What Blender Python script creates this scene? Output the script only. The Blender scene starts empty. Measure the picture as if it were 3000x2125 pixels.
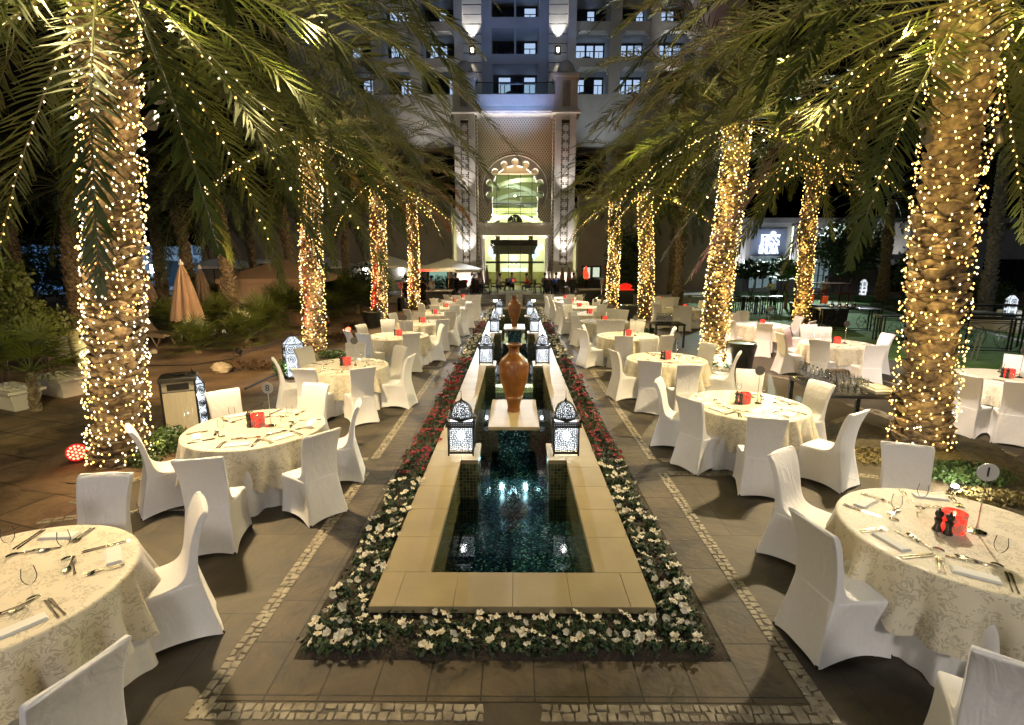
import bpy, math, random
import numpy as np
from mathutils import Vector, Matrix
from mathutils.geometry import tessellate_polygon
PI = math.pi
R = math.radians
sin, cos = math.sin, math.cos
rng = random.Random(7)
nr = np.random.RandomState(11)
sc = bpy.context.scene
col = sc.collection

# ------------------------------------------------------------------ camera
CAMX, CAMZ = 0.02, 2.8
PITCH, YAW, FPX = R(11.55), R(0.345), 1500.0
cd = bpy.data.cameras.new("camera")
cam = bpy.data.objects.new("camera", cd)
col.objects.link(cam)
cam.location = (CAMX, 0, CAMZ)
cam.rotation_euler = (PI/2 - PITCH, 0, YAW)
cd.sensor_width = 36.0
cd.lens = 18.0
cd.clip_start = 0.05
cd.clip_end = 600
sc.camera = cam
_M = cam.rotation_euler.to_matrix()


def ray(px, py):
    return _M @ Vector(((px-1500)/FPX, (1062.5-py)/FPX, -1))


def P(px, py, z=0.0):
    """world x, y of the point of height z seen at photo pixel (px, py)"""
    d = ray(px, py)
    t = (z-CAMZ)/d.z
    return CAMX+d.x*t, d.y*t


def V(px, py, y):
    """world x, z of the point of the plane Y = y seen at photo pixel"""
    d = ray(px, py)
    t = y/d.y
    return CAMX+d.x*t, CAMZ+d.z*t


# ------------------------------------------------------------------ objects
def tag(o, label=None, cat=None, group=None, kind=None):
    if label:
        o['label'] = label
    if cat:
        o['category'] = cat
    if group:
        o['group'] = group
    if kind:
        o['kind'] = kind
    return o


def empty(name, loc=(0, 0, 0), rz=0.0, label=None, cat=None, group=None):
    o = bpy.data.objects.new(name, None)
    o.empty_display_size = 0.1
    col.objects.link(o)
    o.location = loc
    o.rotation_euler = (0, 0, rz)
    return tag(o, label, cat, group)


def link(name, me, parent=None, loc=(0, 0, 0), rz=0.0):
    o = bpy.data.objects.new(name, me)
    col.objects.link(o)
    if parent is not None:
        o.parent = parent
    o.location = loc
    o.rotation_euler = (0, 0, rz)
    return o


KIDS = {}


def kids(o):
    return KIDS.get(o.name) or list(o.children)


def dup(o, loc=None, rz=None, label=None, group=None, cat=None, parent=None, scale=None):
    """a copy of a thing with copies of its parts and sub-parts"""
    c = o.copy()
    col.objects.link(c)
    if parent is not None:
        c.parent = parent
    if loc is not None:
        c.location = loc
    if rz is not None:
        c.rotation_euler = (0, 0, rz)
    if scale is not None:
        c.scale = (scale, scale, scale) if not hasattr(scale, '__len__') else scale
    tag(c, label, cat, group)
    if o.name not in KIDS:
        KIDS[o.name] = list(o.children)
    for ch in KIDS[o.name]:
        dup(ch, parent=c)
    return c


class Proto:
    """first use moves the original, later uses copy it"""
    def __init__(self, root):
        self.root = root
        self.used = False

    def place(self, loc, rz=0.0, label=None, group=None, cat=None, scale=None):
        if not self.used:
            self.used = True
            o = self.root
            if o.name not in KIDS:
                KIDS[o.name] = list(o.children)
            o.location = loc
            o.rotation_euler = (0, 0, rz)
            if scale is not None:
                o.scale = (scale, scale, scale) if not hasattr(scale, '__len__') else scale
            return tag(o, label, cat, group)
        return dup(self.root, loc, rz, label, group, cat, scale=scale if scale is not None else 1.0)


class MB:
    """collects shapes and links them as ONE mesh object"""
    def __init__(self):
        self.v = []
        self.f = []

    def add(self, vs, fs):
        n = len(self.v)
        self.v.extend([tuple(p) for p in vs])
        self.f.extend([tuple(i+n for i in f) for f in fs])
        return self

    def addnp(self, vs, fs):
        n = len(self.v)
        self.v.extend(map(tuple, vs.tolist()))
        self.f.extend(map(tuple, (fs+n).tolist()))
        return self

    def box(self, c, s, rz=0.0, rx=0.0, taper=1.0):
        hx, hy, hz = s[0]/2, s[1]/2, s[2]/2
        pts = [(-hx, -hy, -hz), (hx, -hy, -hz), (hx, hy, -hz), (-hx, hy, -hz)]
        pts += [(x*taper, y*taper, hz) for x, y, _ in pts]
        m = Matrix.Rotation(rz, 3, 'Z') @ Matrix.Rotation(rx, 3, 'X')
        return self.add([m @ Vector(p)+Vector(c) for p in pts],
                        [(3, 2, 1, 0), (4, 5, 6, 7), (0, 1, 5, 4), (1, 2, 6, 5), (2, 3, 7, 6), (3, 0, 4, 7)])

    def b2(self, x0, x1, y0, y1, z0, z1):
        return self.box(((x0+x1)/2, (y0+y1)/2, (z0+z1)/2), (x1-x0, y1-y0, z1-z0))

    def bev(self, x0, x1, y0, y1, z0, z1, b=0.01):
        """box with chamfered top edges"""
        v = [(x0, y0, z0), (x1, y0, z0), (x1, y1, z0), (x0, y1, z0), (x0, y0, z1-b), (x1, y0, z1-b), (x1, y1, z1-b), (x0, y1, z1-b),
             (x0+b, y0+b, z1), (x1-b, y0+b, z1), (x1-b, y1-b, z1), (x0+b, y1-b, z1)]
        f = [(3, 2, 1, 0), (8, 9, 10, 11)]
        for i in range(4):
            j = (i+1) % 4
            f += [(i, j, j+4, i+4), (i+4, j+4, j+8, i+8)]
        return self.add(v, f)

    def tube(self, pts, r, n=8, cap=True):
        pts = [Vector(p) for p in pts]
        rs = r if hasattr(r, '__len__') else [r]*len(pts)
        k = len(pts)
        vs = []
        prev = None
        for i, p in enumerate(pts):
            d = (pts[min(i+1, k-1)]-pts[max(i-1, 0)])
            if d.length < 1e-9:
                d = Vector((0, 0, 1))
            d.normalize()
            if prev is None:
                a = d.orthogonal().normalized()
            else:
                a = prev-d*prev.dot(d)
                a = a.normalized() if a.length > 1e-6 else d.orthogonal().normalized()
            prev = a
            b = d.cross(a)
            for j in range(n):
                t = 2*PI*j/n
                vs.append(p+(a*cos(t)+b*sin(t))*rs[i])
        fs = []
        for i in range(k-1):
            for j in range(n):
                j2 = (j+1) % n
                fs.append((i*n+j, i*n+j2, (i+1)*n+j2, (i+1)*n+j))
        if cap:
            fs.append(tuple(range(n-1, -1, -1)))
            fs.append(tuple((k-1)*n+j for j in range(n)))
        return self.add(vs, fs)

    def lathe(self, prof, n=24, c=(0, 0, 0), cap=True):
        vs, fs = [], []
        for r, z in prof:
            for j in range(n):
                t = 2*PI*j/n
                vs.append((c[0]+r*cos(t), c[1]+r*sin(t), c[2]+z))
        k = len(prof)
        for i in range(k-1):
            for j in range(n):
                j2 = (j+1) % n
                fs.append((i*n+j, i*n+j2, (i+1)*n+j2, (i+1)*n+j))
        if cap and prof[0][0] > 1e-4:
            fs.append(tuple(range(n-1, -1, -1)))
        if cap and prof[-1][0] > 1e-4:
            fs.append(tuple((k-1)*n+j for j in range(n)))
        return self.add(vs, fs)

    def disc(self, c, r, n=16, d=(0, 0, 1), h=0.01):
        d = Vector(d).normalized()
        return self.tube([Vector(c)-d*h/2, Vector(c)+d*h/2], r, n)

    def loft(self, rings, cap0=True, cap1=True):
        n = len(rings[0])
        vs = [p for r_ in rings for p in r_]
        fs = []
        for i in range(len(rings)-1):
            for j in range(n):
                j2 = (j+1) % n
                fs.append((i*n+j, i*n+j2, (i+1)*n+j2, (i+1)*n+j))
        if cap0:
            fs.append(tuple(range(n-1, -1, -1)))
        if cap1:
            k = len(rings)-1
            fs.append(tuple(k*n+j for j in range(n)))
        return self.add(vs, fs)

    def blob(self, c, r, n=10, m=7, jit=0.0, sq=1.0):
        vs, fs = [], []
        rr = random.Random(int(abs(c[0]*931+c[1]*77+c[2]*13)*100))
        r = r if hasattr(r, '__len__') else (r, r, r)
        for i in range(m+1):
            ph = PI*i/m-PI/2
            for j in range(n):
                t = 2*PI*j/n
                k = 1+(rr.random()-.5)*jit
                vs.append((c[0]+r[0]*cos(ph)*cos(t)*k, c[1]+r[1]*cos(ph)*sin(t)*k, c[2]+r[2]*sin(ph)*k*sq))
        for i in range(m):
            for j in range(n):
                j2 = (j+1) % n
                fs.append((i*n+j, i*n+j2, (i+1)*n+j2, (i+1)*n+j))
        return self.add(vs, fs)

    def mesh(self, name, mat, smooth=False, sharp=None):
        me = bpy.data.meshes.new(name)
        me.from_pydata([tuple(v) for v in self.v], [], self.f)
        me.materials.append(mat)
        if smooth:
            me.polygons.foreach_set('use_smooth', [True]*len(me.polygons))
            if sharp:
                me.set_sharp_from_angle(angle=R(sharp))
        me.update()
        return me

    def build(self, name, mat, parent=None, loc=(0, 0, 0), rz=0.0, smooth=False, sharp=35):
        return link(name, self.mesh(name, mat, smooth, sharp), parent, loc, rz)


def struct(name, mb, mat, **k):
    return tag(mb.build(name, mat, **k), kind='structure')


def extrude_poly(mb, outer, holes, conv, d0, d1, cap_back=True):
    """outer/holes: lists of 2d points (a, b); conv(a, b, d) -> world; a wall with holes, front at d0 and back at d1"""
    loops = [[Vector((a, b, 0)) for a, b in outer]]+[[Vector((a, b, 0)) for a, b in h] for h in holes]
    tris = tessellate_polygon(loops)
    flat = [p for l_ in loops for p in l_]
    n = len(flat)
    vs = [conv(p.x, p.y, d0) for p in flat]+[conv(p.x, p.y, d1) for p in flat]
    fs = [tuple(t) for t in tris]
    if cap_back:
        fs += [tuple(i+n for i in reversed(t)) for t in tris]
    k = 0
    for l_ in loops:
        m = len(l_)
        for i in range(m):
            a, b = k+i, k+(i+1) % m
            fs.append((a, b, b+n, a+n))
        k += m
    return mb.add(vs, fs)


# ------------------------------------------------------------------ materials
MATS = {}


def mat(name, c, rough=0.6, metal=0.0, var=0.0, scale=8.0, bump=0.0, bscale=None, em=None, es=0.0, spec=0.5, alpha=None,
        c2=None, coat=0.0, detail=6.0, sheen=0.0, sub=0.0):
    if name in MATS:
        return MATS[name]
    m = bpy.data.materials.new(name)
    m.use_nodes = True
    nt = m.node_tree
    b = nt.nodes['Principled BSDF']
    b.inputs['Base Color'].default_value = (*c, 1)
    b.inputs['Roughness'].default_value = rough
    b.inputs['Metallic'].default_value = metal
    b.inputs['Specular IOR Level'].default_value = spec
    if coat:
        b.inputs['Coat Weight'].default_value = coat
        b.inputs['Coat Roughness'].default_value = 0.08
    if sheen:
        b.inputs['Sheen Weight'].default_value = sheen
    if em:
        b.inputs['Emission Color'].default_value = (*em, 1)
        b.inputs['Emission Strength'].default_value = es
    tc = None
    if var or bump or c2:
        tc = nt.nodes.new('ShaderNodeTexCoord')
    if var or c2:
        n = nt.nodes.new('ShaderNodeTexNoise')
        n.inputs['Scale'].default_value = scale
        n.inputs['Detail'].default_value = detail
        nt.links.new(tc.outputs['Object'], n.inputs['Vector'])
        r = nt.nodes.new('ShaderNodeValToRGB')
        a = c2 if c2 else tuple(x*(1-var) for x in c)
        e = c if c2 else tuple(min(1, x*(1+var)) for x in c)
        r.color_ramp.elements[0].position = 0.35
        r.color_ramp.elements[0].color = (*a, 1)
        r.color_ramp.elements[1].position = 0.65
        r.color_ramp.elements[1].color = (*e, 1)
        nt.links.new(n.outputs['Fac'], r.inputs['Fac'])
        nt.links.new(r.outputs['Color'], b.inputs['Base Color'])
    if bump:
        n2 = nt.nodes.new('ShaderNodeTexNoise')
        n2.inputs['Scale'].default_value = bscale or scale*3
        n2.inputs['Detail'].default_value = 5
        nt.links.new(tc.outputs['Object'], n2.inputs['Vector'])
        bp = nt.nodes.new('ShaderNodeBump')
        bp.inputs['Strength'].default_value = bump
        bp.inputs['Distance'].default_value = 0.02
        nt.links.new(n2.outputs['Fac'], bp.inputs['Height'])
        nt.links.new(bp.outputs['Normal'], b.inputs['Normal'])
    MATS[name] = m
    return m


def emis(name, c, s, sample=True):
    if name in MATS:
        return MATS[name]
    m = bpy.data.materials.new(name)
    m.use_nodes = True
    nt = m.node_tree
    nt.nodes.clear()
    e = nt.nodes.new('ShaderNodeEmission')
    e.inputs['Color'].default_value = (*c, 1)
    e.inputs['Strength'].default_value = s
    o = nt.nodes.new('ShaderNodeOutputMaterial')
    nt.links.new(e.outputs[0], o.inputs['Surface'])
    if not sample:
        m.cycles.emission_sampling = 'NONE'
    MATS[name] = m
    return m


def thin_glass(name, tint=(0.95, 0.97, 0.97), ior=1.45, rough=0.02, boost=0.0):
    """clear pane or vessel: see-through with fresnel reflection"""
    if name in MATS:
        return MATS[name]
    m = bpy.data.materials.new(name)
    m.use_nodes = True
    nt = m.node_tree
    nt.nodes.clear()
    t = nt.nodes.new('ShaderNodeBsdfTransparent')
    t.inputs[0].default_value = (*tint, 1)
    g = nt.nodes.new('ShaderNodeBsdfGlossy')
    g.inputs['Roughness'].default_value = rough
    f = nt.nodes.new('ShaderNodeFresnel')
    f.inputs['IOR'].default_value = ior
    mx = nt.nodes.new('ShaderNodeMixShader')
    o = nt.nodes.new('ShaderNodeOutputMaterial')
    if boost:
        a = nt.nodes.new('ShaderNodeMath')
        a.operation = 'ADD'
        a.inputs[1].default_value = boost
        nt.links.new(f.outputs[0], a.inputs[0])
        nt.links.new(a.outputs[0], mx.inputs[0])
    else:
        nt.links.new(f.outputs[0], mx.inputs[0])
    nt.links.new(t.outputs[0], mx.inputs[1])
    nt.links.new(g.outputs[0], mx.inputs[2])
    nt.links.new(mx.outputs[0], o.inputs['Surface'])
    MATS[name] = m
    return m


def nodes_of(m):
    return m.node_tree.nodes, m.node_tree.links, m.node_tree.nodes['Principled BSDF']


FAB = mat('white_spandex', (.80, .77, .74), .75, var=.02, scale=40, bump=.12, bscale=700, spec=.25, sheen=.3)
SKIRT = mat('plain_white_cloth', (.82, .79, .74), .8, var=.03, scale=20, bump=.1, bscale=500, spec=.2)
BLACK = mat('black_paint', (.012, .012, .013), .45, spec=.5)
BLACKMAT = mat('black_cloth', (.012, .011, .012), .85)
CHROME = mat('polished_steel', (.75, .73, .70), .12, 1.0)
GLASS = thin_glass('clear_glass', (.97, .98, .98), 1.12, .05, .035)
PANE = thin_glass('window_pane', (.80, .86, .84), 1.45, .01)
STONEW = mat('cream_render', (.52, .48, .42), .8, var=.08, scale=1.2, bump=.15, bscale=30)
STONEB = mat('pale_stone', (.44, .43, .41), .8, var=.08, scale=1.5, bump=.15, bscale=25)
LIME = None
TRUNK = mat('palm_boot', (.30, .23, .145), .85, c2=(.09, .062, .038), scale=13, bump=.9, bscale=90)
LEAF = mat('palm_leaf', (.085, .105, .018), .42, c2=(.04, .055, .012), scale=2.0, spec=.4)
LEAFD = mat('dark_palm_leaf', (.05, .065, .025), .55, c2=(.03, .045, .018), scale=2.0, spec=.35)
RACH = mat('palm_rib', (.10, .095, .035), .5)
SHRUB = mat('shrub_leaf', (.07, .12, .03), .5, c2=(.035, .07, .018), scale=6.0, spec=.4)
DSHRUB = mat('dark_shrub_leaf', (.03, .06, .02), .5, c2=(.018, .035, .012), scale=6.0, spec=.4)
SOIL = mat('sandy_soil', (.17, .105, .055), .95, c2=(.08, .05, .028), scale=1.3, bump=.8, bscale=12)
SILVER = mat('cutlery_steel', (.66, .62, .55), .2, 1.0)
WOODB = mat('brown_wood', (.13, .07, .035), .5, c2=(.07, .035, .02), scale=14)
SKIN = mat('skin', (.42, .25, .17), .55)
DSKIN = mat('dark_skin', (.14, .075, .05), .55)
HAIR = mat('dark_hair', (.015, .012, .01), .6)

# long shallow stretch creases on the chair covers, besides the fine weave
N, L, b = nodes_of(FAB)
tc = N.new('ShaderNodeTexCoord')
mp = N.new('ShaderNodeMapping')
mp.inputs['Scale'].default_value = (1.0, 1.0, .45)
mp.inputs['Rotation'].default_value = (0, .5, .4)
L.new(tc.outputs['Object'], mp.inputs[0])
oi = N.new('ShaderNodeObjectInfo')
va = N.new('ShaderNodeVectorMath')
va.operation = 'ADD'
L.new(mp.outputs[0], va.inputs[0])
L.new(oi.outputs['Random'], va.inputs[1])
nz = N.new('ShaderNodeTexNoise')
nz.inputs['Scale'].default_value = 7
nz.inputs['Detail'].default_value = 3
nz.inputs['Distortion'].default_value = 1.5
L.new(va.outputs[0], nz.inputs[0])
b2_ = N.new('ShaderNodeBump')
b2_.inputs['Strength'].default_value = .35
b2_.inputs['Distance'].default_value = .03
L.new(nz.outputs[0], b2_.inputs['Height'])
old = b.inputs['Normal'].links[0].from_node
L.new(b2_.outputs[0], old.inputs['Normal'])


# ------------------------------------------------------------------ tiled materials
def mosaic(name, axes, size, cols, mortar, mw=0.08, rough=0.15, seed=0.0, bump=0.3):
    """square tiles with a random colour each; axes: which two object axes carry the grid"""
    m = mat(name, cols[0][1], rough)
    N, L, b = nodes_of(m)
    tc = N.new('ShaderNodeTexCoord')
    sp = N.new('ShaderNodeSeparateXYZ')
    L.new(tc.outputs['Object'], sp.inputs[0])

    def mth(op, a, c=None):
        n = N.new('ShaderNodeMath')
        n.operation = op
        for i, q in enumerate((a, c)):
            if q is None:
                continue
            if isinstance(q, (int, float)):
                n.inputs[i].default_value = q
            else:
                L.new(q, n.inputs[i])
        return n.outputs[0]
    u = mth('DIVIDE', sp.outputs[axes[0]], size if not hasattr(size, '__len__') else size[0])
    v = mth('DIVIDE', sp.outputs[axes[1]], size if not hasattr(size, '__len__') else size[1])
    if seed:
        u = mth('ADD', u, seed)
    cb = N.new('ShaderNodeCombineXYZ')
    L.new(mth('FLOOR', u), cb.inputs[0])
    L.new(mth('FLOOR', v), cb.inputs[1])
    wn = N.new('ShaderNodeTexWhiteNoise')
    wn.noise_dimensions = '3D'
    L.new(cb.outputs[0], wn.inputs['Vector'])
    cr = N.new('ShaderNodeValToRGB')
    cr.color_ramp.interpolation = 'CONSTANT'
    els = cr.color_ramp.elements
    els[0].position, els[0].color = cols[0][0], (*cols[0][1], 1)
    els[1].position, els[1].color = cols[1][0], (*cols[1][1], 1)
    for p, c in cols[2:]:
        e = els.new(p)
        e.color = (*c, 1)
    L.new(wn.outputs['Value'], cr.inputs[0])
    fu = mth('ABSOLUTE', mth('SUBTRACT', mth('FRACT', u), .5))
    fv = mth('ABSOLUTE', mth('SUBTRACT', mth('FRACT', v), .5))
    e = mth('GREATER_THAN', mth('MAXIMUM', fu, fv), .5-mw/2)
    mx = N.new('ShaderNodeMix')
    mx.data_type = 'RGBA'
    L.new(e, mx.inputs[0])
    L.new(cr.outputs[0], mx.inputs[6])
    mx.inputs[7].default_value = (*mortar, 1)
    L.new(mx.outputs[2], b.inputs['Base Color'])
    bp = N.new('ShaderNodeBump')
    bp.inputs['Strength'].default_value = bump
    bp.inputs['Distance'].default_value = .01
    L.new(mth('SUBTRACT', 1.0, e), bp.inputs['Height'])
    L.new(bp.outputs[0], b.inputs['Normal'])
    return m


def paving(name, bw, rh, c1, c2, mortar, off=.5, rot=0.0, bump=.5, ms=.008, nscale=2.2, shift=0.0):
    m = mat(name, c1, .75)
    N, L, b = nodes_of(m)
    tc = N.new('ShaderNodeTexCoord')
    mp = N.new('ShaderNodeMapping')
    mp.inputs['Rotation'].default_value = (0, 0, rot)
    mp.inputs['Location'].default_value = (-shift, 0, 0)
    L.new(tc.outputs['Object'], mp.inputs[0])
    br = N.new('ShaderNodeTexBrick')
    br.offset = off
    br.inputs['Scale'].default_value = 1
    br.inputs['Brick Width'].default_value = bw
    br.inputs['Row Height'].default_value = rh
    br.inputs['Mortar Size'].default_value = ms
    br.inputs['Mortar Smooth'].default_value = .3
    br.inputs['Color1'].default_value = (*c1, 1)
    br.inputs['Color2'].default_value = (*c2, 1)
    br.inputs['Mortar'].default_value = (*mortar, 1)
    L.new(mp.outputs[0], br.inputs[0])
    n1 = N.new('ShaderNodeTexNoise')
    n1.inputs['Scale'].default_value = nscale
    n1.inputs['Detail'].default_value = 9
    n1.inputs['Roughness'].default_value = .65
    n1.inputs['Distortion'].default_value = 1.2
    L.new(mp.outputs[0], n1.inputs[0])
    r = N.new('ShaderNodeValToRGB')
    r.color_ramp.elements[0].position = .34
    r.color_ramp.elements[0].color = (.42, .40, .38, 1)
    r.color_ramp.elements[1].position = .64
    r.color_ramp.elements[1].color = (1.5, 1.42, 1.25, 1)
    L.new(n1.outputs[0], r.inputs[0])
    mx = N.new('ShaderNodeMix')
    mx.data_type = 'RGBA'
    mx.blend_type = 'MULTIPLY'
    mx.inputs[0].default_value = 1
    L.new(br.outputs['Color'], mx.inputs[6])
    L.new(r.outputs[0], mx.inputs[7])
    L.new(mx.outputs[2], b.inputs['Base Color'])
    n2 = N.new('ShaderNodeTexNoise')
    n2.inputs['Scale'].default_value = 9
    n2.inputs['Detail'].default_value = 8
    n2.inputs['Distortion'].default_value = .8
    L.new(mp.outputs[0], n2.inputs[0])
    a = N.new('ShaderNodeMath')
    a.operation = 'SUBTRACT'
    L.new(n2.outputs[0], a.inputs[0])
    L.new(br.outputs['Fac'], a.inputs[1])
    bp = N.new('ShaderNodeBump')
    bp.inputs['Strength'].default_value = bump
    bp.inputs['Distance'].default_value = .015
    L.new(a.outputs[0], bp.inputs['Height'])
    L.new(bp.outputs[0], b.inputs['Normal'])
    rr = N.new('ShaderNodeMapRange')
    rr.inputs['To Min'].default_value = .45
    rr.inputs['To Max'].default_value = .85
    L.new(n1.outputs[0], rr.inputs[0])
    L.new(rr.outputs[0], b.inputs['Roughness'])
    return m


SLAB = paving('sandstone_slabs', .35, .47, (.088, .068, .040), (.058, .045, .029), (.02, .016, .011), off=0.0, bump=1.0, ms=.006, shift=.15)
TERR = paving('terrace_slabs', 1.5, 1.2, (.072, .060, .041), (.058, .048, .033), (.034, .028, .02), bump=.4, ms=.006, nscale=1.1)
DUSTY = paving('dusty_flagstones', 1.0, .62, (.13, .092, .055), (.095, .068, .042), (.038, .028, .018), rot=R(18), bump=.7, ms=.012, nscale=1.6)
LIMEM = mat('limestone_coping', (.31, .245, .125), .5, c2=(.25, .195, .10), scale=2.2, bump=.1, bscale=60, detail=10)
COBB = mat('pale_cobble', (.33, .285, .20), .7, c2=(.17, .14, .095), scale=9, bump=.4, bscale=40)
GRASSM = mat('lawn_grass', (.085, .20, .035), .8, c2=(.045, .115, .02), scale=5, bump=1.0, bscale=90)
MULCH = mat('mulch', (.09, .075, .035), .95, c2=(.035, .03, .018), scale=14, bump=1.0, bscale=60)

# ------------------------------------------------------------------ ground sheets
PX, PY0, PY1 = 1.128, 3.55, 28.3            # outer edge of the coping
IX, IY0, IY1 = .715, 4.0, 27.8              # inner edge
BX, BY0, BY1 = 1.55, 3.12, 28.8             # edge of the planting bed


def sheet(name, outer, holes, z, m, kind='structure', thick=None):
    mb = MB()
    extrude_poly(mb, outer, holes, lambda a, b, d: (a, b, d), z, z-(thick or .05), cap_back=False)
    # keep the faces up
    o = mb.build(name, m)
    return tag(o, kind=kind)


def rect(x0, x1, y0, y1):
    return [(x0, y0), (x1, y0), (x1, y1), (x0, y1)]


sheet('ground', rect(-120, 120, -12, 160), [rect(-1.05, 1.05, 3.65, 28.2)], 0.0, SOIL, thick=.02)
sheet('terrace', [(-4.95, -3), (13, -3), (13, 11.6), (11.2, 12.7), (9.8, 15.6), (9.3, 18.3), (9.6, 22), (10.6, 31.2), (-6.6, 31.2), (-5.0, 26), (-4.95, 10.4)],
      [rect(-1.6, 1.6, 3.0, 28.9)], .008, TERR, thick=.01)
sheet('side_path', [(-16, -3), (-4.96, -3), (-4.96, 10.2), (-9, 9.6), (-16, 9.3)], [], .008, DUSTY, thick=.01)
sheet('inner_path', rect(-1.90, 1.90, 2.78, 29.4), [rect(-BX, BX, BY0, BY1)], .012, SLAB, thick=.003)
# low soil of the planting bed, with a rough surface
mb = MB()
bedv, bedf = [], []


def bed_strip(x0, x1, y0, y1, nx, ny):
    n = len(mb.v)
    vs = []
    for j in range(ny+1):
        for i in range(nx+1):
            x = x0+(x1-x0)*i/nx
            y = y0+(y1-y0)*j/ny
            e = min(abs(x-x0), abs(x-x1), abs(y-y0), abs(y-y1))
            vs.append((x, y, .006+min(.03, e*.4)+.02*rng.random()*(e > .001)))
    fs = [(j*(nx+1)+i, j*(nx+1)+i+1, (j+1)*(nx+1)+i+1, (j+1)*(nx+1)+i) for j in range(ny) for i in range(nx)]
    mb.add(vs, fs)


bed_strip(-BX, BX, BY0, 3.66, 60, 10)
bed_strip(-BX, -1.05, 3.661, BY1, 9, 220)
bed_strip(1.05, BX, 3.661, BY1, 9, 220)
bed_strip(-1.049, 1.049, 28.2, BY1, 20, 8)
DSOIL = mat('bed_soil', (.05, .035, .022), .95, c2=(.022, .016, .011), scale=12, bump=.8, bscale=60)
struct('planting_bed', mb, DSOIL, smooth=True, sharp=60)

# cobble bands ------------------------------------------------------------
mb = MB()


def band(pts, w=.13, rows=2, step=.068, base=.012):
    """two rows of irregular stones along a polyline"""
    P2 = [Vector(p) for p in pts]
    for a, b in zip(P2, P2[1:]):
        d = (b-a)
        L_ = d.length
        if L_ < .03:
            continue
        d.normalize()
        nrm = Vector((-d.y, d.x))
        for r_ in range(rows):
            s = rng.random()*.03
            while s < L_-.02:
                ln = step*(.6+.75*rng.random())*.95
                ln = min(ln, L_-s)
                wv = .010*sin(s*37+r_)+.006*sin(s*91)
                v0 = -w/2+w/rows*r_+.004+(wv if r_ else 0)
                v1 = -w/2+w/rows*(r_+1)-.004+(0 if r_ else wv)
                sk = (rng.random()-.5)*.022
                jj = lambda q: (rng.random()-.5)*q*1.3
                c = [(s+.003-sk, v0+jj(.008)), (s+ln*.55, v0+jj(.006)-.001), (s+ln-.004+sk*.6, v0+jj(.008)), (s+ln-.003+jj(.006), (v0+v1)/2),
                     (s+ln-.004-sk, v1+jj(.008)), (s+ln*.45, v1+jj(.006)+.001), (s+.003+sk, v1+jj(.008)), (s+.003+jj(.006), (v0+v1)/2)]
                cx = sum(p[0] for p in c)/8
                cy = sum(p[1] for p in c)/8
                h = base+.003+.002*rng.random()
                vs = []
                for k, z in ((.96, base-.006), (.92, h-.003), (.78, h)):
                    for p in c:
                        q = a+d*(cx+(p[0]-cx)*k)+nrm*(cy+(p[1]-cy)*k)
                        vs.append((q.x, q.y, z))
                fs = [(16, 17, 18, 19, 20, 21, 22, 23)]
                for t in range(2):
                    for i in range(8):
                        j = (i+1) % 8
                        fs.append((t*8+i, t*8+j, t*8+8+j, t*8+8+i))
                mb.add(vs, fs)
                s += ln


CR = [(6.35, 6.80), (12.66, 13.06), (18.5, 18.9), (24.3, 24.7)]
XL = 1.965
for s in (-1, 1):
    y0 = 2.64
    for a, b in CR:
        band([(s*XL, y0), (s*XL, a)], step=.07 if y0 < 7 else .1)
        y0 = b
    band([(s*XL, y0), (s*XL, 29.5)], step=.12)
    for a, b in CR:
        e = 4.4
        for yy, sg in ((a, -1), (b, 1)):
            band([(s*(XL+.07), yy), (s*e, yy), (s*(e+.35), yy+sg*.12), (s*(e+.6), yy+sg*.4), (s*(e+.72), yy+sg*.9)], step=.1)
band([(-2.03, 2.70), (-.17, 2.70)], step=.07)
band([(.16, 2.70), (2.03, 2.70)], step=.07)
band([P(110, 1533), P(250, 1515), P(392, 1507), (-4.2, 5.3), (-3.9, 5.35), (-3.2, 5.4)], step=.1)
# sweeping pale bands on the outer terrace to the side of the tables
for pts in ([(2300, 1020), (2370, 1075), (2480, 1095), (2600, 1120), (2700, 1150)], [(2250, 1102), (2330, 1115), (2420, 1128), (2480, 1170)],
            [(2480, 1185), (2600, 1225), (2760, 1290), (2900, 1345), (2999, 1400)], [(2440, 1240), (2560, 1200), (2640, 1235), (2800, 1330)],
            [(2080, 1005), (2180, 1000), (2290, 1015)], [(2150, 1020), (2080, 1035)], [(2990, 1340), (2900, 1310), (2800, 1270)]):
    band([P(*q) for q in pts], step=.1)
struct('cobble_border', mb, COBB)

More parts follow.
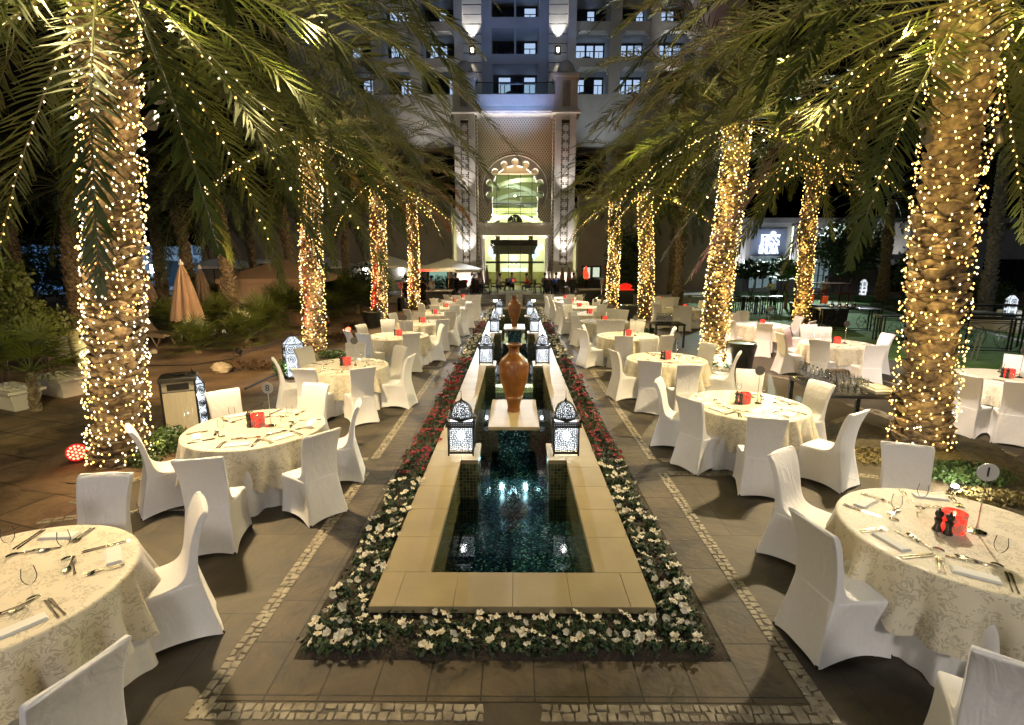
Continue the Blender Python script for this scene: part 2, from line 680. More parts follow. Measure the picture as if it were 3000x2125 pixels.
# ------------------------------------------------------------------ lawn, path, hedges' ground
lawn = [(9.32, 18.3), (9.82, 15.6), (11.22, 12.7), (13.02, 11.6), (30, 10.5), (34, 20), (24, 43), (9, 43), (10.62, 31.3), (9.62, 22)]
sheet('lawn', lawn, [], .02, GRASSM, thick=.02)
PATHM = mat('pale_path_concrete', (.42, .40, .40), .8, var=.1, scale=4, bump=.2)
pp = [P(2400, 885), P(2560, 905), P(2700, 932), P(2860, 968), P(3010, 1005), P(3300, 1070)]
mb = MB()
vs = []
for x, y in pp:
    vs += [(x-.5, y-1.0, .03), (x+.5, y+1.1, .03)]
mb.add(vs, [(2*i, 2*i+2, 2*i+3, 2*i+1) for i in range(len(pp)-1)])
struct('garden_path', mb, PATHM)
for i, (x, y, r_) in enumerate([(*P(2695, 1320), 1.25), (*P(2093, 1070), .75), (*P(1890, 942), .8), (*P(1792, 908), .8), (*P(345, 1350), 1.0),
                                (*P(925, 1040), .9), (*P(1109, 958), .8), (*P(1213, 905), .8), (*P(2362, 960), .9)]):
    mb = MB()
    n = 40
    ring = [(x+r_*(1+.08*sin(3*t)+.05*sin(7*t+i))*cos(t), y+r_*(1+.08*sin(3*t)+.05*sin(7*t+i))*sin(t)) for t in [2*PI*k/n for k in range(n)]]
    mb.add([(x, y, .07)]+[((x+q[0])/2, (y+q[1])/2, .055+.02*rng.random()) for q in ring]+[(q[0], q[1], .012) for q in ring],
           [(0, 1+k, 1+(k+1) % n) for k in range(n)]+[(1+k, 1+n+k, 1+n+(k+1) % n, 1+(k+1) % n) for k in range(n)])
    struct('palm_pit', mb, MULCH if i != 4 else SOIL, smooth=True, sharp=80)

# ------------------------------------------------------------------ the long pool
ZC, ZW = .12, -.45
pool = empty('water_channel', (0, 3.55, 0), 0, 'long narrow pool with a pale limestone rim and blue mosaic floor', 'pool')


def pl(mb, name, m, **k):
    o = mb.build(name, m, pool, **k)
    o.location = (0, -3.55, 0)
    return o


piers = [(6.52, 7.17), (12.7, 13.35), (18.4, 19.05), (23.8, 24.45)]
mb = MB()
g = .0008
xs = [-PX, -.93, -.467, .003, .465, .93, PX]
for a, b in zip(xs, xs[1:]):
    mb.bev(a+g, b-g, PY0, IY0-g, .062, ZC, .0035)
    mb.bev(a+g, b-g, IY1+g, PY1, .062, ZC, .0035)
y = IY0
pts = [IY0]
while pts[-1] < IY1-.3:
    pts.append(pts[-1]+.572)
pts[-1] = IY1
for a, b in zip(pts, pts[1:]):
    for s in (-1, 1):
        x0, x1 = sorted((s*IX, s*PX))
        mb.bev(x0, x1, a+g, b-g, .062, ZC, .0035)
for a, b in piers:
    for s in (-1, 1):
        x0, x1 = sorted((s*.475, s*(IX-.003)))
        mb.bev(x0, x1, a, b, .063, ZC-.001, .0035)
pl(mb, 'limestone_rim', LIMEM)
MOS = [(0, (.004, .010, .012)), (.25, (.012, .045, .05)), (.45, (.018, .08, .10)), (.58, (.012, .05, .09)), (.70, (.05, .17, .15)), (.80, (.006, .02, .022)), (.91, (.20, .38, .30))]
MOSW = [(0, (.05, .055, .02)), (.3, (.09, .095, .035)), (.55, (.035, .04, .02)), (.75, (.13, .13, .045)), (.9, (.06, .065, .03))]
MF = mosaic('pool_floor_mosaic', (0, 1), .024, MOS, (.02, .04, .045), .1)
MSX = mosaic('pool_side_mosaic', (1, 2), .046, MOSW, (.22, .21, .12), .12)
MSY = mosaic('pool_end_mosaic', (0, 2), .046, MOSW, (.22, .21, .12), .12)
mb = MB()
mb.add([(-.76, 3.9, -.8), (.76, 3.9, -.8), (.76, 28, -.8), (-.76, 28, -.8)], [(0, 1, 2, 3)])
pl(mb, 'pool_floor', MF)
for s in (-1, 1):
    m1 = MB()
    w = s*(IX+.012)
    m1.add([(w, 3.98, -.8), (w, 28, -.8), (w, 28, .061), (w, 3.98, .061)], [(0, 1, 2, 3)])
    for a, b in piers:
        x0 = s*(.475+.012)
        m1.add([(x0, a+.012, -.8), (x0, b-.012, -.8), (x0, b-.012, .061), (x0, a+.012, .061)], [(0, 1, 2, 3)])
        for yy in (a+.012, b-.012):
            pl(MB().add([(x0, yy, -.8), (w, yy, -.8), (w, yy, .061), (x0, yy, .061)], [(0, 1, 2, 3)]), 'pier_face', MSY)
    pl(m1, 'side_wall', MSX)
for yy in (3.988, 27.81):
    pl(MB().add([(-.75, yy, -.8), (.75, yy, -.8), (.75, yy, .061), (-.75, yy, .061)], [(0, 1, 2, 3)]), 'end_wall', MSY)
mb = MB()
for s in (-1, 1):
    mb.b2(*sorted((s*1.06, s*1.10)), 3.6, 28.25, -.02, .061)
mb.b2(-1.058, 1.058, 3.6, 3.63, -.02, .061)
pl(mb, 'outer_wall', STONEB)
# water: see-through with fresnel reflection, rippled very slightly
WAT = thin_glass('pool_water', (.72, .86, .88), 1.33, .015, .03)
N, L = WAT.node_tree.nodes, WAT.node_tree.links
tc = N.new('ShaderNodeTexCoord')
ns = N.new('ShaderNodeTexNoise')
ns.inputs['Scale'].default_value = 5
bp = N.new('ShaderNodeBump')
bp.inputs['Strength'].default_value = .04
L.new(tc.outputs['Object'], ns.inputs[0])
L.new(ns.outputs[0], bp.inputs['Height'])
for n in N:
    if n.type in ('BSDF_GLOSSY', 'FRESNEL'):
        L.new(bp.outputs[0], n.inputs['Normal'])
mb = MB()
mb.add([(-.74, 3.95, ZW), (.74, 3.95, ZW), (.74, 28, ZW), (-.74, 28, ZW)], [(0, 1, 2, 3)])
struct('pool_water', mb, WAT)
# blocks that carry the vases
BLK = mosaic('plinth_mosaic', (0, 2), .024, MOS, (.02, .04, .045), .1)
for i, (y0, y1) in enumerate([(7.95, 9.6), (19.6, 21.2)]):
    pt = empty('vase_plinth', (0, (y0+y1)/2, -.8), 0, ['low square limestone plinth in the water carrying the nearer big vase', 'limestone plinth in the pool under the farther big vase'][i], 'plinth')
    mb = MB().bev(-.42, .42, -(y1-y0)/2, (y1-y0)/2, .85, .905, .006)
    mb.build('slab', LIMEM, pt)
    mb = MB().b2(-.26, .26, -(y1-y0)/2+.30, (y1-y0)/2-.25, 0, .849)
    mb.build('tiled_block', BLK, pt)

# ------------------------------------------------------------------ vases
GLAZE = mat('honey_glaze', (.21, .072, .008), .38, c2=(.12, .038, .004), scale=7, bump=.2, bscale=26, coat=.18)
mb = MB()
prof = [(.10, 0), (.118, .012), (.118, .03), (.108, .05), (.112, .12), (.125, .19), (.14, .255), (.157, .272), (.150, .285), (.161, .30), (.153, .312), (.18, .41), (.215, .53),
        (.245, .65), (.262, .76), (.268, .84), (.265, .865), (.268, .88), (.260, .90), (.258, .94), (.235, 1.0), (.19, 1.06), (.14, 1.105), (.108, 1.14), (.093, 1.18), (.09, 1.22), (.098, 1.255), (.122, 1.285),
        (.142, 1.297), (.145, 1.31), (.138, 1.322), (.118, 1.325), (.105, 1.31), (.08, 1.26), (.078, 1.15), (.12, 1.05)]
mb.lathe([(r_*1.0, z*.925) for r_, z in prof], 48)
for k in range(40):
    t = 2*PI*k/40
    mb.blob((.2625*cos(t), .2625*sin(t), .845), .009, 5, 4)
vase = mb.build('glazed_vase', GLAZE, smooth=True, sharp=40)
tag(vase, 'tall honey-brown glazed urn in the pool, the nearer and larger-looking one', 'vase', 'glazed urns along the pool')
vase.location = (0, 8.85, .105)
v2 = vase.copy()
col.objects.link(v2)
v2.location = (0, 20.4, .105)
v2.rotation_euler = (0, 0, 1)
tag(v2, 'honey-brown glazed urn farther up the pool, in front of the grey fountain block and steps')

# ------------------------------------------------------------------ lanterns
IRON = mat('lantern_iron', (.03, .026, .022), .4, .7)
FROST = None
BULB = emis('lantern_bulb', (.95, .98, 1.0), 9.0)


def frosted(name, c, s, clear):
    m = bpy.data.materials.new(name)
    m.use_nodes = True
    nt = m.node_tree
    nt.nodes.clear()
    e = nt.nodes.new('ShaderNodeEmission')
    e.inputs['Color'].default_value = (*c, 1)
    e.inputs['Strength'].default_value = s
    t = nt.nodes.new('ShaderNodeBsdfTransparent')
    t.inputs[0].default_value = (clear, clear, clear, 1)
    a = nt.nodes.new('ShaderNodeAddShader')
    o = nt.nodes.new('ShaderNodeOutputMaterial')
    nt.links.new(e.outputs[0], a.inputs[0])
    nt.links.new(t.outputs[0], a.inputs[1])
    nt.links.new(a.outputs[0], o.inputs['Surface'])
    return m


FROST = frosted('lantern_glow', (.84, .93, 1.0), .5, .72)


def lattice(name, scale, thr, mode='edge', ring=0.0):
    """pierced metal sheet: voronoi or dot holes cut by transparency"""
    m = bpy.data.materials.new(name)
    m.use_nodes = True
    N, L = m.node_tree.nodes, m.node_tree.links
    b = N['Principled BSDF']
    b.inputs['Base Color'].default_value = (.03, .026, .022, 1)
    b.inputs['Metallic'].default_value = .7
    b.inputs['Roughness'].default_value = .4
    tc = N.new('ShaderNodeTexCoord')
    vo = N.new('ShaderNodeTexVoronoi')
    vo.inputs['Scale'].default_value = scale
    if mode == 'edge':
        vo.feature = 'DISTANCE_TO_EDGE'
        vo.inputs['Randomness'].default_value = .75
    else:
        vo.inputs['Randomness'].default_value = ring
    L.new(tc.outputs['Object'], vo.inputs['Vector'])
    a = N.new('ShaderNodeMath')
    a.operation = 'LESS_THAN' if mode == 'edge' else 'GREATER_THAN'
    a.inputs[1].default_value = thr
    L.new(vo.outputs['Distance'], a.inputs[0])
    t = N.new('ShaderNodeBsdfTransparent')
    mx = N.new('ShaderNodeMixShader')
    L.new(a.outputs[0], mx.inputs[0])
    L.new(t.outputs[0], mx.inputs[1])
    L.new(b.outputs[0], mx.inputs[2])
    L.new(mx.outputs[0], N['Material Output'].inputs['Surface'])
    return m


LAT1 = lattice('pierced_body', 34, .155)
LAT2 = lattice('pierced_rim', 42, .42, 'dot')
LAT3 = lattice('pierced_dome', 40, .16)


def make_lantern():
    root = empty('pool_lantern')
    h = .165
    mb = MB()
    for sx in (-1, 1):
        for sy in (-1, 1):
            mb.b2(*sorted((sx*(h-.006), sx*(h+.014))), *sorted((sy*(h-.006), sy*(h+.014))), 0, .42)
    for z0, z1 in ((.028, .062), (.40, .425)):
        for s in (-1, 1):
            mb.b2(-h-.012, h+.012, *sorted((s*(h+.002), s*(h+.013))), z0, z1)
            mb.b2(*sorted((s*(h+.002), s*(h+.0125))), -h+.008, h-.008, z0+.001, z1-.001)
    # arch lines on each face
    for a in range(4):
        pts = []
        for t in range(13):
            u = PI*t/12
            pts.append(Vector((.105*cos(u), -h-.006, .20+.165*sin(u))))
        pts = [Vector((.105, -h-.006, .065))]+pts+[Vector((-.105, -h-.006, .065))]
        m_ = Matrix.Rotation(a*PI/2, 3, 'Z')
        mb.tube([m_ @ p for p in pts], .004, 4)
    mb.build('iron_frame', IRON, root)
    mb = MB()
    for a in range(4):
        m_ = Matrix.Rotation(a*PI/2, 3, 'Z')
        mb.add([m_ @ Vector(p) for p in ((-h, -h, .06), (h, -h, .06), (h, -h, .40), (-h, -h, .40))], [(0, 1, 2, 3)])
    mb.build('pierced_panel', LAT1, root)
    q = h-.02
    mb = MB().b2(-q, q, -q, q, .07, .49)
    mb.lathe([(.135, .50), (.13, .56), (.11, .63), (.07, .69), (.02, .72)], 16)
    mb.build('frosted_liner', FROST, root)
    k = .20
    mb = MB()
    for a in range(4):
        m_ = Matrix.Rotation(a*PI/2, 3, 'Z')
        mb.add([m_ @ Vector(p) for p in ((-k, -k, .425), (k, -k, .425), (k, -k, .49), (-k, -k, .49))], [(0, 1, 2, 3)])
    mb.build('pierced_rim', LAT2, root)
    mb = MB()
    for s in (-1, 1):
        mb.b2(-k-.006, k+.006, *sorted((s*(k-.004), s*(k+.006))), .488, .498)
        mb.b2(*sorted((s*(k-.004), s*(k+.006))), -k+.004, k-.004, .487, .497)
        mb.b2(-k-.006, k+.006, *sorted((s*(k-.02), s*(k+.006))), .418, .426)
        for t in (-1, 1):
            mb.add([(s*k, t*k, .49), (s*(k-.05), t*k, .49), (s*k, t*(k-.05), .49), (s*k, t*k, .56)], [(0, 1, 3), (0, 3, 2), (1, 2, 3)])
    mb.lathe([(k+.0, .49), (.15, .512), (.152, .52)], 4, cap=False)
    mb.build('rim_frame', IRON, root)
    dome = [(.150, .515), (.156, .56), (.145, .61), (.118, .665), (.075, .71), (.03, .737), (.008, .745)]
    MB().lathe(dome, 24, cap=False).build('pierced_dome', LAT3, root, smooth=True)
    mb = MB()
    for a in range(8):
        t = 2*PI*a/8+PI/8
        mb.tube([((r_+.003)*cos(t), (r_+.003)*sin(t), z) for r_, z in dome], .0055, 4)
    mb.lathe([(.158, .508), (.162, .518), (.158, .528)], 24)
    mb.lathe([(.016, .74), (.02, .755), (.012, .77), (.004, .79), (.003, .87), (.0005, .9)], 8)
    mb.build('dome_ribs', IRON, root, smooth=True)
    MB().blob((0, -.14, .29), (.055, .03, .075), 12, 8).build('bulb_glow', BULB, root)
    return root


def lamp_point(loc, e, c=(.86, .94, 1.0), r=.03):
    ld = bpy.data.lights.new('lantern_light', 'POINT')
    ld.energy = e
    ld.color = c
    ld.shadow_soft_size = r
    o = bpy.data.objects.new('lantern_light', ld)
    col.objects.link(o)
    o.location = loc
    return o


LP = Proto(make_lantern())
for i, (a, b) in enumerate(piers):
    for s in (-1, 1):
        side = 'left' if s < 0 else 'right'
        nm = ['nearest and largest', 'second from the front', 'third from the front', 'farthest, closest to the steps'][i]
        ld = lamp_point((s*.725, (a+b)/2, ZC+.34), 15)
        LP.place((s*.725, (a+b)/2, ZC), 0, f'domed pierced lantern on the {side} pool rim, {nm}', 'domed lanterns on the pool piers', 'lantern')

# ------------------------------------------------------------------ petunias
PW = mat('white_petal', (.68, .66, .52), .6, c2=(.50, .40, .26), scale=18, sub=.1)
PR = mat('red_petal', (.28, .006, .012), .55, c2=(.10, .003, .006), scale=18)
PLF = mat('petunia_leaf', (.028, .062, .014), .6, c2=(.014, .03, .008), scale=30)


def leaf_cloud(c, rad, n, size, seed=0, flat=.0, up=.3, surf=.5, lobes=None):
    """n small folded leaves through an ellipsoid (vectorised); lobes: extra ellipsoids (cx, cy, cz, r)"""
    q = np.random.RandomState(seed)
    d = q.normal(size=(n, 3))
    d /= np.linalg.norm(d, axis=1)[:, None]
    r = q.uniform(surf, 1, size=(n, 1))
    if lobes is None:
        p = np.array(c)+d*r*np.array(rad)
    else:
        lo = np.array(lobes)
        k = q.randint(0, len(lo), n)
        p = lo[k, :3]+d*r*lo[k, 3:4]
    nrm = d*.6+q.normal(size=(n, 3))*.6+np.array([0, 0, up])
    nrm /= np.linalg.norm(nrm, axis=1)[:, None]
    t = np.cross(nrm, q.normal(size=(n, 3)))
    t /= np.linalg.norm(t, axis=1)[:, None]
    b = np.cross(nrm, t)
    s = size*q.uniform(.6, 1.3, size=(n, 1))
    w = s*.30
    v = np.stack([p-t*s*.5, p+b*w-nrm*w*.3, p+t*s*.5, p-b*w-nrm*w*.3], axis=1).reshape(-1, 3)
    f = np.arange(n*4).reshape(-1, 4)
    return v, f


def blossom(r_, seed):
    mb = MB()
    q = random.Random(seed)
    n = 20
    ph = q.random()*6
    rings = []
    for rad, z in ((.12, -.5), (.35, -.12), (.75, .02), (1.0, .0)):
        ring = []
        for j in range(n):
            t = 2*PI*j/n
            k = 1+(.10*cos(5*t+ph) if rad > .5 else 0)+(q.random()-.5)*.30*(rad > .5)
            ring.append((r_*rad*k*cos(t), r_*rad*k*sin(t), r_*(z+(.16*sin(5*t+ph*2)+(q.random()-.5)*.5)*(rad > .5)*rad)))
        rings.append(ring)
    mb.loft(rings, True, False)
    return mb


BL = {}
for nm, m_ in (('w', PW), ('r', PR)):
    BL[nm] = [blossom(.024+.004*k, 5+k).mesh('blossom', m_, True) for k in range(4)]


def make_petunia(c, seed):
    q = random.Random(seed)
    root = empty('petunia_plant')
    v, f = leaf_cloud((0, 0, .045), (.11, .11, .06), 70, .05, seed, up=.8, surf=.2)
    mb = MB().addnp(v, f)
    mb.build('foliage', PLF, root)
    for k in range(4):
        a = q.random()*6.28
        rr = .03+.06*q.random()
        b = link('blossom', BL[c][q.randrange(4)], root, (rr*cos(a), rr*sin(a), .09+.035*q.random()))
        b.rotation_euler = ((q.random()-.2)*1.5, (q.random()-.5)*1.1, q.random()*6)
        s = .75+.5*q.random()
        b.scale = (s, s*(1 if k else .6), s)
    return root


PP = {c: [Proto(make_petunia(c, 20+k)) for k in range(4)] for c in 'wr'}
npet = 0
GW, GR = 'white petunias round the pool', 'red petunias beside the pool'


def petunia(c, x, y, s=1.0, where=''):
    PP[c][rng.randrange(4)].place((x, y, .025), rng.random()*6, ('white' if c == 'w' else 'red')+' petunia plant in '+where, GW+' '+where if c == 'w' else GR+' '+where, 'flower', scale=s)


x = -1.46
while x < 1.47:
    for y in (3.22, 3.40):
        if rng.random() < .93:
            petunia('w', x+(rng.random()-.5)*.06, y+(rng.random()-.5)*.04, .85+.25*rng.random(), 'the strip before the near end of the pool')
    x += .165


def colour(s, y):
    if y < 6.1+.5*(s > 0):
        return 'w'
    if y < 13.6:
        return 'r'
    if y < 18.0:
        return 'w'
    if y < 21.5:
        return 'r'
    return 'w'


for s in (-1, 1):
    y = 3.62
    while y < 28:
        near = y < 9.5
        for x in (1.21, 1.40) if near else (1.28, 1.40):
            c = colour(s, y)
            petunia(c, s*(x+(rng.random()-.5)*.08), y+(rng.random()-.5)*.08, (.9 if near else 1.35)+.25*rng.random(),
                    f"the strip along the {'left' if s < 0 else 'right'} pool rim, {'nearest' if y<6.6 else 'middle' if y<14 else 'far'} patch")
        y += .215 if near else .5
v, f = leaf_cloud((0, 0, 0), (1, 1, 1), 10, .05, 3)
q = np.random.RandomState(5)
mbv = []
for (x0, x1, y0, y1, n) in ((-1.50, 1.50, 3.18, 3.55, 600), (-1.50, -1.14, 3.5, 28.6, 4200), (1.14, 1.50, 3.5, 28.6, 4200)):
    p = np.stack([q.uniform(x0, x1, n), q.uniform(y0, y1, n), q.uniform(.03, .10, n)], 1)
    v, f = leaf_cloud((0, 0, 0), (.0, .0, .0), n, .045, 9, up=.8)
    v = (v.reshape(n, 4, 3)+p[:, None, :]).reshape(-1, 3)
    mbv.append((v, f))
mb = MB()
for v, f in mbv:
    mb.addnp(v, f)
tag(mb.build('ground_cover', PLF), 'low green leaves filling the flower bed around the pool', 'ground cover', kind='stuff')


# ------------------------------------------------------------------ palms
def bract_trunk(base, top, r0, r1, dz=.13, nb=6, seed=0, lip=.12, far=False):
    """palm trunk clad in cut leaf bases"""
    mb = MB()
    q = random.Random(seed)
    b, t = Vector(base), Vector(top)
    H = (t-b).z
    ax = lambda z: b+(t-b)*(z/H)+Vector((.05*sin(z*1.1+seed), .04*sin(z*.9+seed*2), 0))*(z/H)
    n = 12
    k = int(H/.25)+1
    mb.tube([ax(H*i/k) for i in range(k+1)], [(r0+(r1-r0)*i/k)-lip*.75 for i in range(k+1)], n)
    z = .06
    row = 0
    nu = 3 if far else 6
    while z < H-.02:
        c = ax(z)
        r = r0+(r1-r0)*z/H
        flare = 1.0+.10*sin(z*2.1+seed)+(.12 if z < .5 else 0)*(.5-z)*2
        for i in range(nb):
            a0 = 2*PI*(i+.5*(row % 2)+.18*(q.random()-.5))/nb+seed+row*.07
            wa = PI/nb*(1.02+.22*q.random())
            zz = z+(q.random()-.5)*dz*.55
            rl = r*flare*(1+.13*(q.random()-.5))
            lp = lip*(.6+.75*q.random())
            til = (q.random()-.5)*.05
            rows = []
            for (dzz, dr, fl) in ((-dz*1.25, -.9, 1), (-dz*.6, -.30, .6), (0, 0, .25), (.022, -.22, .25), (-.04, -1.0, .1)):
                rw = []
                for j in range(nu+1):
                    u = -1+2*j/nu
                    a = a0+wa*u*(1 if dzz > -.05 else .8)
                    rr = rl+dr*lp-lp*.75*abs(u)**2.5
                    if rr < .05:
                        rr = .05
                    p = c+Vector((rr*cos(a), rr*sin(a), zz-z+dzz-.055*u*u*(1 if dzz > -.05 else .3)+til*u))
                    rw.append(p)
                rows.append(rw)
            vs = [p for rw in rows for p in rw]
            m_ = nu+1
            fs = [(y*m_+x_, y*m_+x_+1, (y+1)*m_+x_+1, (y+1)*m_+x_) for y in range(4) for x_ in range(nu)]
            mb.add(vs, fs)
        z += dz*(.85+.3*q.random())
        row += 1
    return mb, ax


def frond(o, az, el0, el1, L_, nl, seed, ll=.5, wl=.028, twist=0.0):
    """one feather leaf; returns (vertices, quads, rib points)"""
    q = np.random.RandomState(seed)
    ns = 26
    s = np.linspace(0, 1, ns+1)
    el = el0+(el1-el0)*s**1.35
    azs = az+twist*s**2
    st = L_/ns
    d = np.stack([np.cos(el)*np.cos(azs), np.cos(el)*np.sin(azs), np.sin(el)], 1)
    p = np.concatenate([[np.array(o)], np.array(o)+np.cumsum(d[:-1]*st, 0)])
    side = np.stack([-np.sin(azs), np.cos(azs), 0*azs], 1)
    roll = (q.rand()-.5)*.9
    up = np.cross(d, side)
    sd = side*np.cos(roll)+up*np.sin(roll)
    upn = np.cross(d, sd)
    upn *= np.sign(upn[:, 2:3]+1e-6)
    u = np.linspace(.16, 1, nl)
    f = u*ns
    i0 = np.clip(f.astype(int), 0, ns-1)
    fr = (f-i0)[:, None]
    pp_ = p[i0]*(1-fr)+p[np.minimum(i0+1, ns)]*fr
    dd, ss, uu = d[i0], sd[i0], upn[i0]
    V_, F_ = [], []
    for sg in (-1, 1):
        ln = ll*(np.sin(PI*np.clip(u*.93+.07, 0, 1))**.45)*(1-.35*u)*q.uniform(.82, 1.12, nl)
        ang = (1.05-.62*u)+q.normal(size=nl)*.12
        vv = .28+q.normal(size=nl)*.22
        dr = dd*np.cos(ang)[:, None]+sg*ss*np.sin(ang)[:, None]+uu*(vv*np.sin(ang))[:, None]
        dr /= np.linalg.norm(dr, axis=1)[:, None]
        wd = np.cross(dr, uu)
        wd /= np.linalg.norm(wd, axis=1)[:, None]+1e-9
        w = (wl*q.uniform(.8, 1.15, nl))[:, None]
        L1 = ln[:, None]
        drop = np.array([0, 0, -1.0])
        m1 = pp_+dr*L1*.5+drop*L1*.05
        m2 = pp_+dr*L1*.97+drop*L1*(.13+.08*q.rand(nl)[:, None])
        v = np.stack([pp_-wd*w*.25, pp_+wd*w*.25, m1+wd*w*.5, m1-wd*w*.5, m2+wd*w*.08, m2-wd*w*.08], 1).reshape(-1, 3)
        k = np.arange(nl)*6
        f_ = np.concatenate([np.stack([k, k+1, k+2, k+3], 1), np.stack([k+3, k+2, k+4, k+5], 1)])
        F_.append(f_+sum(len(x_) for x_ in V_))
        V_.append(v)
    # rib as a flat three-sided strip
    wr = np.linspace(.024, .005, ns+1)[:, None]
    rv = np.stack([p-sd*wr, p+upn*wr*.8, p+sd*wr, p-upn*wr*.5], 1).reshape(-1, 3)
    k = np.arange(ns)[:, None]*4
    rf = np.concatenate([np.stack([k[:, 0]+a, k[:, 0]+(a+1) % 4, k[:, 0]+4+(a+1) % 4, k[:, 0]+4+a], 1) for a in range(4)])
    return np.concatenate(V_), np.concatenate(F_), rv, rf, p


def np_mesh(name, vs, fs, m, smooth=False):
    v = np.concatenate(vs)
    off = np.cumsum([0]+[len(x_) for x_ in vs[:-1]])
    f = np.concatenate([a+b for a, b in zip(fs, off)])
    me = bpy.data.meshes.new(name)
    me.vertices.add(len(v))
    me.vertices.foreach_set('co', v.astype(np.float32).ravel())
    me.loops.add(f.size)
    me.loops.foreach_set('vertex_index', f.astype(np.int32).ravel())
    me.polygons.add(len(f))
    me.polygons.foreach_set('loop_start', np.arange(0, f.size, f.shape[1], dtype=np.int32))
    me.update(calc_edges=True)
    me.materials.append(m)
    if smooth:
        me.polygons.foreach_set('use_smooth', [True]*len(f))
    return me


def crown(root, top, n, L_, nl, seed, leaf, lowel=-35, ll=.5, wl=.028, spread=None, skirt=0, extra=(), endp=42):
    """extra: hand-placed fronds (azimuth, start elevation, end elevation, length factor)"""
    q = random.Random(seed)
    VV, FF, RV, RF, ribs = [], [], [], [], []
    ll = ll*1.12
    lst = []
    for i in range(n):
        t = i/n
        lst.append((i*2.39996+seed+.3*(q.random()-.5), R(80)-(R(80)-R(lowel))*t**.85+.12*(q.random()-.5), R(-36)-R(endp)*t+.25*(q.random()-.5), .85+.25*q.random()))
    for a, e0, e1, k in extra:
        lst.append((R(a), R(e0), R(e1), k))
    for i, (az, e0, e1, k) in enumerate(lst):
        o = Vector(top)+Vector((.16*cos(az)*cos(e0), .16*sin(az)*cos(e0), .15*sin(e0)-.1*(i/n)))
        v, f, rv, rf, p = frond(o, az, e0, e1, L_*k, nl, seed*100+i, ll, wl, (q.random()-.5)*.5)
        VV.append(v)
        FF.append(f)
        RV.append(rv)
        RF.append(rf)
        ribs.append(p)
    link('crown', np_mesh('crown', VV, FF, leaf), root)
    link('leaf_ribs', np_mesh('leaf_ribs', RV, RF, RACH), root)
    return ribs


WARM = (1.0, .66, .26)
FAIRY = emis('fairy_bulb', (1, .54, .12), 4.2, False)
FAIRYW = emis('fairy_bulb_white', (1.0, .78, .48), 3.6, False)
WIRE = mat('black_wire', (.01, .01, .008), .5)
OCT = np.array([(1, 0, 0), (-1, 0, 0), (0, 1, 0), (0, -1, 0), (0, 0, 1.15), (0, 0, -1.15)], float)
OCF = np.array([(0, 2, 4), (2, 1, 4), (1, 3, 4), (3, 0, 4), (2, 0, 5), (1, 2, 5), (3, 1, 5), (0, 3, 5)])
BULBME = {}


def bulb_mesh(r, m):
    key = (round(r, 4), m.name)
    if key not in BULBME:
        BULBME[key] = np_mesh('bulb', [OCT*r], [OCF], m)
    return BULBME[key]


def string_lights(name_lbl, ax, H, r0, r1, n, br, seed, ribs=(), near=False, z0=.1, white=.25, group='fairy lights wound round the palms'):
    q = random.Random(seed)
    root = empty('string_lights', (0, 0, 0), 0, name_lbl, 'string lights', group)
    pts, bul = [], []
    turns = H/.15
    k = int(turns*14)
    for i in range(k):
        t = i/(k-1)
        z = z0+(H-z0)*t
        a = 2*PI*turns*t+seed
        r = (r0+(r1-r0)*t)*1.06+.012+.02*sin(a*1.7)
        c = ax(z)
        pts.append((c.x+r*cos(a), c.y+r*sin(a), c.z+.05*sin(a*2.3+seed)+.03*q.random()))
    MB().tube(pts, .006, 3, cap=False).build('cable', WIRE, root)
    sn = int(n*.6)
    for i in range(sn):
        u = (i+.35*(q.random()-.5))/sn
        u = min(max(u, 0), 1)**.95*(k-1)
        j = min(int(u), k-2)
        fr_ = u-j
        a3, b3 = pts[j], pts[j+1]
        c = ax(a3[2])
        o_ = Vector((a3[0]+(b3[0]-a3[0])*fr_-c.x, a3[1]+(b3[1]-a3[1])*fr_-c.y, 0))
        o_ *= 1+.05*q.random()
        bul.append((c.x+o_.x, c.y+o_.y, a3[2]+(b3[2]-a3[2])*fr_+.015*(q.random()-.5)))
    for i in range(n-sn):
        z = z0+(H-z0)*q.random()**.92
        a = q.random()*2*PI
        t = z/H
        r = (r0+(r1-r0)*t)*1.05+.035*q.random()
        c = ax(z)
        bul.append((c.x+r*cos(a), c.y+r*sin(a), c.z))
    for p in ribs:
        # bulbs wound along a leaf rib
        m_ = len(p)
        s = 0.0
        while s < .8:
            i = min(int(s*(m_-1)), m_-2)
            f = s*(m_-1)-i
            w = p[i]*(1-f)+p[i+1]*f
            bul.append((w[0]+.04*(q.random()-.5), w[1]+.04*(q.random()-.5), w[2]-.02+.05*(q.random()-.5)))
            s += .022+.02*q.random()
    q.shuffle(bul)
    if near:
        # the hundred facing the camera are parts of their own, the rest one mesh
        bul.sort(key=lambda b: (b[0]-CAMX)**2+b[1]**2)
        head, tail = bul[:100], bul[100:]
        for i, b in enumerate(head):
            link('bulb', bulb_mesh(br, FAIRYW if q.random() < white else FAIRY), root, b)
    else:
        tail = bul
    for w_, m_ in ((0, FAIRY), (1, FAIRYW)):
        sel = [b for b in tail if (int(abs(b[0]*7919+b[1]*977+b[2]*331)*10) % 100 < white*100) == bool(w_)]
        if sel:
            o = link('bulbs', np_mesh('bulbs', [OCT*br+np.array(b) for b in sel], [OCF]*len(sel), m_), root)
            if near:
                tag(o, kind='stuff')
    return bul


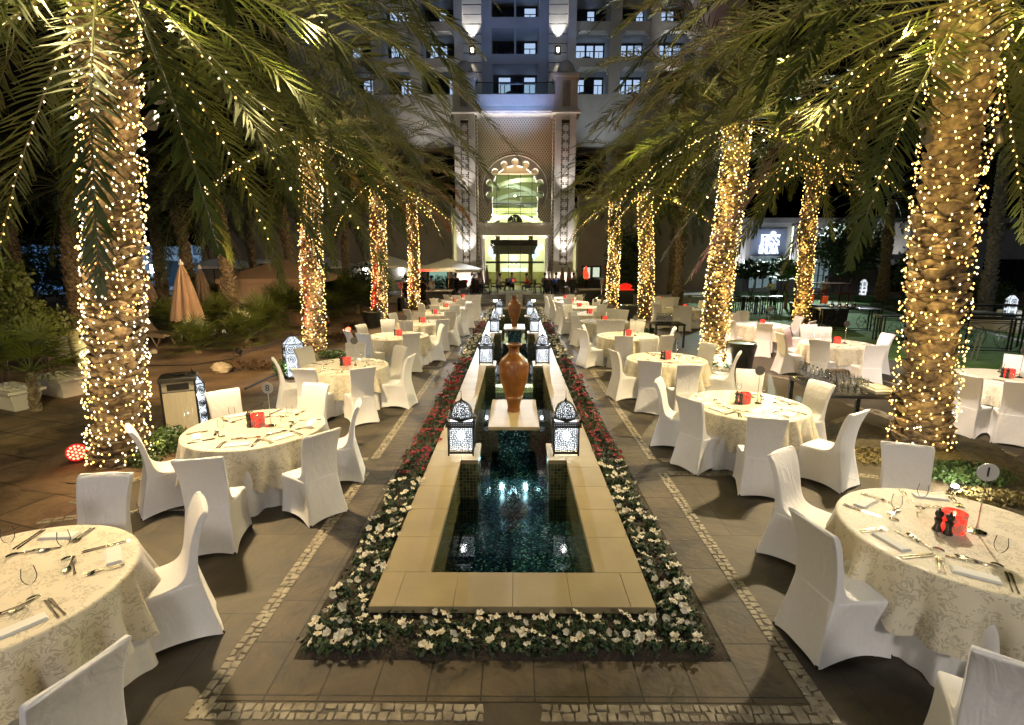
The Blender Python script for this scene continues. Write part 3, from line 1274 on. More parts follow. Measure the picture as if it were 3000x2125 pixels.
def lamp(name, kind, loc, energy, color, size=.05, target=None, angle=60, blend=.5, size_y=None):
    ld = bpy.data.lights.new(name, kind)
    ld.energy = energy
    ld.color = color
    if kind == 'AREA':
        ld.size = size
        if size_y:
            ld.shape = 'RECTANGLE'
            ld.size_y = size_y
    else:
        ld.shadow_soft_size = size
    if kind == 'SPOT':
        ld.spot_size = R(angle)
        ld.spot_blend = blend
    o = bpy.data.objects.new(name, ld)
    col.objects.link(o)
    o.location = loc
    if target is not None:
        o.rotation_euler = (Vector(target)-Vector(loc)).to_track_quat('-Z', 'Y').to_euler()
    return o


LITP = []


def lit_palm(base_px, Y=None, top_px=None, H=5.1, r=(.34, .27), nf=44, L_=4.4, nl=46, seed=1, label='', near=False, bulbs=420, br=.013, ribn=8,
             leaf=None, slabel='', lowel=-48, nb=7, dz=.115, extra=(), white=.25, ll=.5, wl=.028, far=False, ribsel=None, endp=42):
    x, y = P(*base_px)
    if Y:
        y = Y
    tx = x
    if top_px:
        a, z_ = V(top_px[0], top_px[1], y)
        tx = x+(a-x)*H/z_
    root = empty('date_palm', (x, y, 0), 0, label, 'palm tree', 'palms wound with fairy lights')
    mb, ax = bract_trunk((0, 0, 0), (tx-x, 0, H), r[0], r[1], seed=seed, nb=nb, dz=dz, far=far)
    mb.build('trunk', TRUNK, root, smooth=True, sharp=30)
    ribs = crown(root, (tx-x, 0, H+.1), nf, L_, nl, seed, leaf or LEAF, lowel, extra=extra, ll=ll, wl=wl, endp=endp)
    wax = lambda z: ax(z)+Vector((x, y, 0))
    rb = [ribs[i]+np.array([x, y, 0]) for i in (ribsel or range(nf-ribn, nf))]
    string_lights(slabel, wax, H, r[0], r[1], bulbs, br, seed, rb, near, white=white)
    LITP.append((x, y, tx, H))
    q = random.Random(seed+5)
    nl_ = 40 if near and y < 10 else 22 if near else 10
    for k in range(nl_):
        z = .25+(H-1.3)*((k+q.random())/nl_)
        a = -PI/2+(q.random()-.5)*2.9-math.atan2(x-CAMX, y)*.8
        rr = r[0]+(r[1]-r[0])*z/H+.13
        c = wax(z)
        ld = bpy.data.lights.new('string_light_glow', 'POINT')
        ld.energy = (1.0 if near and y < 10 else 2.6 if near else 5.5)*(.6+.8*q.random())*(1.25 if seed in (22, 14) else 1)
        ld.color = (1, .66, .20) if x > 0 else (1, .70, .32)
        ld.shadow_soft_size = .011 if y < 10 else .016
        lo = bpy.data.objects.new('string_light_glow', ld)
        col.objects.link(lo)
        lo.location = (c.x+rr*cos(a), c.y+rr*sin(a), c.z)
    return root


# azimuth: 0 = +x (right), 90 = away, 180 = left, 270 = towards the camera
ROWL, ROWR = 'left row', 'right row'
lit_palm((352, 1362), top_px=(322, 458), H=6.1, r=(.33, .30), nf=72, L_=4.9, nl=70, seed=3, lowel=-45, endp=38, near=True, bulbs=1700, br=.0135, ribn=9, wl=.031, nb=8,
         label='thick date palm beside the slatted litter bin, front of the left row',
         slabel='warm fairy lights wound densely round the thick palm beside the slatted litter bin', white=.45,
         extra=((2, 30, -50, 1.0), (-12, 14, -70, .95), (14, 10, -75, .95), (28, 20, -62, 1.05), (-30, 8, -80, .55), (172, 5, -85, .8), (200, 0, -85, .75), (45, 35, -45, 1.05), (10, 48, -38, 1.1)))
lit_palm((2692, 1310), top_px=(2793, 458), H=6.0, r=(.36, .36), nf=72, L_=4.9, nl=70, seed=8, lowel=-38, endp=34, near=True, bulbs=1050, br=.0145, ribn=11, wl=.031, nb=7, dz=.14,
         label='thick rough-barked date palm behind the table numbered 1, front of the right row',
         slabel='golden fairy lights spaced round the thick palm behind the table numbered 1', white=.15,
         extra=((178, 25, -50, 1.05), (165, 12, -60, 1.0), (192, 16, -66, 1.0), (150, 20, -60, 1.05), (205, 8, -74, .9), (20, 0, -85, .7), (-15, 5, -80, .75), (35, 10, -80, .8), (172, 42, -30, 1.1), (186, 34, -44, 1.1)))
lit_palm((922, 1035), top_px=(912, 640), H=6.0, r=(.31, .27), nf=66, L_=4.5, nl=60, seed=14, lowel=-22, endp=28, near=True, bulbs=700, br=.016, ribn=5,
         label='date palm with a silvery lit trunk, second of the '+ROWL+', behind the white lantern',
         slabel='fairy lights round the second palm of the left row, red glow along one edge', white=.4)
lit_palm((2085, 1070), top_px=(2130, 640), H=6.0, r=(.33, .29), nf=66, L_=4.5, nl=60, seed=22, lowel=-22, endp=28, near=True, bulbs=850, br=.016, ribn=6,
         label='leaning date palm, second of the '+ROWR+', behind a black drum',
         slabel='very dense warm fairy lights on the leaning palm behind the round black drum', white=.3)
lit_palm((1111, 955), top_px=(1109, 555), H=5.9, r=(.31, .27), nf=52, L_=4.4, nl=50, seed=31, lowel=-22, endp=28, bulbs=460, br=.016, ribn=2, far=True,
         label='date palm with red-lit edge, third of the '+ROWL, slabel='fairy lights on the third palm of the left row, red down its outer edge', wl=.034)
lit_palm((1213, 908), top_px=(1210, 600), H=6.0, r=(.30, .25), nf=48, L_=4.3, nl=44, seed=37, lowel=-22, endp=28, bulbs=420, br=.022, ribn=2, far=True,
         label='date palm with red-lit trunk, farthest of the '+ROWL+', by the menu board', slabel='fairy lights on the farthest palm of the left row, most of it glowing red', wl=.038)
lit_palm((1892, 942), top_px=(1893, 600), H=5.6, r=(.33, .28), nf=52, L_=4.4, nl=50, seed=43, lowel=-22, endp=28, bulbs=460, br=.019, ribn=2, far=True,
         label='date palm, third of the '+ROWR+', beside the small black drinks table', slabel='golden fairy lights on the third palm of the right row', wl=.034)
lit_palm((1792, 908), top_px=(1803, 620), H=5.7, r=(.32, .27), nf=48, L_=4.2, nl=44, seed=49, lowel=-22, endp=28, bulbs=480, br=.022, ribn=2, far=True,
         label='date palm, farthest of the '+ROWR+', beside the patio heater', slabel='golden fairy lights on the farthest palm of the right row', wl=.038)
AMB = lit_palm((2345, 962), top_px=(2369, 660), H=6.3, r=(.30, .26), nf=46, L_=3.5, nl=44, seed=57, lowel=-10, endp=22, bulbs=420, br=.018, far=True,
               label='slim date palm standing at the edge of the lawn, glowing amber', slabel='tiny amber fairy lights on the slim palm at the edge of the lawn', wl=.032, white=.1)


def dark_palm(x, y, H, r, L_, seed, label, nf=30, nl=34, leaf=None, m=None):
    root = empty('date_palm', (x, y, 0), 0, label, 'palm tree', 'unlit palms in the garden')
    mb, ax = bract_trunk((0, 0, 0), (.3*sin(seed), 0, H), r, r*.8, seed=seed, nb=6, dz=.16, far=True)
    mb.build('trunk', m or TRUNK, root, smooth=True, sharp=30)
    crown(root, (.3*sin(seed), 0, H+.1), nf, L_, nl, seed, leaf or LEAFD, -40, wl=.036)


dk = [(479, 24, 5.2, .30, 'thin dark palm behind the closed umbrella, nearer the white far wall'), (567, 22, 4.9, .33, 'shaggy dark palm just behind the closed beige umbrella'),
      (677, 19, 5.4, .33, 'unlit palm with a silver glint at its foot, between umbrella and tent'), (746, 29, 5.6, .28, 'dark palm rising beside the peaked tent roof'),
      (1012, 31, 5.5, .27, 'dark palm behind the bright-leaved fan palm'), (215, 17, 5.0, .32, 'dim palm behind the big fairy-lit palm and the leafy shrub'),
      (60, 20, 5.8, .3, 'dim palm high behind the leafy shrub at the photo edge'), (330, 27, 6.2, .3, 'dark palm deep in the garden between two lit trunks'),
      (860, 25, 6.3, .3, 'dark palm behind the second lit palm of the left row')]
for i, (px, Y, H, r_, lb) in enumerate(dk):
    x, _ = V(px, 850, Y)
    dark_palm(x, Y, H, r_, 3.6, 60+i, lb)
SILV = mat('blue_lit_trunk', (.30, .29, .27), .85, c2=(.15, .15, .14), scale=9, bump=.6, bscale=60)
for i, (px, Y, H, r_, lb) in enumerate([(2896, 24, 7.6, .34, 'tall pale-trunked palm lit blue from below by the dark building at the photo edge'),
                                        (2587, 30, 6.0, .36, 'dark palm on the lawn side, in front of the trellis doorway'),
                                        (1985, 29, 6.2, .33, 'shaggy palm between the third and second lit palms of the right row'),
                                        (1965, 33.5, 13.0, .3, 'very tall palm high beside the hotel balconies')]):
    x, _ = V(px, 850, Y)
    dark_palm(x, Y, H, r_, 3.8, 80+i, lb, m=SILV if i == 0 else None)


# ------------------------------------------------------------------ covered chair
def chair_mesh(seed):
    q = random.Random(seed)
    mb = MB()
    ns = 8

    def ring(yb, yf, wb, wf, z, hem=0.0, pinch=0.0, bz=0.0, ztop=0.0, rad=.03, tilt=0.0, bow=0.0):
        """rounded rectangle from the back edge yb to the front edge yf"""
        c = [(-wb, yb), (wb, yb), (wf, yf), (-wf, yf)]
        pts = []
        for s in range(4):
            a, b = c[s], c[(s+1) % 4]
            for i in range(ns):
                t = i/ns
                tt = .5-.5*cos(PI*t)
                tt = t*.55+tt*.45
                x, y = a[0]+(b[0]-a[0])*tt, a[1]+(b[1]-a[1])*tt
                m_ = 1-abs(2*tt-1)**2.2
                nx, ny = [(0, 1), (-1, 0), (0, -1), (1, 0)][s]
                k = pinch*m_*(.55 if s in (0, 2) else 1)
                x, y = x+nx*k, y+ny*k
                zz = z+hem*m_*(1 if s != 0 else .7)+bz
                if s == 0 or s == 2:
                    zz += -ztop*m_+ztop
                # round the corners
                e = min(t, 1-t)
                if e < .02:
                    x *= 1-rad*.35
                    y = y-(y-(yb+yf)/2)*rad*.4
                y += bow*(1-(x/max(wb, .01))**2)
                pts.append((x, y, zz+tilt*(y-yb)))
        return pts
    W = .232
    R_ = []
    R_.append(ring(-.335, .275, W+.018, W+.012, .006, hem=.055, pinch=.018))
    R_.append(ring(-.322, .268, W+.006, W+.004, .07, hem=.04, pinch=.034))
    R_.append(ring(-.300, .258, W-.008, W-.004, .17, hem=.015, pinch=.040))
    R_.append(ring(-.275, .250, W-.020, W-.008, .28, pinch=.034))
    R_.append(ring(-.255, .246, W-.028, W-.008, .37, pinch=.022))
    R_.append(ring(-.242, .246, W-.032, W-.006, .425, pinch=.008))
    R_.append(ring(-.236, .242, W-.034, W-.008, .452, pinch=.002))
    R_.append(ring(-.234, .228, W-.035, W-.018, .463))
    R_.append(ring(-.233, .17, W-.036, W-.03, .468))
    R_.append(ring(-.231, .07, W-.036, W-.034, .470))
    R_.append(ring(-.229, -.02, W-.036, W-.036, .474))
    R_.append(ring(-.227, -.085, W-.036, W-.036, .487))
    R_.append(ring(-.225, -.125, W-.036, W-.036, .512, tilt=.05))
    R_.append(ring(-.225, -.152, W-.036, W-.037, .56))
    R_.append(ring(-.230, -.172, W-.035, W-.037, .64))
    R_.append(ring(-.242, -.188, W-.033, W-.036, .73))
    R_.append(ring(-.262, -.208, W-.028, W-.031, .82, bow=-.006))
    R_.append(ring(-.290, -.236, W-.020, W-.024, .91, bow=-.012))
    R_.append(ring(-.318, -.266, W-.013, W-.017, .975, ztop=-.006, bow=-.016))
    R_.append(ring(-.328, -.284, W-.012, W-.018, .998, ztop=-.014, bow=-.017))
    R_.append(ring(-.322, -.298, W-.02, W-.024, 1.006, ztop=-.015, bow=-.017))
    # stretch folds running from the seat corner to the feet
    out = []
    for k, r_ in enumerate(R_):
        rr = []
        for i, (x, y, z) in enumerate(r_):
            if z < .44:
                s = i//ns
                t = (i % ns)/ns
                u = (1-z/.46)
                amp = .010*u*(1-abs(2*t-1))
                w = sin((t*2.2-z*3.2+seed*.7)*PI*1.3)*amp
                if s in (1, 3):
                    x += w*(1 if s == 1 else -1)
                else:
                    y += w
            rr.append((x+(q.random()-.5)*.0015, y+(q.random()-.5)*.0015, z))
        out.append(rr)
    mb.loft(out, False, True)
    return mb


CHP = []
for k in range(3):
    root = empty('covered_chair')
    o = chair_mesh(k).build('chair_cover', FAB, root, smooth=True, sharp=70)
    sb = o.modifiers.new('smooth', 'SUBSURF')
    sb.levels = sb.render_levels = 1
    dg = bpy.context.evaluated_depsgraph_get()
    dg.update()
    me = bpy.data.meshes.new_from_object(o.evaluated_get(dg))
    me.name = 'chair_cover'
    o.modifiers.clear()
    o.data = me
    for sx in (-1, 1):
        for y in (-.33, .27):
            link('foot', MB().tube([(sx*.225, y*.985, 0), (sx*.225, y*.985, .03)], .012, 6).mesh('foot', BLACK), root)
    CHP.append(Proto(root))

# ------------------------------------------------------------------ tables
TR = .80


def damask(name, c1, c2, sc_=1.0):
    m = mat(name, c1, .6, sheen=.2)
    N, L, b = nodes_of(m)
    tc = N.new('ShaderNodeTexCoord')
    n0 = N.new('ShaderNodeTexNoise')
    n0.inputs['Scale'].default_value = 9*sc_
    n0.inputs['Detail'].default_value = 1
    L.new(tc.outputs['Object'], n0.inputs[0])
    mx = N.new('ShaderNodeMix')
    mx.data_type = 'RGBA'
    mx.blend_type = 'LINEAR_LIGHT'
    mx.inputs[0].default_value = .16
    L.new(tc.outputs['Object'], mx.inputs[6])
    L.new(n0.outputs['Color'], mx.inputs[7])
    v = N.new('ShaderNodeTexVoronoi')
    v.feature = 'DISTANCE_TO_EDGE'
    v.inputs['Scale'].default_value = 15*sc_
    L.new(mx.outputs[2], v.inputs['Vector'])
    w = N.new('ShaderNodeTexWave')
    w.wave_type = 'RINGS'
    w.inputs['Scale'].default_value = 6*sc_
    w.inputs['Distortion'].default_value = 14
    w.inputs['Detail'].default_value = 1.5
    w.inputs['Detail Scale'].default_value = 2.6
    L.new(mx.outputs[2], w.inputs['Vector'])
    r = N.new('ShaderNodeMath')
    r.operation = 'LESS_THAN'
    r.inputs[1].default_value = .045
    L.new(v.outputs['Distance'], r.inputs[0])
    r2 = N.new('ShaderNodeMath')
    r2.operation = 'GREATER_THAN'
    r2.inputs[1].default_value = .66
    L.new(w.outputs['Fac'], r2.inputs[0])
    a = N.new('ShaderNodeMath')
    a.operation = 'MAXIMUM'
    a.operation = 'MULTIPLY'
    n9 = N.new('ShaderNodeTexNoise')
    n9.inputs['Scale'].default_value = 11
    L.new(tc.outputs['Object'], n9.inputs[0])
    g9 = N.new('ShaderNodeMath')
    g9.operation = 'GREATER_THAN'
    g9.inputs[1].default_value = .47
    L.new(n9.outputs[0], g9.inputs[0])
    L.new(g9.outputs[0], a.inputs[0])
    L.new(r2.outputs[0], a.inputs[1])
    m2 = N.new('ShaderNodeMix')
    m2.data_type = 'RGBA'
    m2.inputs[6].default_value = (*c1, 1)
    m2.inputs[7].default_value = (*c2, 1)
    L.new(a.outputs[0], m2.inputs[0])
    L.new(m2.outputs[2], b.inputs['Base Color'])
    mr = N.new('ShaderNodeMapRange')
    mr.inputs['To Min'].default_value = .65
    mr.inputs['To Max'].default_value = .38
    L.new(a.outputs[0], mr.inputs[0])
    L.new(mr.outputs[0], b.inputs['Roughness'])
    return m


CLOTH = damask('damask_cloth', (.71, .63, .47), (.50, .435, .31))
REDJ = emis('red_jar_glow', (1.0, .035, .015), 2.6)
REDD = mat('red_jar_pattern', (.20, .09, .05), .3, .2)


def drape(r0, ztop, zbot, nfold, amp, seed, top=True, hemvar=.0, n=192):
    q = random.Random(seed)
    ph = [q.random()*6.28 for _ in range(6)]
    mb = MB()
    rings = []
    if top:
        for rr in (.02, r0*.4, r0*.75, r0*.93, r0*.985):
            rings.append([(rr*cos(2*PI*j/n), rr*sin(2*PI*j/n), ztop) for j in range(n)])
        rings.append([((r0+.004)*cos(2*PI*j/n), (r0+.004)*sin(2*PI*j/n), ztop-.006) for j in range(n)])
    lv = 11
    for k in range(lv):
        t = k/(lv-1)
        ring = []
        for j in range(n):
            a = 2*PI*j/n
            f = sin(nfold*a+ph[0]+.9*sin(3*a+ph[1]))*.6+sin(nfold*1.7*a+ph[2]+sin(2*a+ph[3]))*.3+sin(5*a+ph[4])*.35
            f = math.copysign(abs(f)**.8, f)
            hz = hemvar*(sin(4*a+ph[5])*.7+sin(9*a+ph[1])*.3)
            z = ztop-.015-(ztop-.015-zbot-hz)*t
            r = r0+.008+amp*t**1.1*(f+.55)+.015*t
            ring.append((r*cos(a), r*sin(a), z))
        rings.append(ring)
    mb.loft(rings, top, False)
    return mb


DR = [drape(TR, .752, .33, 18, .085, 40+k, hemvar=.075).mesh('tablecloth', CLOTH, True, 60) for k in range(3)]
SK = [drape(TR-.04, .735, .012, 16, .095, 60+k, top=False).mesh('table_skirt', SKIRT, True, 60) for k in range(2)]
root = empty('round_table')
MB().lathe([(0.01, .70), (.77, .70), (.775, .71), (.775, .732), (.77, .735), (.01, .735)], 40).build('table_top', WOODB, root)
for s in (-1, 1):
    for t in (-1, 1):
        MB().tube([(s*.38, t*.38, .70), (s*.52, t*.52, 0)], .014, 8).build('leg', BLACK, root)
TABP = Proto(root)


# --- things on the tables
def cutlery(kind):
    mb = MB()
    if kind == 'knife':
        hand = [(-.115, .0045), (-.10, .0065), (-.06, .0055), (-.015, .0042), (0, .005)]
        for (x0, w0), (x1, w1) in zip(hand, hand[1:]):
            mb.add([(x0, -w0, 0), (x1, -w1, 0), (x1, w1, 0), (x0, w0, 0), (x0, -w0*.7, .004), (x1, -w1*.7, .004), (x1, w1*.7, .004), (x0, w0*.7, .004)],
                   [(4, 5, 6, 7), (0, 1, 5, 4), (2, 3, 7, 6), (0, 4, 7, 3), (1, 2, 6, 5)])
        mb.add([(0, -.006, .001), (.10, -.009, .001), (.118, .002, .001), (.11, .006, .001), (0, .005, .001), (0, -.006, .0025), (.10, -.009, .0025), (.118, .002, .0025), (.11, .006, .003), (0, .005, .004)],
               [(5, 6, 7, 8, 9), (0, 1, 6, 5), (1, 2, 7, 6), (2, 3, 8, 7), (3, 4, 9, 8)])
        return mb
    prof = [(-.10, .006, .003), (-.085, .0068, .002), (-.04, .0035, .003), (0, .0025, .007), (.025, .003, .008)]
    for (x0, w0, z0), (x1, w1, z1) in zip(prof, prof[1:]):
        mb.add([(x0, -w0, z0), (x1, -w1, z1), (x1, w1, z1), (x0, w0, z0), (x0, -w0, z0+.003), (x1, -w1, z1+.003), (x1, w1, z1+.003), (x0, w0, z0+.003)],
               [(4, 5, 6, 7), (0, 1, 5, 4), (2, 3, 7, 6), (0, 4, 7, 3), (1, 2, 6, 5)])
    if kind == 'spoon':
        vs = []
        for (x_, w_, z_) in ((.025, .003, .010), (.035, .012, .007), (.05, .018, .003), (.066, .0185, .002), (.08, .013, .004), (.088, .003, .007)):
            vs += [(x_, -w_, z_+.003), (x_, 0, z_-.002), (x_, w_, z_+.003)]
        mb.add(vs, [(3*i+j, 3*i+3+j, 3*i+4+j, 3*i+1+j) for i in range(5) for j in range(2)])
    else:
        vs = [(.025, -.003, .010), (.025, .003, .010), (.036, .012, .006), (.036, -.012, .006), (.05, .0125, .003), (.05, -.0125, .003)]
        mb.add(vs, [(0, 3, 2, 1), (3, 5, 4, 2)])
        for i in range(4):
            y = -.0125+i*.00725
            mb.add([(.05, y, .003), (.05, y+.0035, .003), (.072, y+.0035, .001), (.088, y+.0028, .006), (.088, y+.0006, .006), (.072, y, .001)], [(0, 5, 2, 1), (5, 4, 3, 2)])
    return mb


CUT = {k: cutlery(k).mesh(k, SILVER, True, 40) for k in ('knife', 'fork', 'spoon')}
NAPM = mat('napkin_cloth', (.80, .78, .72), .85, bump=.1, scale=60)
mb = MB()
for k in range(4):
    e = .003*k
    mb.bev(-.105+e, .105-e*.5, -.04+e*.7, .04-e, .0032*k, .0032*k+.0029, .0012)
NAP = mb.mesh('napkin', NAPM)
wine = [(.001, .004), (.028, .003), (.033, .0015), (.034, 0), (.033, 0.003), (.015, .007), (.004, .012), (.0032, .03), (.0032, .085), (.008, .095), (.024, .108), (.034, .128), (.038, .148), (.036, .17), (.031, .205)]
WINE = MB().lathe(wine, 24, cap=False).mesh('wine_glass', GLASS, True, 60)
MILLM = mat('dark_mill_wood', (.015, .010, .008), .3, coat=.4)
MILL = MB().lathe([(.001, 0), (.024, 0), (.026, .006), (.024, .012), (.017, .03), (.015, .05), (.021, .07), (.022, .078), (.014, .084), (.014, .09), (.02, .097), (.023, .112), (.019, .126), (.008, .131), (.006, .138), (.008, .143), (.001, .147)], 20).mesh('pepper_mill', MILLM, True, 40)
# red candle jar, glowing with a darker pattern
JG = bpy.data.materials.new('red_candle_glass')
JG.use_nodes = True
N, L, b = nodes_of(JG)
tc = N.new('ShaderNodeTexCoord')
n0 = N.new('ShaderNodeTexVoronoi')
n0.inputs['Scale'].default_value = 34
n0.feature = 'SMOOTH_F1'
L.new(tc.outputs['Object'], n0.inputs['Vector'])
cr = N.new('ShaderNodeValToRGB')
cr.color_ramp.elements[0].position = .30
cr.color_ramp.elements[0].color = (1, .02, .012, 1)
cr.color_ramp.elements[1].position = .44
cr.color_ramp.elements[1].color = (.14, .05, .03, 1)
L.new(n0.outputs['Distance'], cr.inputs[0])
L.new(cr.outputs[0], b.inputs['Emission Color'])
b.inputs['Emission Strength'].default_value = 1.1
b.inputs['Base Color'].default_value = (.35, .02, .012, 1)
b.inputs['Roughness'].default_value = .15
JAR = MB().lathe([(.001, 0), (.046, 0), (.05, .004), (.051, .10), (.0475, .102), (.046, .098), (.045, .03), (.001, .028)], 28).mesh('jar_glass', JG, True, 50)
FLAME = emis('candle_flame', (1, .55, .2), 30)
CANDLE = MB().lathe([(.001, .029), (.03, .029), (.03, .055), (.001, .056)], 14).mesh('candle', mat('wax', (.8, .35, .25), .4))
FL = MB().lathe([(.001, .06), (.006, .068), (.004, .08), (.0005, .09)], 8).mesh('flame', FLAME, True)


def text_mesh(s, size, m, ext=.001, name='lettering'):
    cu = bpy.data.curves.new('t', 'FONT')
    cu.body = s
    cu.size = size
    cu.align_x = 'CENTER'
    cu.align_y = 'CENTER'
    cu.extrude = ext
    ob = bpy.data.objects.new('t', cu)
    col.objects.link(ob)
    dg = bpy.context.evaluated_depsgraph_get()
    dg.update()
    me = bpy.data.meshes.new_from_object(ob.evaluated_get(dg))
    me.name = name
    me.materials.clear()
    me.materials.append(m)
    bpy.data.objects.remove(ob)
    return me


def number_stand(loc, digit, yaw, lean, lb):
    root = empty('table_number_stand', loc, yaw, lb, 'table number', 'round table numbers on steel stands')
    root.scale = (1.4, 1.4, 1.4)
    MB().lathe([(.001, .012), (.012, .012), (.03, .006), (.042, .003), (.045, 0), (.045, .004), (.03, .009), (.008, .018), (.004, .05)], 24, cap=False).build('base', CHROME, root, smooth=True)
    MB().tube([(0, 0, .01), (0, 0, .30)], .0035, 8).build('stem', CHROME, root)
    dk = mat('number_disc_white', (.62, .60, .56), .35, .3) if digit else mat('number_disc_dark', (.13, .12, .11), .35, .5)
    MB().disc((0, 0, .345), .05, 28, (0, 1, 0), .004).build('disc', dk, root, smooth=True)
    if digit:
        o = link('numeral', text_mesh(digit, .078, BLACK, .0008), root, (0, -.0035, .345))
        o.rotation_euler = (PI/2, 0, 0)
    return root


def fold(root, loc, rz):
    root.location = loc
    root.rotation_euler = (0, 0, rz)


ntab = 0
chn = 0


def table(cx, cy, chairs, lb, settings=True, digit=None, seed=0, skirt_dark=None, detail=2, cand=(0.02, .02)):
    """chairs: photo pixels of the middle of each backrest's top edge"""
    global ntab, chn
    ntab += 1
    q = random.Random(ntab*17+seed)
    TABP.place((cx, cy, 0), q.random(), f'round table under its cloths, {lb}', 'round banquet tables', 'table')
    o = link('tablecloth', DR[ntab % 3], None, (cx, cy, 0), q.random()*6)
    tag(o, f'cream damask tablecloth on {lb}', 'tablecloth', 'damask tablecloths')
    o = link('table_skirt', SK[ntab % 2], None, (cx, cy, 0), q.random()*6)
    tag(o, f'plain white underskirt below the damask cloth of {lb}', 'tablecloth', 'white table skirts')
    angs = []
    used = {}
    for cc in chairs:
        if len(cc) == 4:
            xa, ya = P(cc[0], cc[1], 1.0)
            xb, yb = P(cc[2], cc[3], 1.0)
            x, y = (xa+xb)/2, (ya+yb)/2
        else:
            x, y = P(*cc, 1.0)
        dx, dy = cx-x, cy-y
        a = math.atan2(-dx, dy)
        jit = (q.random()-.5)*.16
        # the top edge of the back is .30 behind the seat centre
        d = math.hypot(dx, dy)
        d2 = max(1.20, min(d, 1.75))
        ux, uy = dx/d, dy/d
        x0, y0 = cx-ux*(d2-.30), cy-uy*(d2-.30)
        if len(cc) == 4:
            # backrest corners seen in the photo fix both place and turn
            a = math.atan2(yb-ya, xb-xa)
            jit = 0
            x0, y0 = x-.30*sin(a), y+.30*cos(a)
        angs.append(math.atan2(-uy, -ux))
        deg = math.degrees(math.atan2(-uy, -ux)) % 360
        side = ['right-hand side', 'far right side', 'far side', 'far left side', 'left-hand side', 'near left side', 'near side', 'near right side'][int(((deg+22.5) % 360)//45)]
        k = used.get(side, 0)
        used[side] = k+1
        sx = '' if k == 0 else ', second there' if k == 1 else ', third there'
        CHP[chn % 3].place((x0, y0, 0), a+jit, f'white covered chair, {side} of {lb}{sx}', 'white spandex-covered banquet chairs', 'chair')
        chn += 1
    if not settings:
        return
    zt = .7535
    # candle, mills, number
    jr = empty('candle_jar', (cx+cand[0], cy+cand[1], zt), 0, f'glowing red candle jar on {lb}', 'candle', 'red candle jars')
    link('jar_glass', JAR, jr)
    jr.scale = (1.6, 1.6, 1.5)
    if detail > 1:
        link('candle', CANDLE, jr)
        link('flame', FL, jr)
    for k, (mx, my) in enumerate(((-.085, .0), (-.06, -.055))[:2 if detail > 1 else 1]):
        o = link('pepper_mill', MILL, None, (cx+cand[0]+mx*1.35, cy+cand[1]+my*1.1, zt), 0)
        o.scale = (1.25, 1.25, 1.25)
        tag(o, f'{"rear" if k == 0 else "front"} black mill of the pair on {lb}', 'mill', 'black mills')
    nx, ny = cx+cand[0]+.17, cy+cand[1]-.02
    number_stand((nx, ny, zt), digit, (-.25 if digit == '1' else .1*(q.random()-.5))*1.0, 0,
                 f'steel stand with round {"white" if digit else "dark"} disc on {lb}')
    # places: at the chairs
    n = len(angs)
    for i, a in enumerate(angs):
        rr = .60
        ca, sa = cos(a), sin(a)
        tx, ty = -sa, ca

        def put(me, nm, r_, off, rot, word, cat, dz=0.0):
            o = link(nm, me, None, (cx+ca*r_+tx*off, cy+sa*r_+ty*off, zt+dz), a+rot)
            k_ = 1.0 if nm == 'wine_glass' else 1.2
            o.scale = (k_, k_, k_)
            tag(o, f'{word}, {lb}', cat, f'{nm.replace("_", " ")}s on the tables')
        put(NAP, 'napkin', rr+.02+.03*q.random(), .02*(q.random()-.5), PI/2+(q.random()-.5)*.3, 'folded cream napkin laid at a place', 'napkin')
        put(CUT['knife'], 'knife', rr, .165, PI+(q.random()-.5)*.12, 'steel knife beside a napkin', 'knife')
        put(CUT['fork'], 'fork', rr, -.165, PI+(q.random()-.5)*.12, 'steel fork beside a napkin', 'fork')
        if detail > 1:
            put(CUT['knife'], 'knife', rr, .19, PI+(q.random()-.5)*.12, 'steel knife beside a napkin', 'knife')
            put(CUT['fork'], 'fork', rr, -.19, PI+(q.random()-.5)*.12, 'steel fork beside a napkin', 'fork')
            put(CUT['fork'], 'fork', rr-.16, -.02, PI/2+(q.random()-.5)*.3, 'dessert fork lying crosswise above a napkin', 'fork')
            put(CUT['spoon'], 'spoon', rr-.185, .02, -PI/2+(q.random()-.5)*.3, 'dessert spoon lying crosswise above a napkin', 'spoon')
        if i % 2 == 0 or detail > 1:
            put(WINE, 'wine_glass', rr-.19-.04*q.random(), .14, 0, 'empty stemmed wine glass standing at a place', 'glass')


# left row, from the photo foreground to the steps
LW = 'the {} table in the left row'
RW = 'the {} table in the right row'
OW = 'the {} table of the outer row by the lawn'
table(-3.33, 2.86, [(305, 1389), (581, 1474), (20, 2098, 403, 1838)], 'the table cut by the left photo edge', cand=(-.4, .1))
table(-3.18, 6.02, [(379, 1252), (572, 1343), (945, 1266), (1049, 1181), (654, 1146), (925, 1124)], 'the table numbered 8', digit='8', cand=(.0, .06))
table(-3.27, 9.72, [(802, 1051), (901, 1021), (888, 1080), (1059, 1078), (1040, 1006), (1174, 1015), (1203, 1042)], LW.format('third'), detail=2)
table(-3.12, 13.62, [(1015, 969), (1070, 952), (1062, 977), (1126, 930), (1207, 977), (1288, 952)], LW.format('fourth'), detail=1)
table(-2.98, 16.5, [(1186, 940), (1298, 936), (1333, 923), (1185, 919.6)], LW.format('fifth'), detail=1)
table(-2.98, 19.1, [(1224, 915), (1191, 907), (1320, 913), (1365, 905)], LW.format('sixth'), detail=1)
table(-2.9, 21.7, [(1231, 890), (1255, 886), (1262, 897), (1338, 896), (1352, 901), (1377, 890.5)], LW.format('seventh'), detail=1)
table(-2.8, 24.3, [(1269, 876), (1292, 873), (1289, 879), (1354, 881), (1397, 876.5)], LW.format('eighth'), detail=1)
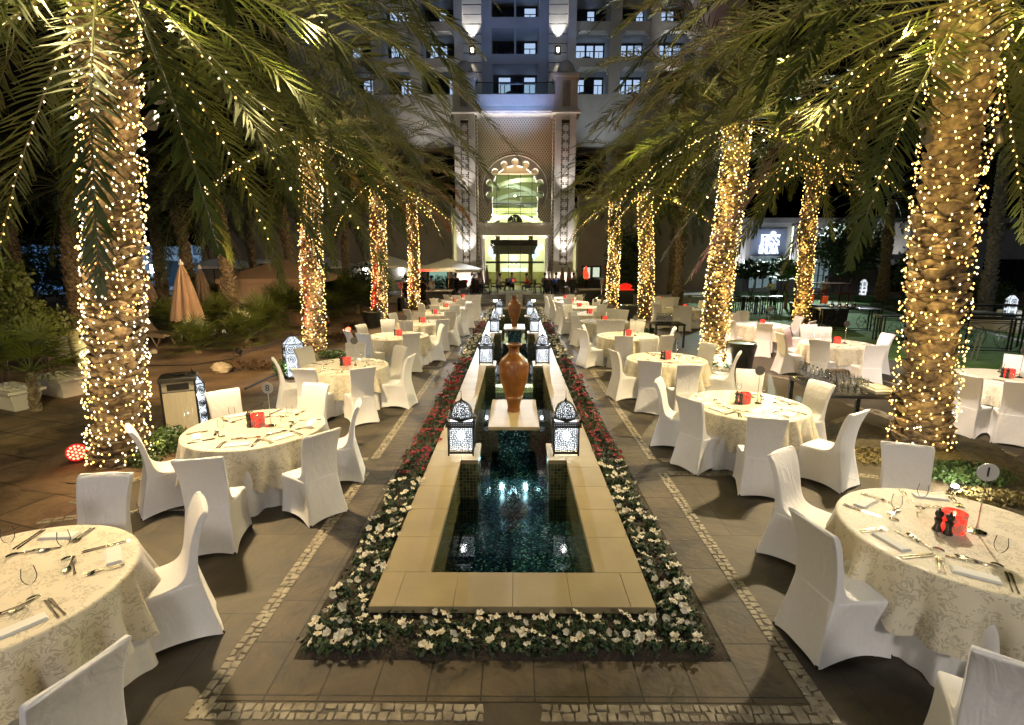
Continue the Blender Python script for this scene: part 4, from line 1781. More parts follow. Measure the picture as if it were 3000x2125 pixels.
table(-2.7, 27.0, [(1308, 864), (1323, 870), (1383, 870), (1399, 864.5), (1411, 868)], LW.format('last'), detail=1)
# right row
table(3.40, 3.56, [(2656, 1302), (2288, 1322), (2385, 1529), (2852, 1893, 3230, 2010)], 'the table numbered 1', digit='1', cand=(-.03, .05))
table(3.34, 7.07, [(2036, 1164), (1928, 1113), (2249, 1224), (2519, 1206), (2410, 1120), (2203, 1084)], RW.format('second'), cand=(-.02, .05))
table(3.15, 10.4, [(1798, 1027), (1904, 1057), (1905, 994), (2076, 1005.6), (2167, 1032), (2030, 1078)], RW.format('third'))
table(3.05, 13.65, [(1704, 965), (1727, 954), (1826, 985.6), (1878, 927), (1957, 960), (1958, 982), (1864, 944)], RW.format('fourth'), detail=1)
table(2.98, 16.9, [(1684, 925), (1695, 914), (1766, 942), (1840, 950), (1802, 901.6), (1826, 908)], RW.format('fifth'), detail=1)
table(2.84, 19.3, [(1658, 901), (1680, 894), (1715, 898), (1772, 919), (1765, 892)], RW.format('sixth'), detail=1)
table(2.78, 22.0, [(1639, 885.5), (1647, 879.6), (1710, 881.6), (1744, 877.7), (1774, 886)], RW.format('seventh'), detail=1)
table(2.72, 24.5, [(1620, 875), (1632, 869), (1668, 873), (1690, 869.6)], RW.format('eighth'), detail=1)
table(2.62, 26.8, [(1611, 863), (1598, 866), (1667, 863), (1701, 864)], RW.format('last'), detail=1)
# outer row
table(8.62, 8.75, [(2790, 1110), (2976, 1053), (3040, 1180)], 'the table behind the golden fairy-lit trunk', detail=2)
table(7.88, 12.4, [(2284, 976), (2404, 996.5), (2325, 965), (2368, 951), (2429, 966), (2576, 978), (2572, 1011)], 'the outer table behind the water bottles', detail=1)
table(7.75, 16.0, [(2132, 938), (2244, 952), (2286, 928), (2152, 905), (2186, 922), (2382, 941)], 'the table beside the amber-lit palm', detail=1)
table(7.05, 21.3, [(2034, 884), (2013, 905), (1988, 896), (1925, 891), (1911, 885.5)], 'the second farthest outer table', detail=1)
table(7.2, 25.6, [(1918, 870), (1979, 871), (1991, 879.6), (1968, 882.6)], 'the farthest outer table by the counters', detail=1)


# ------------------------------------------------------------------ hotel
def ZZ(py, Y):
    return V(1509, py, Y)[1]


def XX(px, Y, py=500):
    return V(px, py, Y)[0]


ZP = .5
hotel = empty('hotel_building', (0, 35, 0), 0, 'tall pale hotel with a scalloped arch portal between two domed pillars and balconies above', 'building')


def hb(mb, name, m, parent=None, **k):
    o = mb.build(name, m, parent or hotel, **k)
    if parent is None:
        o.location = (0, -35, 0)
    return o


def lattice_mat():
    m = mat('diamond_lattice_wall', (.40, .35, .26), .8)
    N, L, b = nodes_of(m)
    tc = N.new('ShaderNodeTexCoord')
    sp = N.new('ShaderNodeSeparateXYZ')
    L.new(tc.outputs['Object'], sp.inputs[0])

    def mth(op, a, c):
        n = N.new('ShaderNodeMath')
        n.operation = op
        for i, q in enumerate((a, c)):
            if q is None:
                continue
            if isinstance(q, (int, float)):
                n.inputs[i].default_value = q
            else:
                L.new(q, n.inputs[i])
        return n.outputs[0]
    xy = mth('ADD', sp.outputs[0], sp.outputs[1])
    fs = []
    for s in ('ADD', 'SUBTRACT'):
        u = mth('DIVIDE', mth(s, mth('MULTIPLY', xy, 1.5), sp.outputs[2]), .26)
        f = mth('ABSOLUTE', mth('SUBTRACT', mth('FRACT', u, None), .5), None)
        fs.append(mth('GREATER_THAN', f, .36))
    e = mth('MAXIMUM', fs[0], fs[1])
    mx = N.new('ShaderNodeMix')
    mx.data_type = 'RGBA'
    mx.inputs[6].default_value = (.19, .165, .12, 1)
    mx.inputs[7].default_value = (.52, .46, .35, 1)
    L.new(e, mx.inputs[0])
    L.new(mx.outputs[2], b.inputs['Base Color'])
    bp = N.new('ShaderNodeBump')
    bp.inputs['Strength'].default_value = 1
    bp.inputs['Distance'].default_value = .05
    L.new(e, bp.inputs['Height'])
    L.new(bp.outputs[0], b.inputs['Normal'])
    return m


LATW = lattice_mat()
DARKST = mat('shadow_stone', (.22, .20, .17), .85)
GROOVE = mat('joint_dark', (.05, .05, .05), .9)
CARVED = mat('carved_stone', (.26, .25, .24), .9)
FRAME = mat('dark_window_frame', (.02, .02, .022), .5)
WHITEF = mat('white_window_frame', (.55, .56, .58), .5)
ZS = ZZ(333, 35)          # top of the shafts
ZB = ZZ(222, 35)
XI, XO = 2.58, 3.90


def rosette(mb, cx, cz, r, y, conv=None):
    """pierced eight-petal star of thin bars"""
    for k in range(4):
        a = k*PI/4
        pts = [Vector((cx+r*t*cos(a), y, cz+r*t*sin(a))) for t in (-1, 1)]
        mb.tube(pts, .045, 4)
    for k in range(4):
        a = k*PI/2+PI/4
        c = Vector((cx+r*.98*cos(a)*1.0, y, cz+r*.98*sin(a)))
        arc = []
        for t in range(9):
            b_ = a+PI+(-.62+1.24*t/8)*1.25
            arc.append(c+Vector((r*.98*cos(b_), 0, r*.98*sin(b_))))
        arc = [p for p in arc if abs(p.x-cx) <= r*1.02 and abs(p.z-cz) <= r*1.02]
        if len(arc) > 2:
            mb.tube(arc, .042, 4)


for s in (-1, 1):
    pc = s*(XI+XO)/2
    nm = 'portal_pillar'
    pil = empty(nm, (0, 0, 0))
    pil.parent = hotel
    pil.location = (pc, 0, 0)

    def pb(mb, name, m, **k):
        o = mb.build(name, m, pil, **k)
        return o
    w = (XO-XI)/2
    zp = ZZ(797, 35)
    mb = MB()
    mb.b2(-w-.16, w+.16, -.22, 1.3, ZP-.6, zp-.10)
    mb.b2(-w-.26, w+.26, -.32, 1.301, zp-.099, zp-.02)
    mb.b2(-w-.10, w+.10, -.16, 1.302, zp-.019, zp+.10)
    pb(mb, 'pedestal', STONEW)
    # the shaft with a recessed pierced panel
    pw = .26
    z0, z1 = zp+.45, ZS-.35
    mb = MB()
    mb.b2(-w, -pw, 0, 1.3, zp+.101, ZS)
    mb.b2(pw, w, 0, 1.3, zp+.101, ZS)
    mb.b2(-pw+.001, pw-.001, .002, 1.298, zp+.102, z0)
    mb.b2(-pw+.001, pw-.001, .002, 1.298, z1, ZS-.001)
    pb(mb, 'shaft', STONEB)
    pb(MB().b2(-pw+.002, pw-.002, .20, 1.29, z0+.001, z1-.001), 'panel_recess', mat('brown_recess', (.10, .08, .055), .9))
    mb = MB()
    step = 2*pw
    z = z0+pw
    while z < z1-pw*.8:
        rosette(mb, 0, z, pw*.96, -.01)
        mb.b2(-pw, pw, -.03, .01, z+pw-.012, z+pw+.012)
        z += step
    for t in (-1, 1):
        mb.b2(*sorted((t*(pw+.0), t*(pw+.04))), -.025, .02, z0-.05, z1+.05)
    mb.b2(-pw-.0, pw+.0, -.025, .02, z1+.01, z1+.05)
    pb(mb, 'pierced_panel', STONEB)
    # capital block with carved leaf panel
    mb = MB()
    mb.b2(-w-.25, w+.25, -.28, 1.5, ZS+.001, ZS+.12)
    mb.b2(-w-.14, w+.14, -.16, 1.45, ZS+.121, ZS+.30)
    mb.b2(-w-.04, w+.04, -.06, 1.40, ZS+.301, ZB-.18)
    mb.b2(-w-.10, w+.10, -.12, 1.45, ZB-.179, ZB-.08)
    mb.b2(-w-.18, w+.18, -.20, 1.50, ZB-.079, ZB+.10)
    mb.b2(-w-.02, w+.02, -.04, 1.42, ZB+.101, ZB+.22)
    pb(mb, 'capital_block', STONEB)
    mb = MB()
    mb.lathe([(.62, 0), (.62, .06), (.585, .22), (.52, .42), (.40, .62), (.24, .76), (.08, .83), (.001, .84)], 32, (0, .55, ZB+.221))
    pb(mb, 'dome', STONEB, smooth=True)
    mb = MB()
    cz = (ZS+ZB)/2+.05
    mb.b2(-.25, .25, -.075, -.061, cz-.75, cz+.75)
    for k in range(5):
        zz = cz-.62+k*.28
        for t in (-1, 1):
            pts = [(0, -.08, zz-.1), (t*.09, -.085, zz+.06), (t*.19, -.085, zz+.09), (t*.21, -.085, zz-.02)]
            mb.tube(pts, [.03, .028, .024, .012], 5)
    mb.tube([(0, -.085, cz-.68), (0, -.085, cz+.68)], .016, 5)
    pb(mb, 'carved_panel', CARVED)

# recess back wall with the scalloped arch
YW = 36.3
zc = ZZ(556, YW)
zb = ZZ(653, YW)
kx = XX(1509+66, YW, 556)-XX(1509, YW, 556)
RA, RL, RC = kx, kx*10.5/66, kx*76/66


def arch_outline(grow=0.0):
    half = []
    for p in ((kx*1.27, zb), (kx*1.24, zb+.12), (kx*1.12, zb+.17), (kx*1.10, zb+.30), (kx*1.0, zb+.36), (kx*1.04, zb+.52), (kx*1.0, zb+.60), (kx*1.0, zb+.95), (kx*1.03, zc-.62)):
        half.append(p)
    for a in (-11, 14.5, 40, 65.5, 90):
        cx_, cz_ = RC*cos(R(a)), RC*sin(R(a))
        d0 = R(a)-PI*.80
        for k in range(11):
            t = d0+PI*1.60*k/10
            half.append((cx_+RL*cos(t), zc+cz_+RL*sin(t)))
    top = half[-11:]
    half = half[:-11]
    mid = top
    left = [(-x_, z_) for x_, z_ in reversed(half)]
    return half+mid+left


AO = arch_outline()
ztop = ZZ(345, YW)
mb = MB()
extrude_poly(mb, [(-XI, zb-.001), (-XI, ztop), (XI, ztop), (XI, zb-.001)], [], lambda a, b, d: (a, d, b), YW+.9, YW+.95)
mb = MB()
outer = [(-XI, ztop), (-XI, zb)]+[(-x_, z_) if False else (x_, z_) for x_, z_ in reversed(AO)]+[(XI, zb), (XI, ztop)]
# the opening reaches the sill, so the wall is one polygon with a bay in it
extrude_poly(mb, outer, [], lambda a, b, d: (a, d, b), YW, YW+.02, cap_back=False)
for s in (-1, 1):
    mb.b2(*sorted((s*(XI-.01), s*(XI-.12))), 35.35, YW-.002, ZP, ztop-.001)
    mb.b2(*sorted((s*2.32, s*(XI-.121))), YW, YW+.3, ZP, zb-.001)
hb(mb, 'lattice_wall', LATW)
# plain spandrel disc inside the round moulding, flush 3 cm proud
mb = MB()
RM = kx*95/66
circ = [(RM*cos(PI*k/40), zc-.35+(RM+.35*0+.36)*sin(PI*k/40) if False else zc+RM*sin(PI*k/40)) for k in range(-6, 47)]
ring_o = [(RM*cos(PI*k/40), zc+RM*sin(PI*k/40)) for k in range(-7, 48)]
sub = [p for p in AO if p[1] > ring_o[0][1]+.05]
poly = ring_o+[(-RM*.98, ring_o[0][1]-.01)]+list(reversed([(x_, z_) for x_, z_ in sub]))
poly2 = ring_o+[(x_, z_) for x_, z_ in reversed(sub)]
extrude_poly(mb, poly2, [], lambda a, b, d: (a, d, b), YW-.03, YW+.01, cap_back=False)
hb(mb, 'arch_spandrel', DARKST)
mb = MB()
mb.tube([(x_, YW-.05, z_) for x_, z_ in ring_o], .035, 6)
mb.tube([(x_*1.07, YW-.03, zc+(z_-zc)*1.07) for x_, z_ in ring_o], .025, 6)
hb(mb, 'arch_moulding', STONEW, smooth=True)
# the lit reveal of the arch
mb = MB()
n = len(AO)
vs = [(x_, YW-.035, z_) for x_, z_ in AO]+[(x_, YW+.8, z_) for x_, z_ in AO]
mb.add(vs, [(i, i+1, i+1+n, i+n) for i in range(n-1)])
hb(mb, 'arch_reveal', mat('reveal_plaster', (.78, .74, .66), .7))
# entablature, flanking columns, base walls
ze = ZZ(688, 35.9)
mb = MB()
mb.b2(-2.40, 2.40, 35.75, YW+.4, ze+.001, zb-.25)
mb.b2(-2.43, 2.43, 35.63, YW-.001, zb-.249, zb-.14)
mb.b2(-2.45, 2.45, 35.55, YW+.9, zb-.139, zb-.02)
mb.b2(-2.42, 2.42, 35.69, YW-.002, ze-.06, ze)
hb(mb, 'entablature', STONEW)
for s in (-1, 1):
    mb = MB().lathe([(.16, ZP), (.16, ZP+.2), (.12, ZP+.26), (.12, ze-.3), (.16, ze-.22), (.16, ze-.061)], 20, (s*2.18, 35.95, 0))
    hb(mb, 'flanking_column', STONEW, smooth=True)
# cornice, parapet and glass rail above the portal
zt2 = ZZ(278, 35.4)
mb = MB()
mb.b2(-XI+.01, XI-.01, 35.25, YW+.5, ztop+.001, ztop+.18)
mb.b2(-XI+.012, XI-.012, 35.1, YW+.5, ztop+.181, ZS+.15)
mb.b2(-XI+.01, XI-.01, 35.3, 35.6, ZS+.151, zt2)
mb.b2(-XI+.01, XI-.01, 35.2, 35.29, ZS+.30, ZS+.42)
hb(mb, 'parapet', STONEB)
mb = MB().b2(-XI+.1, XI-.1, 35.4, 35.415, zt2+.01, ZZ(243, 35.4))
hb(mb, 'glass_rail', PANE)
mb = MB().b2(-XI+.1, XI-.1, 35.38, 35.43, ZZ(243, 35.4), ZZ(243, 35.4)+.04)
hb(mb, 'hand_rail', BLACK)
GOAL = mat('blue_white_tube', (.55, .62, .7), .5)
x0, x1 = XX(1466, 38, 260), XX(1570, 38, 260)
zz0, zz1 = ZZ(275, 38)-1.0, ZZ(247, 38)
mb = MB().tube([(x0, 38, zz0), (x0, 38, zz1), (x1, 38, zz1), (x1, 38, zz0)], .05, 6)
hb(mb, 'terrace_frame', GOAL)
hb(MB().b2(-2.5, 2.5, 35.61, 40.8, ZS+.1, ZS+.2), 'terrace_slab', STONEB)

# ---- glazing and interior
GY = YW+.5
mb = MB()
for px in (1454, 1488, 1523, 1557):
    x_ = XX(px+1.5, GY, 600)
    zt_ = zc+math.sqrt(max(0, (RA*1.0)**2-x_**2))
    mb.b2(x_-.018, x_+.018, GY-.02, GY+.02, ZP, ze)
    mb.b2(x_-.018, x_+.018, GY-.021, GY+.02, zb-.02, ZZ(510, GY))
for py, t in ((597, .05), (621, .018), (626, .018)):
    mb.b2(-1.65, 1.65, GY-.03, GY+.019, ZZ(py, GY)-t, ZZ(py, GY)+t)
mb.b2(-2.04, 2.04, GY-.03, GY+.019, ZZ(769, GY)-.07, ZZ(769, GY)+.07)
mb.b2(-1.9, 1.9, GY-.03, GY+.018, zb-.04, zb+.03)
hb(mb, 'glazing_bars', FRAME)
zg = ZZ(511, GY)
mb = MB().b2(-2.1, 2.1, GY+.03, GY+.04, ZP, ze).b2(-2.0, 2.0, GY+.031, GY+.04, zb, zg)
hb(mb, 'glass_front', PANE)
mb = MB().b2(-1.5, 1.5, GY-.06, GY+.06, zg, zg+.06)
mb.b2(-2.0, 2.0, GY+.061, GY+.3, zg+.03, zg+2.2)
hb(mb, 'arch_head_panel', mat('warm_plaster', (.72, .58, .40), .7))
mb = MB()
r_ = .50
pts = [(r_*cos(PI*k/20), zb+.03+r_*1.05*sin(PI*k/20)) for k in range(21)]
extrude_poly(mb, pts, [], lambda a, b, d: (a, d, b), GY-.12, GY-.05)
hb(mb, 'half_round_screen', lattice('pierced_half_round', 9, .17))
hb(MB().tube([(a, GY-.1, b) for a, b in pts], .04, 6), 'half_round_frame', FRAME)
# the hall behind: warm plaster box, open to the front
GREENP = mat('hall_plaster', (.46, .47, .26), .8, var=.05, scale=1)
mb = MB()
hy = 47.0
mb.add([(-6, hy, ZP), (6, hy, ZP), (6, hy, 6.2), (-6, hy, 6.2)], [(0, 1, 2, 3)])
mb.add([(-6, GY+.3, ZP), (-6, hy, ZP), (-6, hy, 6.2), (-6, GY+.3, 6.2)], [(0, 1, 2, 3)])
mb.add([(6, GY+.3, ZP), (6, hy, ZP), (6, hy, 6.2), (6, GY+.3, 6.2)], [(0, 1, 2, 3)])
mb.add([(-6, GY+.3, 6.2), (6, GY+.3, 6.2), (6, hy, 6.2), (-6, hy, 6.2)], [(0, 1, 2, 3)])
hb(mb, 'hall_wall', mat('hall_cream', (.62, .60, .42), .8))
hb(MB().b2(-6, 6, GY+.1, hy, ZP-.1, ZP), 'hall_floor', mat('hall_floor', (.25, .2, .14), .25))
y4 = 40.0
hb(MB().b2(XX(1435, y4), XX(1577, y4), y4, y4+.4, ZZ(720, y4), ZZ(703, y4)), 'hall_beam', mat('dark_beam', (.10, .05, .04), .6))
hb(MB().b2(XX(1435, y4), XX(1577, y4), y4+.1, y4+.3, ZZ(745, y4), ZZ(720, y4)-.002), 'hall_panel', mat('tan_panel', (.30, .22, .14), .7))
GOLD = mat('gold_mosaic', (.45, .30, .05), .3, .3, c2=(.25, .16, .03), scale=20)
y5 = 41.5
for a, b in ((1452, 1465), (1548, 1561)):
    hb(MB().b2(XX(a, y5, 800), XX(b, y5, 800), y5, y5+.5, ZP, 6), 'gold_pillar', GOLD)
SCR = bpy.data.materials.new('aquarium_screen')
SCR.use_nodes = True
N, L, b = nodes_of(SCR)
tc = N.new('ShaderNodeTexCoord')
n0 = N.new('ShaderNodeTexNoise')
n0.inputs['Scale'].default_value = 1.1
L.new(tc.outputs['Object'], n0.inputs[0])
cr = N.new('ShaderNodeValToRGB')
cr.color_ramp.elements[0].position = .38
cr.color_ramp.elements[0].color = (.03, .32, .50, 1)
cr.color_ramp.elements[1].position = .62
cr.color_ramp.elements[1].color = (.35, .85, .95, 1)
L.new(n0.outputs[0], cr.inputs[0])
L.new(cr.outputs[0], b.inputs['Emission Color'])
b.inputs['Emission Strength'].default_value = .8
y6 = 46.5
hb(MB().b2(XX(1470, y6, 800), XX(1544, y6, 800), y6, y6+.1, ZZ(811, y6), ZZ(786, y6)), 'lit_screen', SCR)
hb(MB().b2(-2.6, 2.6, 44, 44.8, ZP, ZP+1.15), 'reception_counter', mat('counter_olive', (.35, .33, .10), .5))
RB = mat('vault_rib', (.80, .80, .62), .7)
mb = MB()
mb.b2(-4, 4, 41.5, 41.6, zb-.5, zg+3)
mb.b2(-4, 4, GY+.35, 41.5, zb-.5, zb-.3)
mb.b2(-4.1, -4, GY+.35, 41.5, zb-.5, zg+3)
mb.b2(4, 4.1, GY+.35, 41.5, zb-.5, zg+3)
mb.b2(-4, 4, GY+.35, 41.5, zg+2.9, zg+3)
hb(mb, 'vault_wall', GREENP)
for (yy, cx_, rx_, cz_, rz_) in ((37.9, .9, 3.2, zb+1.3, 1.7), (38.4, -.9, 3.1, zb+1.0, 1.7), (39.0, .7, 2.9, zb+.6, 1.6), (39.6, -.6, 2.7, zb+.2, 1.5), (40.2, .3, 2.5, zb-.2, 1.5), (40.9, -.2, 2.2, zb-.5, 1.3)):
    mb = MB()
    ring = []
    for k in range(31):
        t = PI*k/30
        c, s_ = cos(t), sin(t)
        ring.append([(cx_+(rx_+e)*c, yy+d, cz_+(rz_+e)*s_) for e, d in ((-.14, -.15), (.14, -.15), (.14, .15), (-.14, .15))])
    mb.loft(ring)
    hb(mb, 'vault_rib', RB, smooth=True)
LAMPG = emis('hanging_lamp_glow', (.62, .85, 1.0), 1.3)
for px, py, Y, r_ in ((1438, 738, 38.5, .19), (1446, 748, 40.5, .17), (1574, 738, 38.5, .19), (1565, 748, 40.5, .17)):
    x_, z_ = V(px, py, Y)
    o = empty('hanging_lamp', (x_, Y, z_), 0, f'pear-shaped glowing glass lamp hanging in the hall at its {"left" if px < 1500 else "right"}, {"nearer" if Y < 40 else "farther"} of its pair', 'lamp', 'hanging lamps in the hall')
    MB().lathe([(.01, .42), (r_*.35, .30), (r_*.9, .08), (r_, -.02), (r_*.8, -.2), (r_*.3, -.32), (.01, -.36)], 16).build('glass_shade', LAMPG, o, smooth=True)
    MB().tube([(0, 0, .40), (0, 0, 1.5)], .012, 5).build('chain', BLACK, o)
x_, z_ = V(1506, 760, 43)
o = empty('crystal_chandelier', (x_, 43, z_), 0, 'wide crystal chandelier in the middle of the hall above the counter', 'chandelier')
MB().lathe([(.32, .35), (.33, .0), (.28, -.15)], 16, cap=False).build('crystal_drum', emis('crystal_glow', (1, .95, .8), 1.2), o)
mb = MB()
for k in range(16):
    a = 2*PI*k/16
    mb.blob((.5*cos(a), .5*sin(a), -.35-.1*(k % 2)), .06, 6, 4)
mb.build('crystal_ring', emis('crystal_glow', (1, .95, .8), 1.2), o)

# ---- upper tower with balconies
YT = 41.0
LITW = emis('lit_room_window', (.50, .68, .98), .42)
DIMW = mat('dark_room_window', (.02, .03, .05), .2)
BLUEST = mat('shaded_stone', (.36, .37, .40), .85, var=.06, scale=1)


def tx(px):
    return XX(px, YT, 200)


def tz(py, Y=YT):
    return ZZ(py, Y)


ztp = tz(-45)
zlow = ZS+.2
# facade bands: centre bay, banded piers, bright pilasters, outer bays
for s in (-1, 1):
    hb(MB().b2(*sorted((s*1.70, s*2.39)), YT-.2, YT+3, zlow, ztp), 'centre_pier', BLUEST)
gz = [tz(p) for p in (248, 220, 193, 165, 138, 110, 81, 53, 25, -3, -31)]
gz = [zlow]+gz
for s in (-1, 1):
    mb = MB()
    for a, b in zip(gz, gz[1:]):
        if b > a:
            mb.b2(*sorted((s*2.391, s*3.73)), YT-.6, YT+2.9, a+.035, b-.035)
    hb(mb, 'banded_pier', STONEB)
    hb(MB().b2(*sorted((s*2.40, s*3.72)), YT-.54, YT+2.8, zlow, gz[-1]), 'pier_joints', GROOVE)
    hb(MB().b2(*sorted((s*3.731, s*4.32)), YT-1.0, YT+3, 6, ztp), 'pilaster', STONEB)
rows = [(278, 198), (172, 92), (65, -14)]


def bay(x0, x1, name, m, corb=True, rr=rows, par=None):
    """stack of open balconies between x0 and x1"""
    mb = MB()
    zprev = zlow-1.0 if not par else zlow
    for (ylo, yhi) in rr:
        a, b = tz(ylo), tz(yhi)
        mb = MB().b2(x0, x1, YT-.1, YT+2.6, zprev, a)
        hb(mb, name, m)
        mb = MB()
        zprev = b
        if corb:
            for t, xe in ((1, x0), (-1, x1)):
                for k, (e, h) in enumerate(((.34, .12), (.24, .24), (.12, .42))):
                    hbk = hb(MB().b2(*sorted((xe+t*.001, xe+t*e)), YT-.06+.003*k, YT+.25, b-h, b-.001*k-.001), 'corbel', m)
    hb(MB().b2(x0, x1, YT-.1, YT+2.6, zprev, ztp+.5), name, m)
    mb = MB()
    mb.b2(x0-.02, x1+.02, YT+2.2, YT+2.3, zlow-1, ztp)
    hb(mb, 'balcony_back', mat('balcony_shade_wall', (.11, .10, .085), .9))  # shade inside the open balconies is put into the dark wall colour
    for k, (ylo, yhi) in enumerate(rr):
        a, b = tz(ylo), tz(yhi)
        for j, (u0, u1) in enumerate(((.12, .40), (.44, .66), (.70, .96)) if (x1-x0) < 5 else ((.06, .2), (.24, .4), (.6, .75), (.78, .94))):
            lit = rng.random() < .55
            xa, xb = x0+(x1-x0)*u0, x0+(x1-x0)*u1
            hgt = a+min(2.1, (b-a)*.98)*.95
            fr = hb(MB().b2(xa-.05, xb+.05, YT+2.14, YT+2.19, a-.1, hgt), 'window', FRAME)
            MB().b2(xa+.03, (xa+xb)/2-.03, YT+2.10, YT+2.139, a-.1, hgt-.5).b2((xa+xb)/2+.03, xb-.03, YT+2.10, YT+2.139, a-.1, hgt-.5).b2(xa+.03, xb-.03, YT+2.10, YT+2.139, hgt-.42, hgt-.08).build('pane', LITW if lit else DIMW, fr)
        xm = x0+(x1-x0)*(.3+.4*rng.random())
        sd = MB().blob((0, 0, .42), (.55, .35, .30), 16, 8).build('wicker_pod', BLACK, None, (xm, YT+1.0, a-.25), smooth=True)
        tag(sd, f'round dark wicker lounger on a balcony, {["lowest", "middle", "top"][k]} row of balconies, {"left outer stack" if xm < -8.5 else "left stack" if xm < -4 else "centre stack" if xm < 4 else "right stack" if xm < 9 else "right outer stack"}', 'lounger', 'round balcony loungers')


bay(-1.699, 1.699, 'balcony_parapet', BLUEST, False, [(275, 190), (160, 84), (52, -24)], True)
hb(MB().b2(-.07, .07, YT-.05, YT+.1, tz(160), ztp), 'balcony_post', BLUEST)
xcol = [(-4.33, tx(1236)), (tx(1203), tx(1120)), (tx(1092), tx(1000))]
for i, (a, b) in enumerate(xcol):
    bay(b, a, 'balcony_parapet', STONEB)
    bay(-a, -b, 'balcony_parapet', STONEB)
for a, b in ((tx(1236), tx(1203)), (tx(1120), tx(1092)), (tx(1000), tx(850))):
    for s in (-1, 1):
        hb(MB().b2(*sorted((s*abs(a), s*abs(b))), YT-.25, YT+2.6, 3, ztp), 'balcony_column', STONEB)
SCG = emis('sconce_glow', (1, .85, .62), 4)
for s in (-1, 1):
    x_, z_ = s*3.06, tz(146, 40.3)
    o = empty('wall_sconce', (x_, 40.25, z_), 0, f'metal wall sconce throwing a cone of light up the banded pier on the {"left" if s < 0 else "right"}', 'sconce', 'sconces on the banded piers')
    MB().lathe([(.10, -.28), (.17, -.24), (.19, -.1), (.19, .16), (.17, .2)], 12, cap=False).build('cage', lattice('sconce_cage'+str(s), 9, .16), o)
    MB().lathe([(.01, -.2), (.10, -.18), (.11, .1), (.01, .12)], 10).build('glow', SCG, o)
    MB().b2(-.2, .2, .1, .16, -.3, .25).build('back_plate', IRON, o)
    lamp('sconce_light', 'SPOT', (x_, 40.0, z_+.35), 260, (1, .92, .82), .05, (x_, 40.42, z_+4), 62, .5)
    lamp('sconce_downlight', 'SPOT', (x_, 40.1, z_-.35), 40, (1, .85, .62), .05, (x_, 40.42, z_-4), 50, .6)
    # uplight on the bright pilasters and the portal pillars
    lamp('pilaster_uplight', 'SPOT', (s*4.02, 39.2, 11.0), 5200, (.92, .93, 1.0), .1, (s*4.02, 40.1, 19), 26, .5)

# ---- low wings on both sides
BROWNW = mat('brown_render', (.30, .25, .18), .85, var=.1, scale=1)
wing = empty('side_wing', (-9, 37, 0), 0, 'low brown hotel wall with a tall dark window behind the open umbrella', 'building')


def wb(root, mb, name, m, **k):
    o = mb.build(name, m, root, **k)
    o.location = (-root.location.x, -root.location.y, 0)
    return o


wb(wing, MB().b2(-22, -4.37, 36.6, 37.5, 0, ZZ(640, 37)+1.5), 'wall', BROWNW)
x0, x1 = XX(1252, 36.5, 800), XX(1315, 36.5, 800)
fr = wb(wing, MB().b2(x0, x1, 36.5, 36.58, ZP, ZZ(788, 36.5)), 'window', FRAME)
GRW = emis('green_lit_glass', (.35, .6, .45), .35)
MB().b2(x0+.15, x0+.75, 36.44, 36.49, ZP+.2, ZZ(792, 36.5)).b2(x1-.75, x1-.1, 36.44, 36.49, ZP+.2, ZZ(790, 36.5)).build('pane', GRW, fr)
for k, px in enumerate((1070, 1175)):
    x_, z_ = V(px, 795, 36.4)
    o = empty('wall_lantern', (x_, 36.4, z_), 0, f'small white glowing lantern on the dim wall, {"left" if k == 0 else "right"} of the red-lit palm', 'wall lamp', 'wall lanterns on the left wing')
    MB().box((0, 0, 0), (.28, .2, .5)).build('glow', emis('wall_lantern_glow', (.9, .95, 1), 8), o)
    MB().lathe([(.26, .26), (.2, .32), (.02, .5)], 4).build('cap', IRON, o)
wing2 = empty('side_wing', (9, 37, 0), 0, 'low brown hotel wall with a red figure in its lit window', 'building')
wb(wing2, MB().b2(4.37, 14.5, 36.6, 37.5, 0, ZZ(640, 37)+1.5), 'wall', BROWNW)
x0, x1 = XX(1704, 36.5, 820), XX(1760, 36.5, 820)
fr = wb(wing2, MB().b2(x0, x1, 36.5, 36.58, ZP, ZZ(779, 36.5)), 'window', FRAME)
xm = (x0+x1)/2
CRW = emis('cream_lit_glass', (.62, .70, .52), .55)
MB().b2(x0+.12, xm-.1, 36.44, 36.49, ZZ(815, 36.5), ZZ(784, 36.5)).b2(xm+.1, x1-.12, 36.44, 36.49, ZZ(812, 36.5), ZZ(784, 36.5)).build('pane', CRW, fr)
MB().blob((xm-.42, 36.42, ZZ(800, 36.5)), (.16, .04, .42), 8, 6, .4).blob((xm-.28, 36.42, ZZ(808, 36.5)), (.1, .04, .25), 8, 6, .4).build('red_ornament', emis('red_ornament', (1, .06, .02), .9), fr)

# ---- platform, steps, fountain block
STEPM = mat('step_stone', (.34, .32, .28), .7, var=.1, scale=2, bump=.2)
mb = MB()
ys = [31.5, 31.95, 32.4, 32.85]
zs = [.125, .25, .375, .5]
mb.bev(-14, 14, ys[3], GY+.1, 0, zs[3], .012)
for k in range(3):
    for a, b in ((-2.7, -.62), (.62, 2.9)):
        mb.bev(a, b, ys[k], ys[k+1]-.001, 0, zs[k], .012)
for a, b in ((-14, -2.71), (2.91, 14)):
    mb.b2(a, b, 32.5, 32.849, 0, .42)
struct('terrace_steps', mb, STEPM)
LOWL = emis('step_light', (.95, 1, .85), 14)
for k, (px, py) in enumerate(((1451, 880), (1562, 880))):
    x_, z_ = V(px, py, 31.93)
    o = empty('step_light', (x_, 31.93, .2), 0, f'small bright light set in the steps to the {"left" if k == 0 else "right"} of the fountain block', 'light', 'lights in the steps')
    MB().box((0, 0, 0), (.22, .03, .08)).build('lens', LOWL, o)
    MB().box((0, .012, 0), (.28, .03, .12)).build('housing', CHROME, o)
x0, x1 = XX(1482, 30, 880), XX(1531, 30, 880)
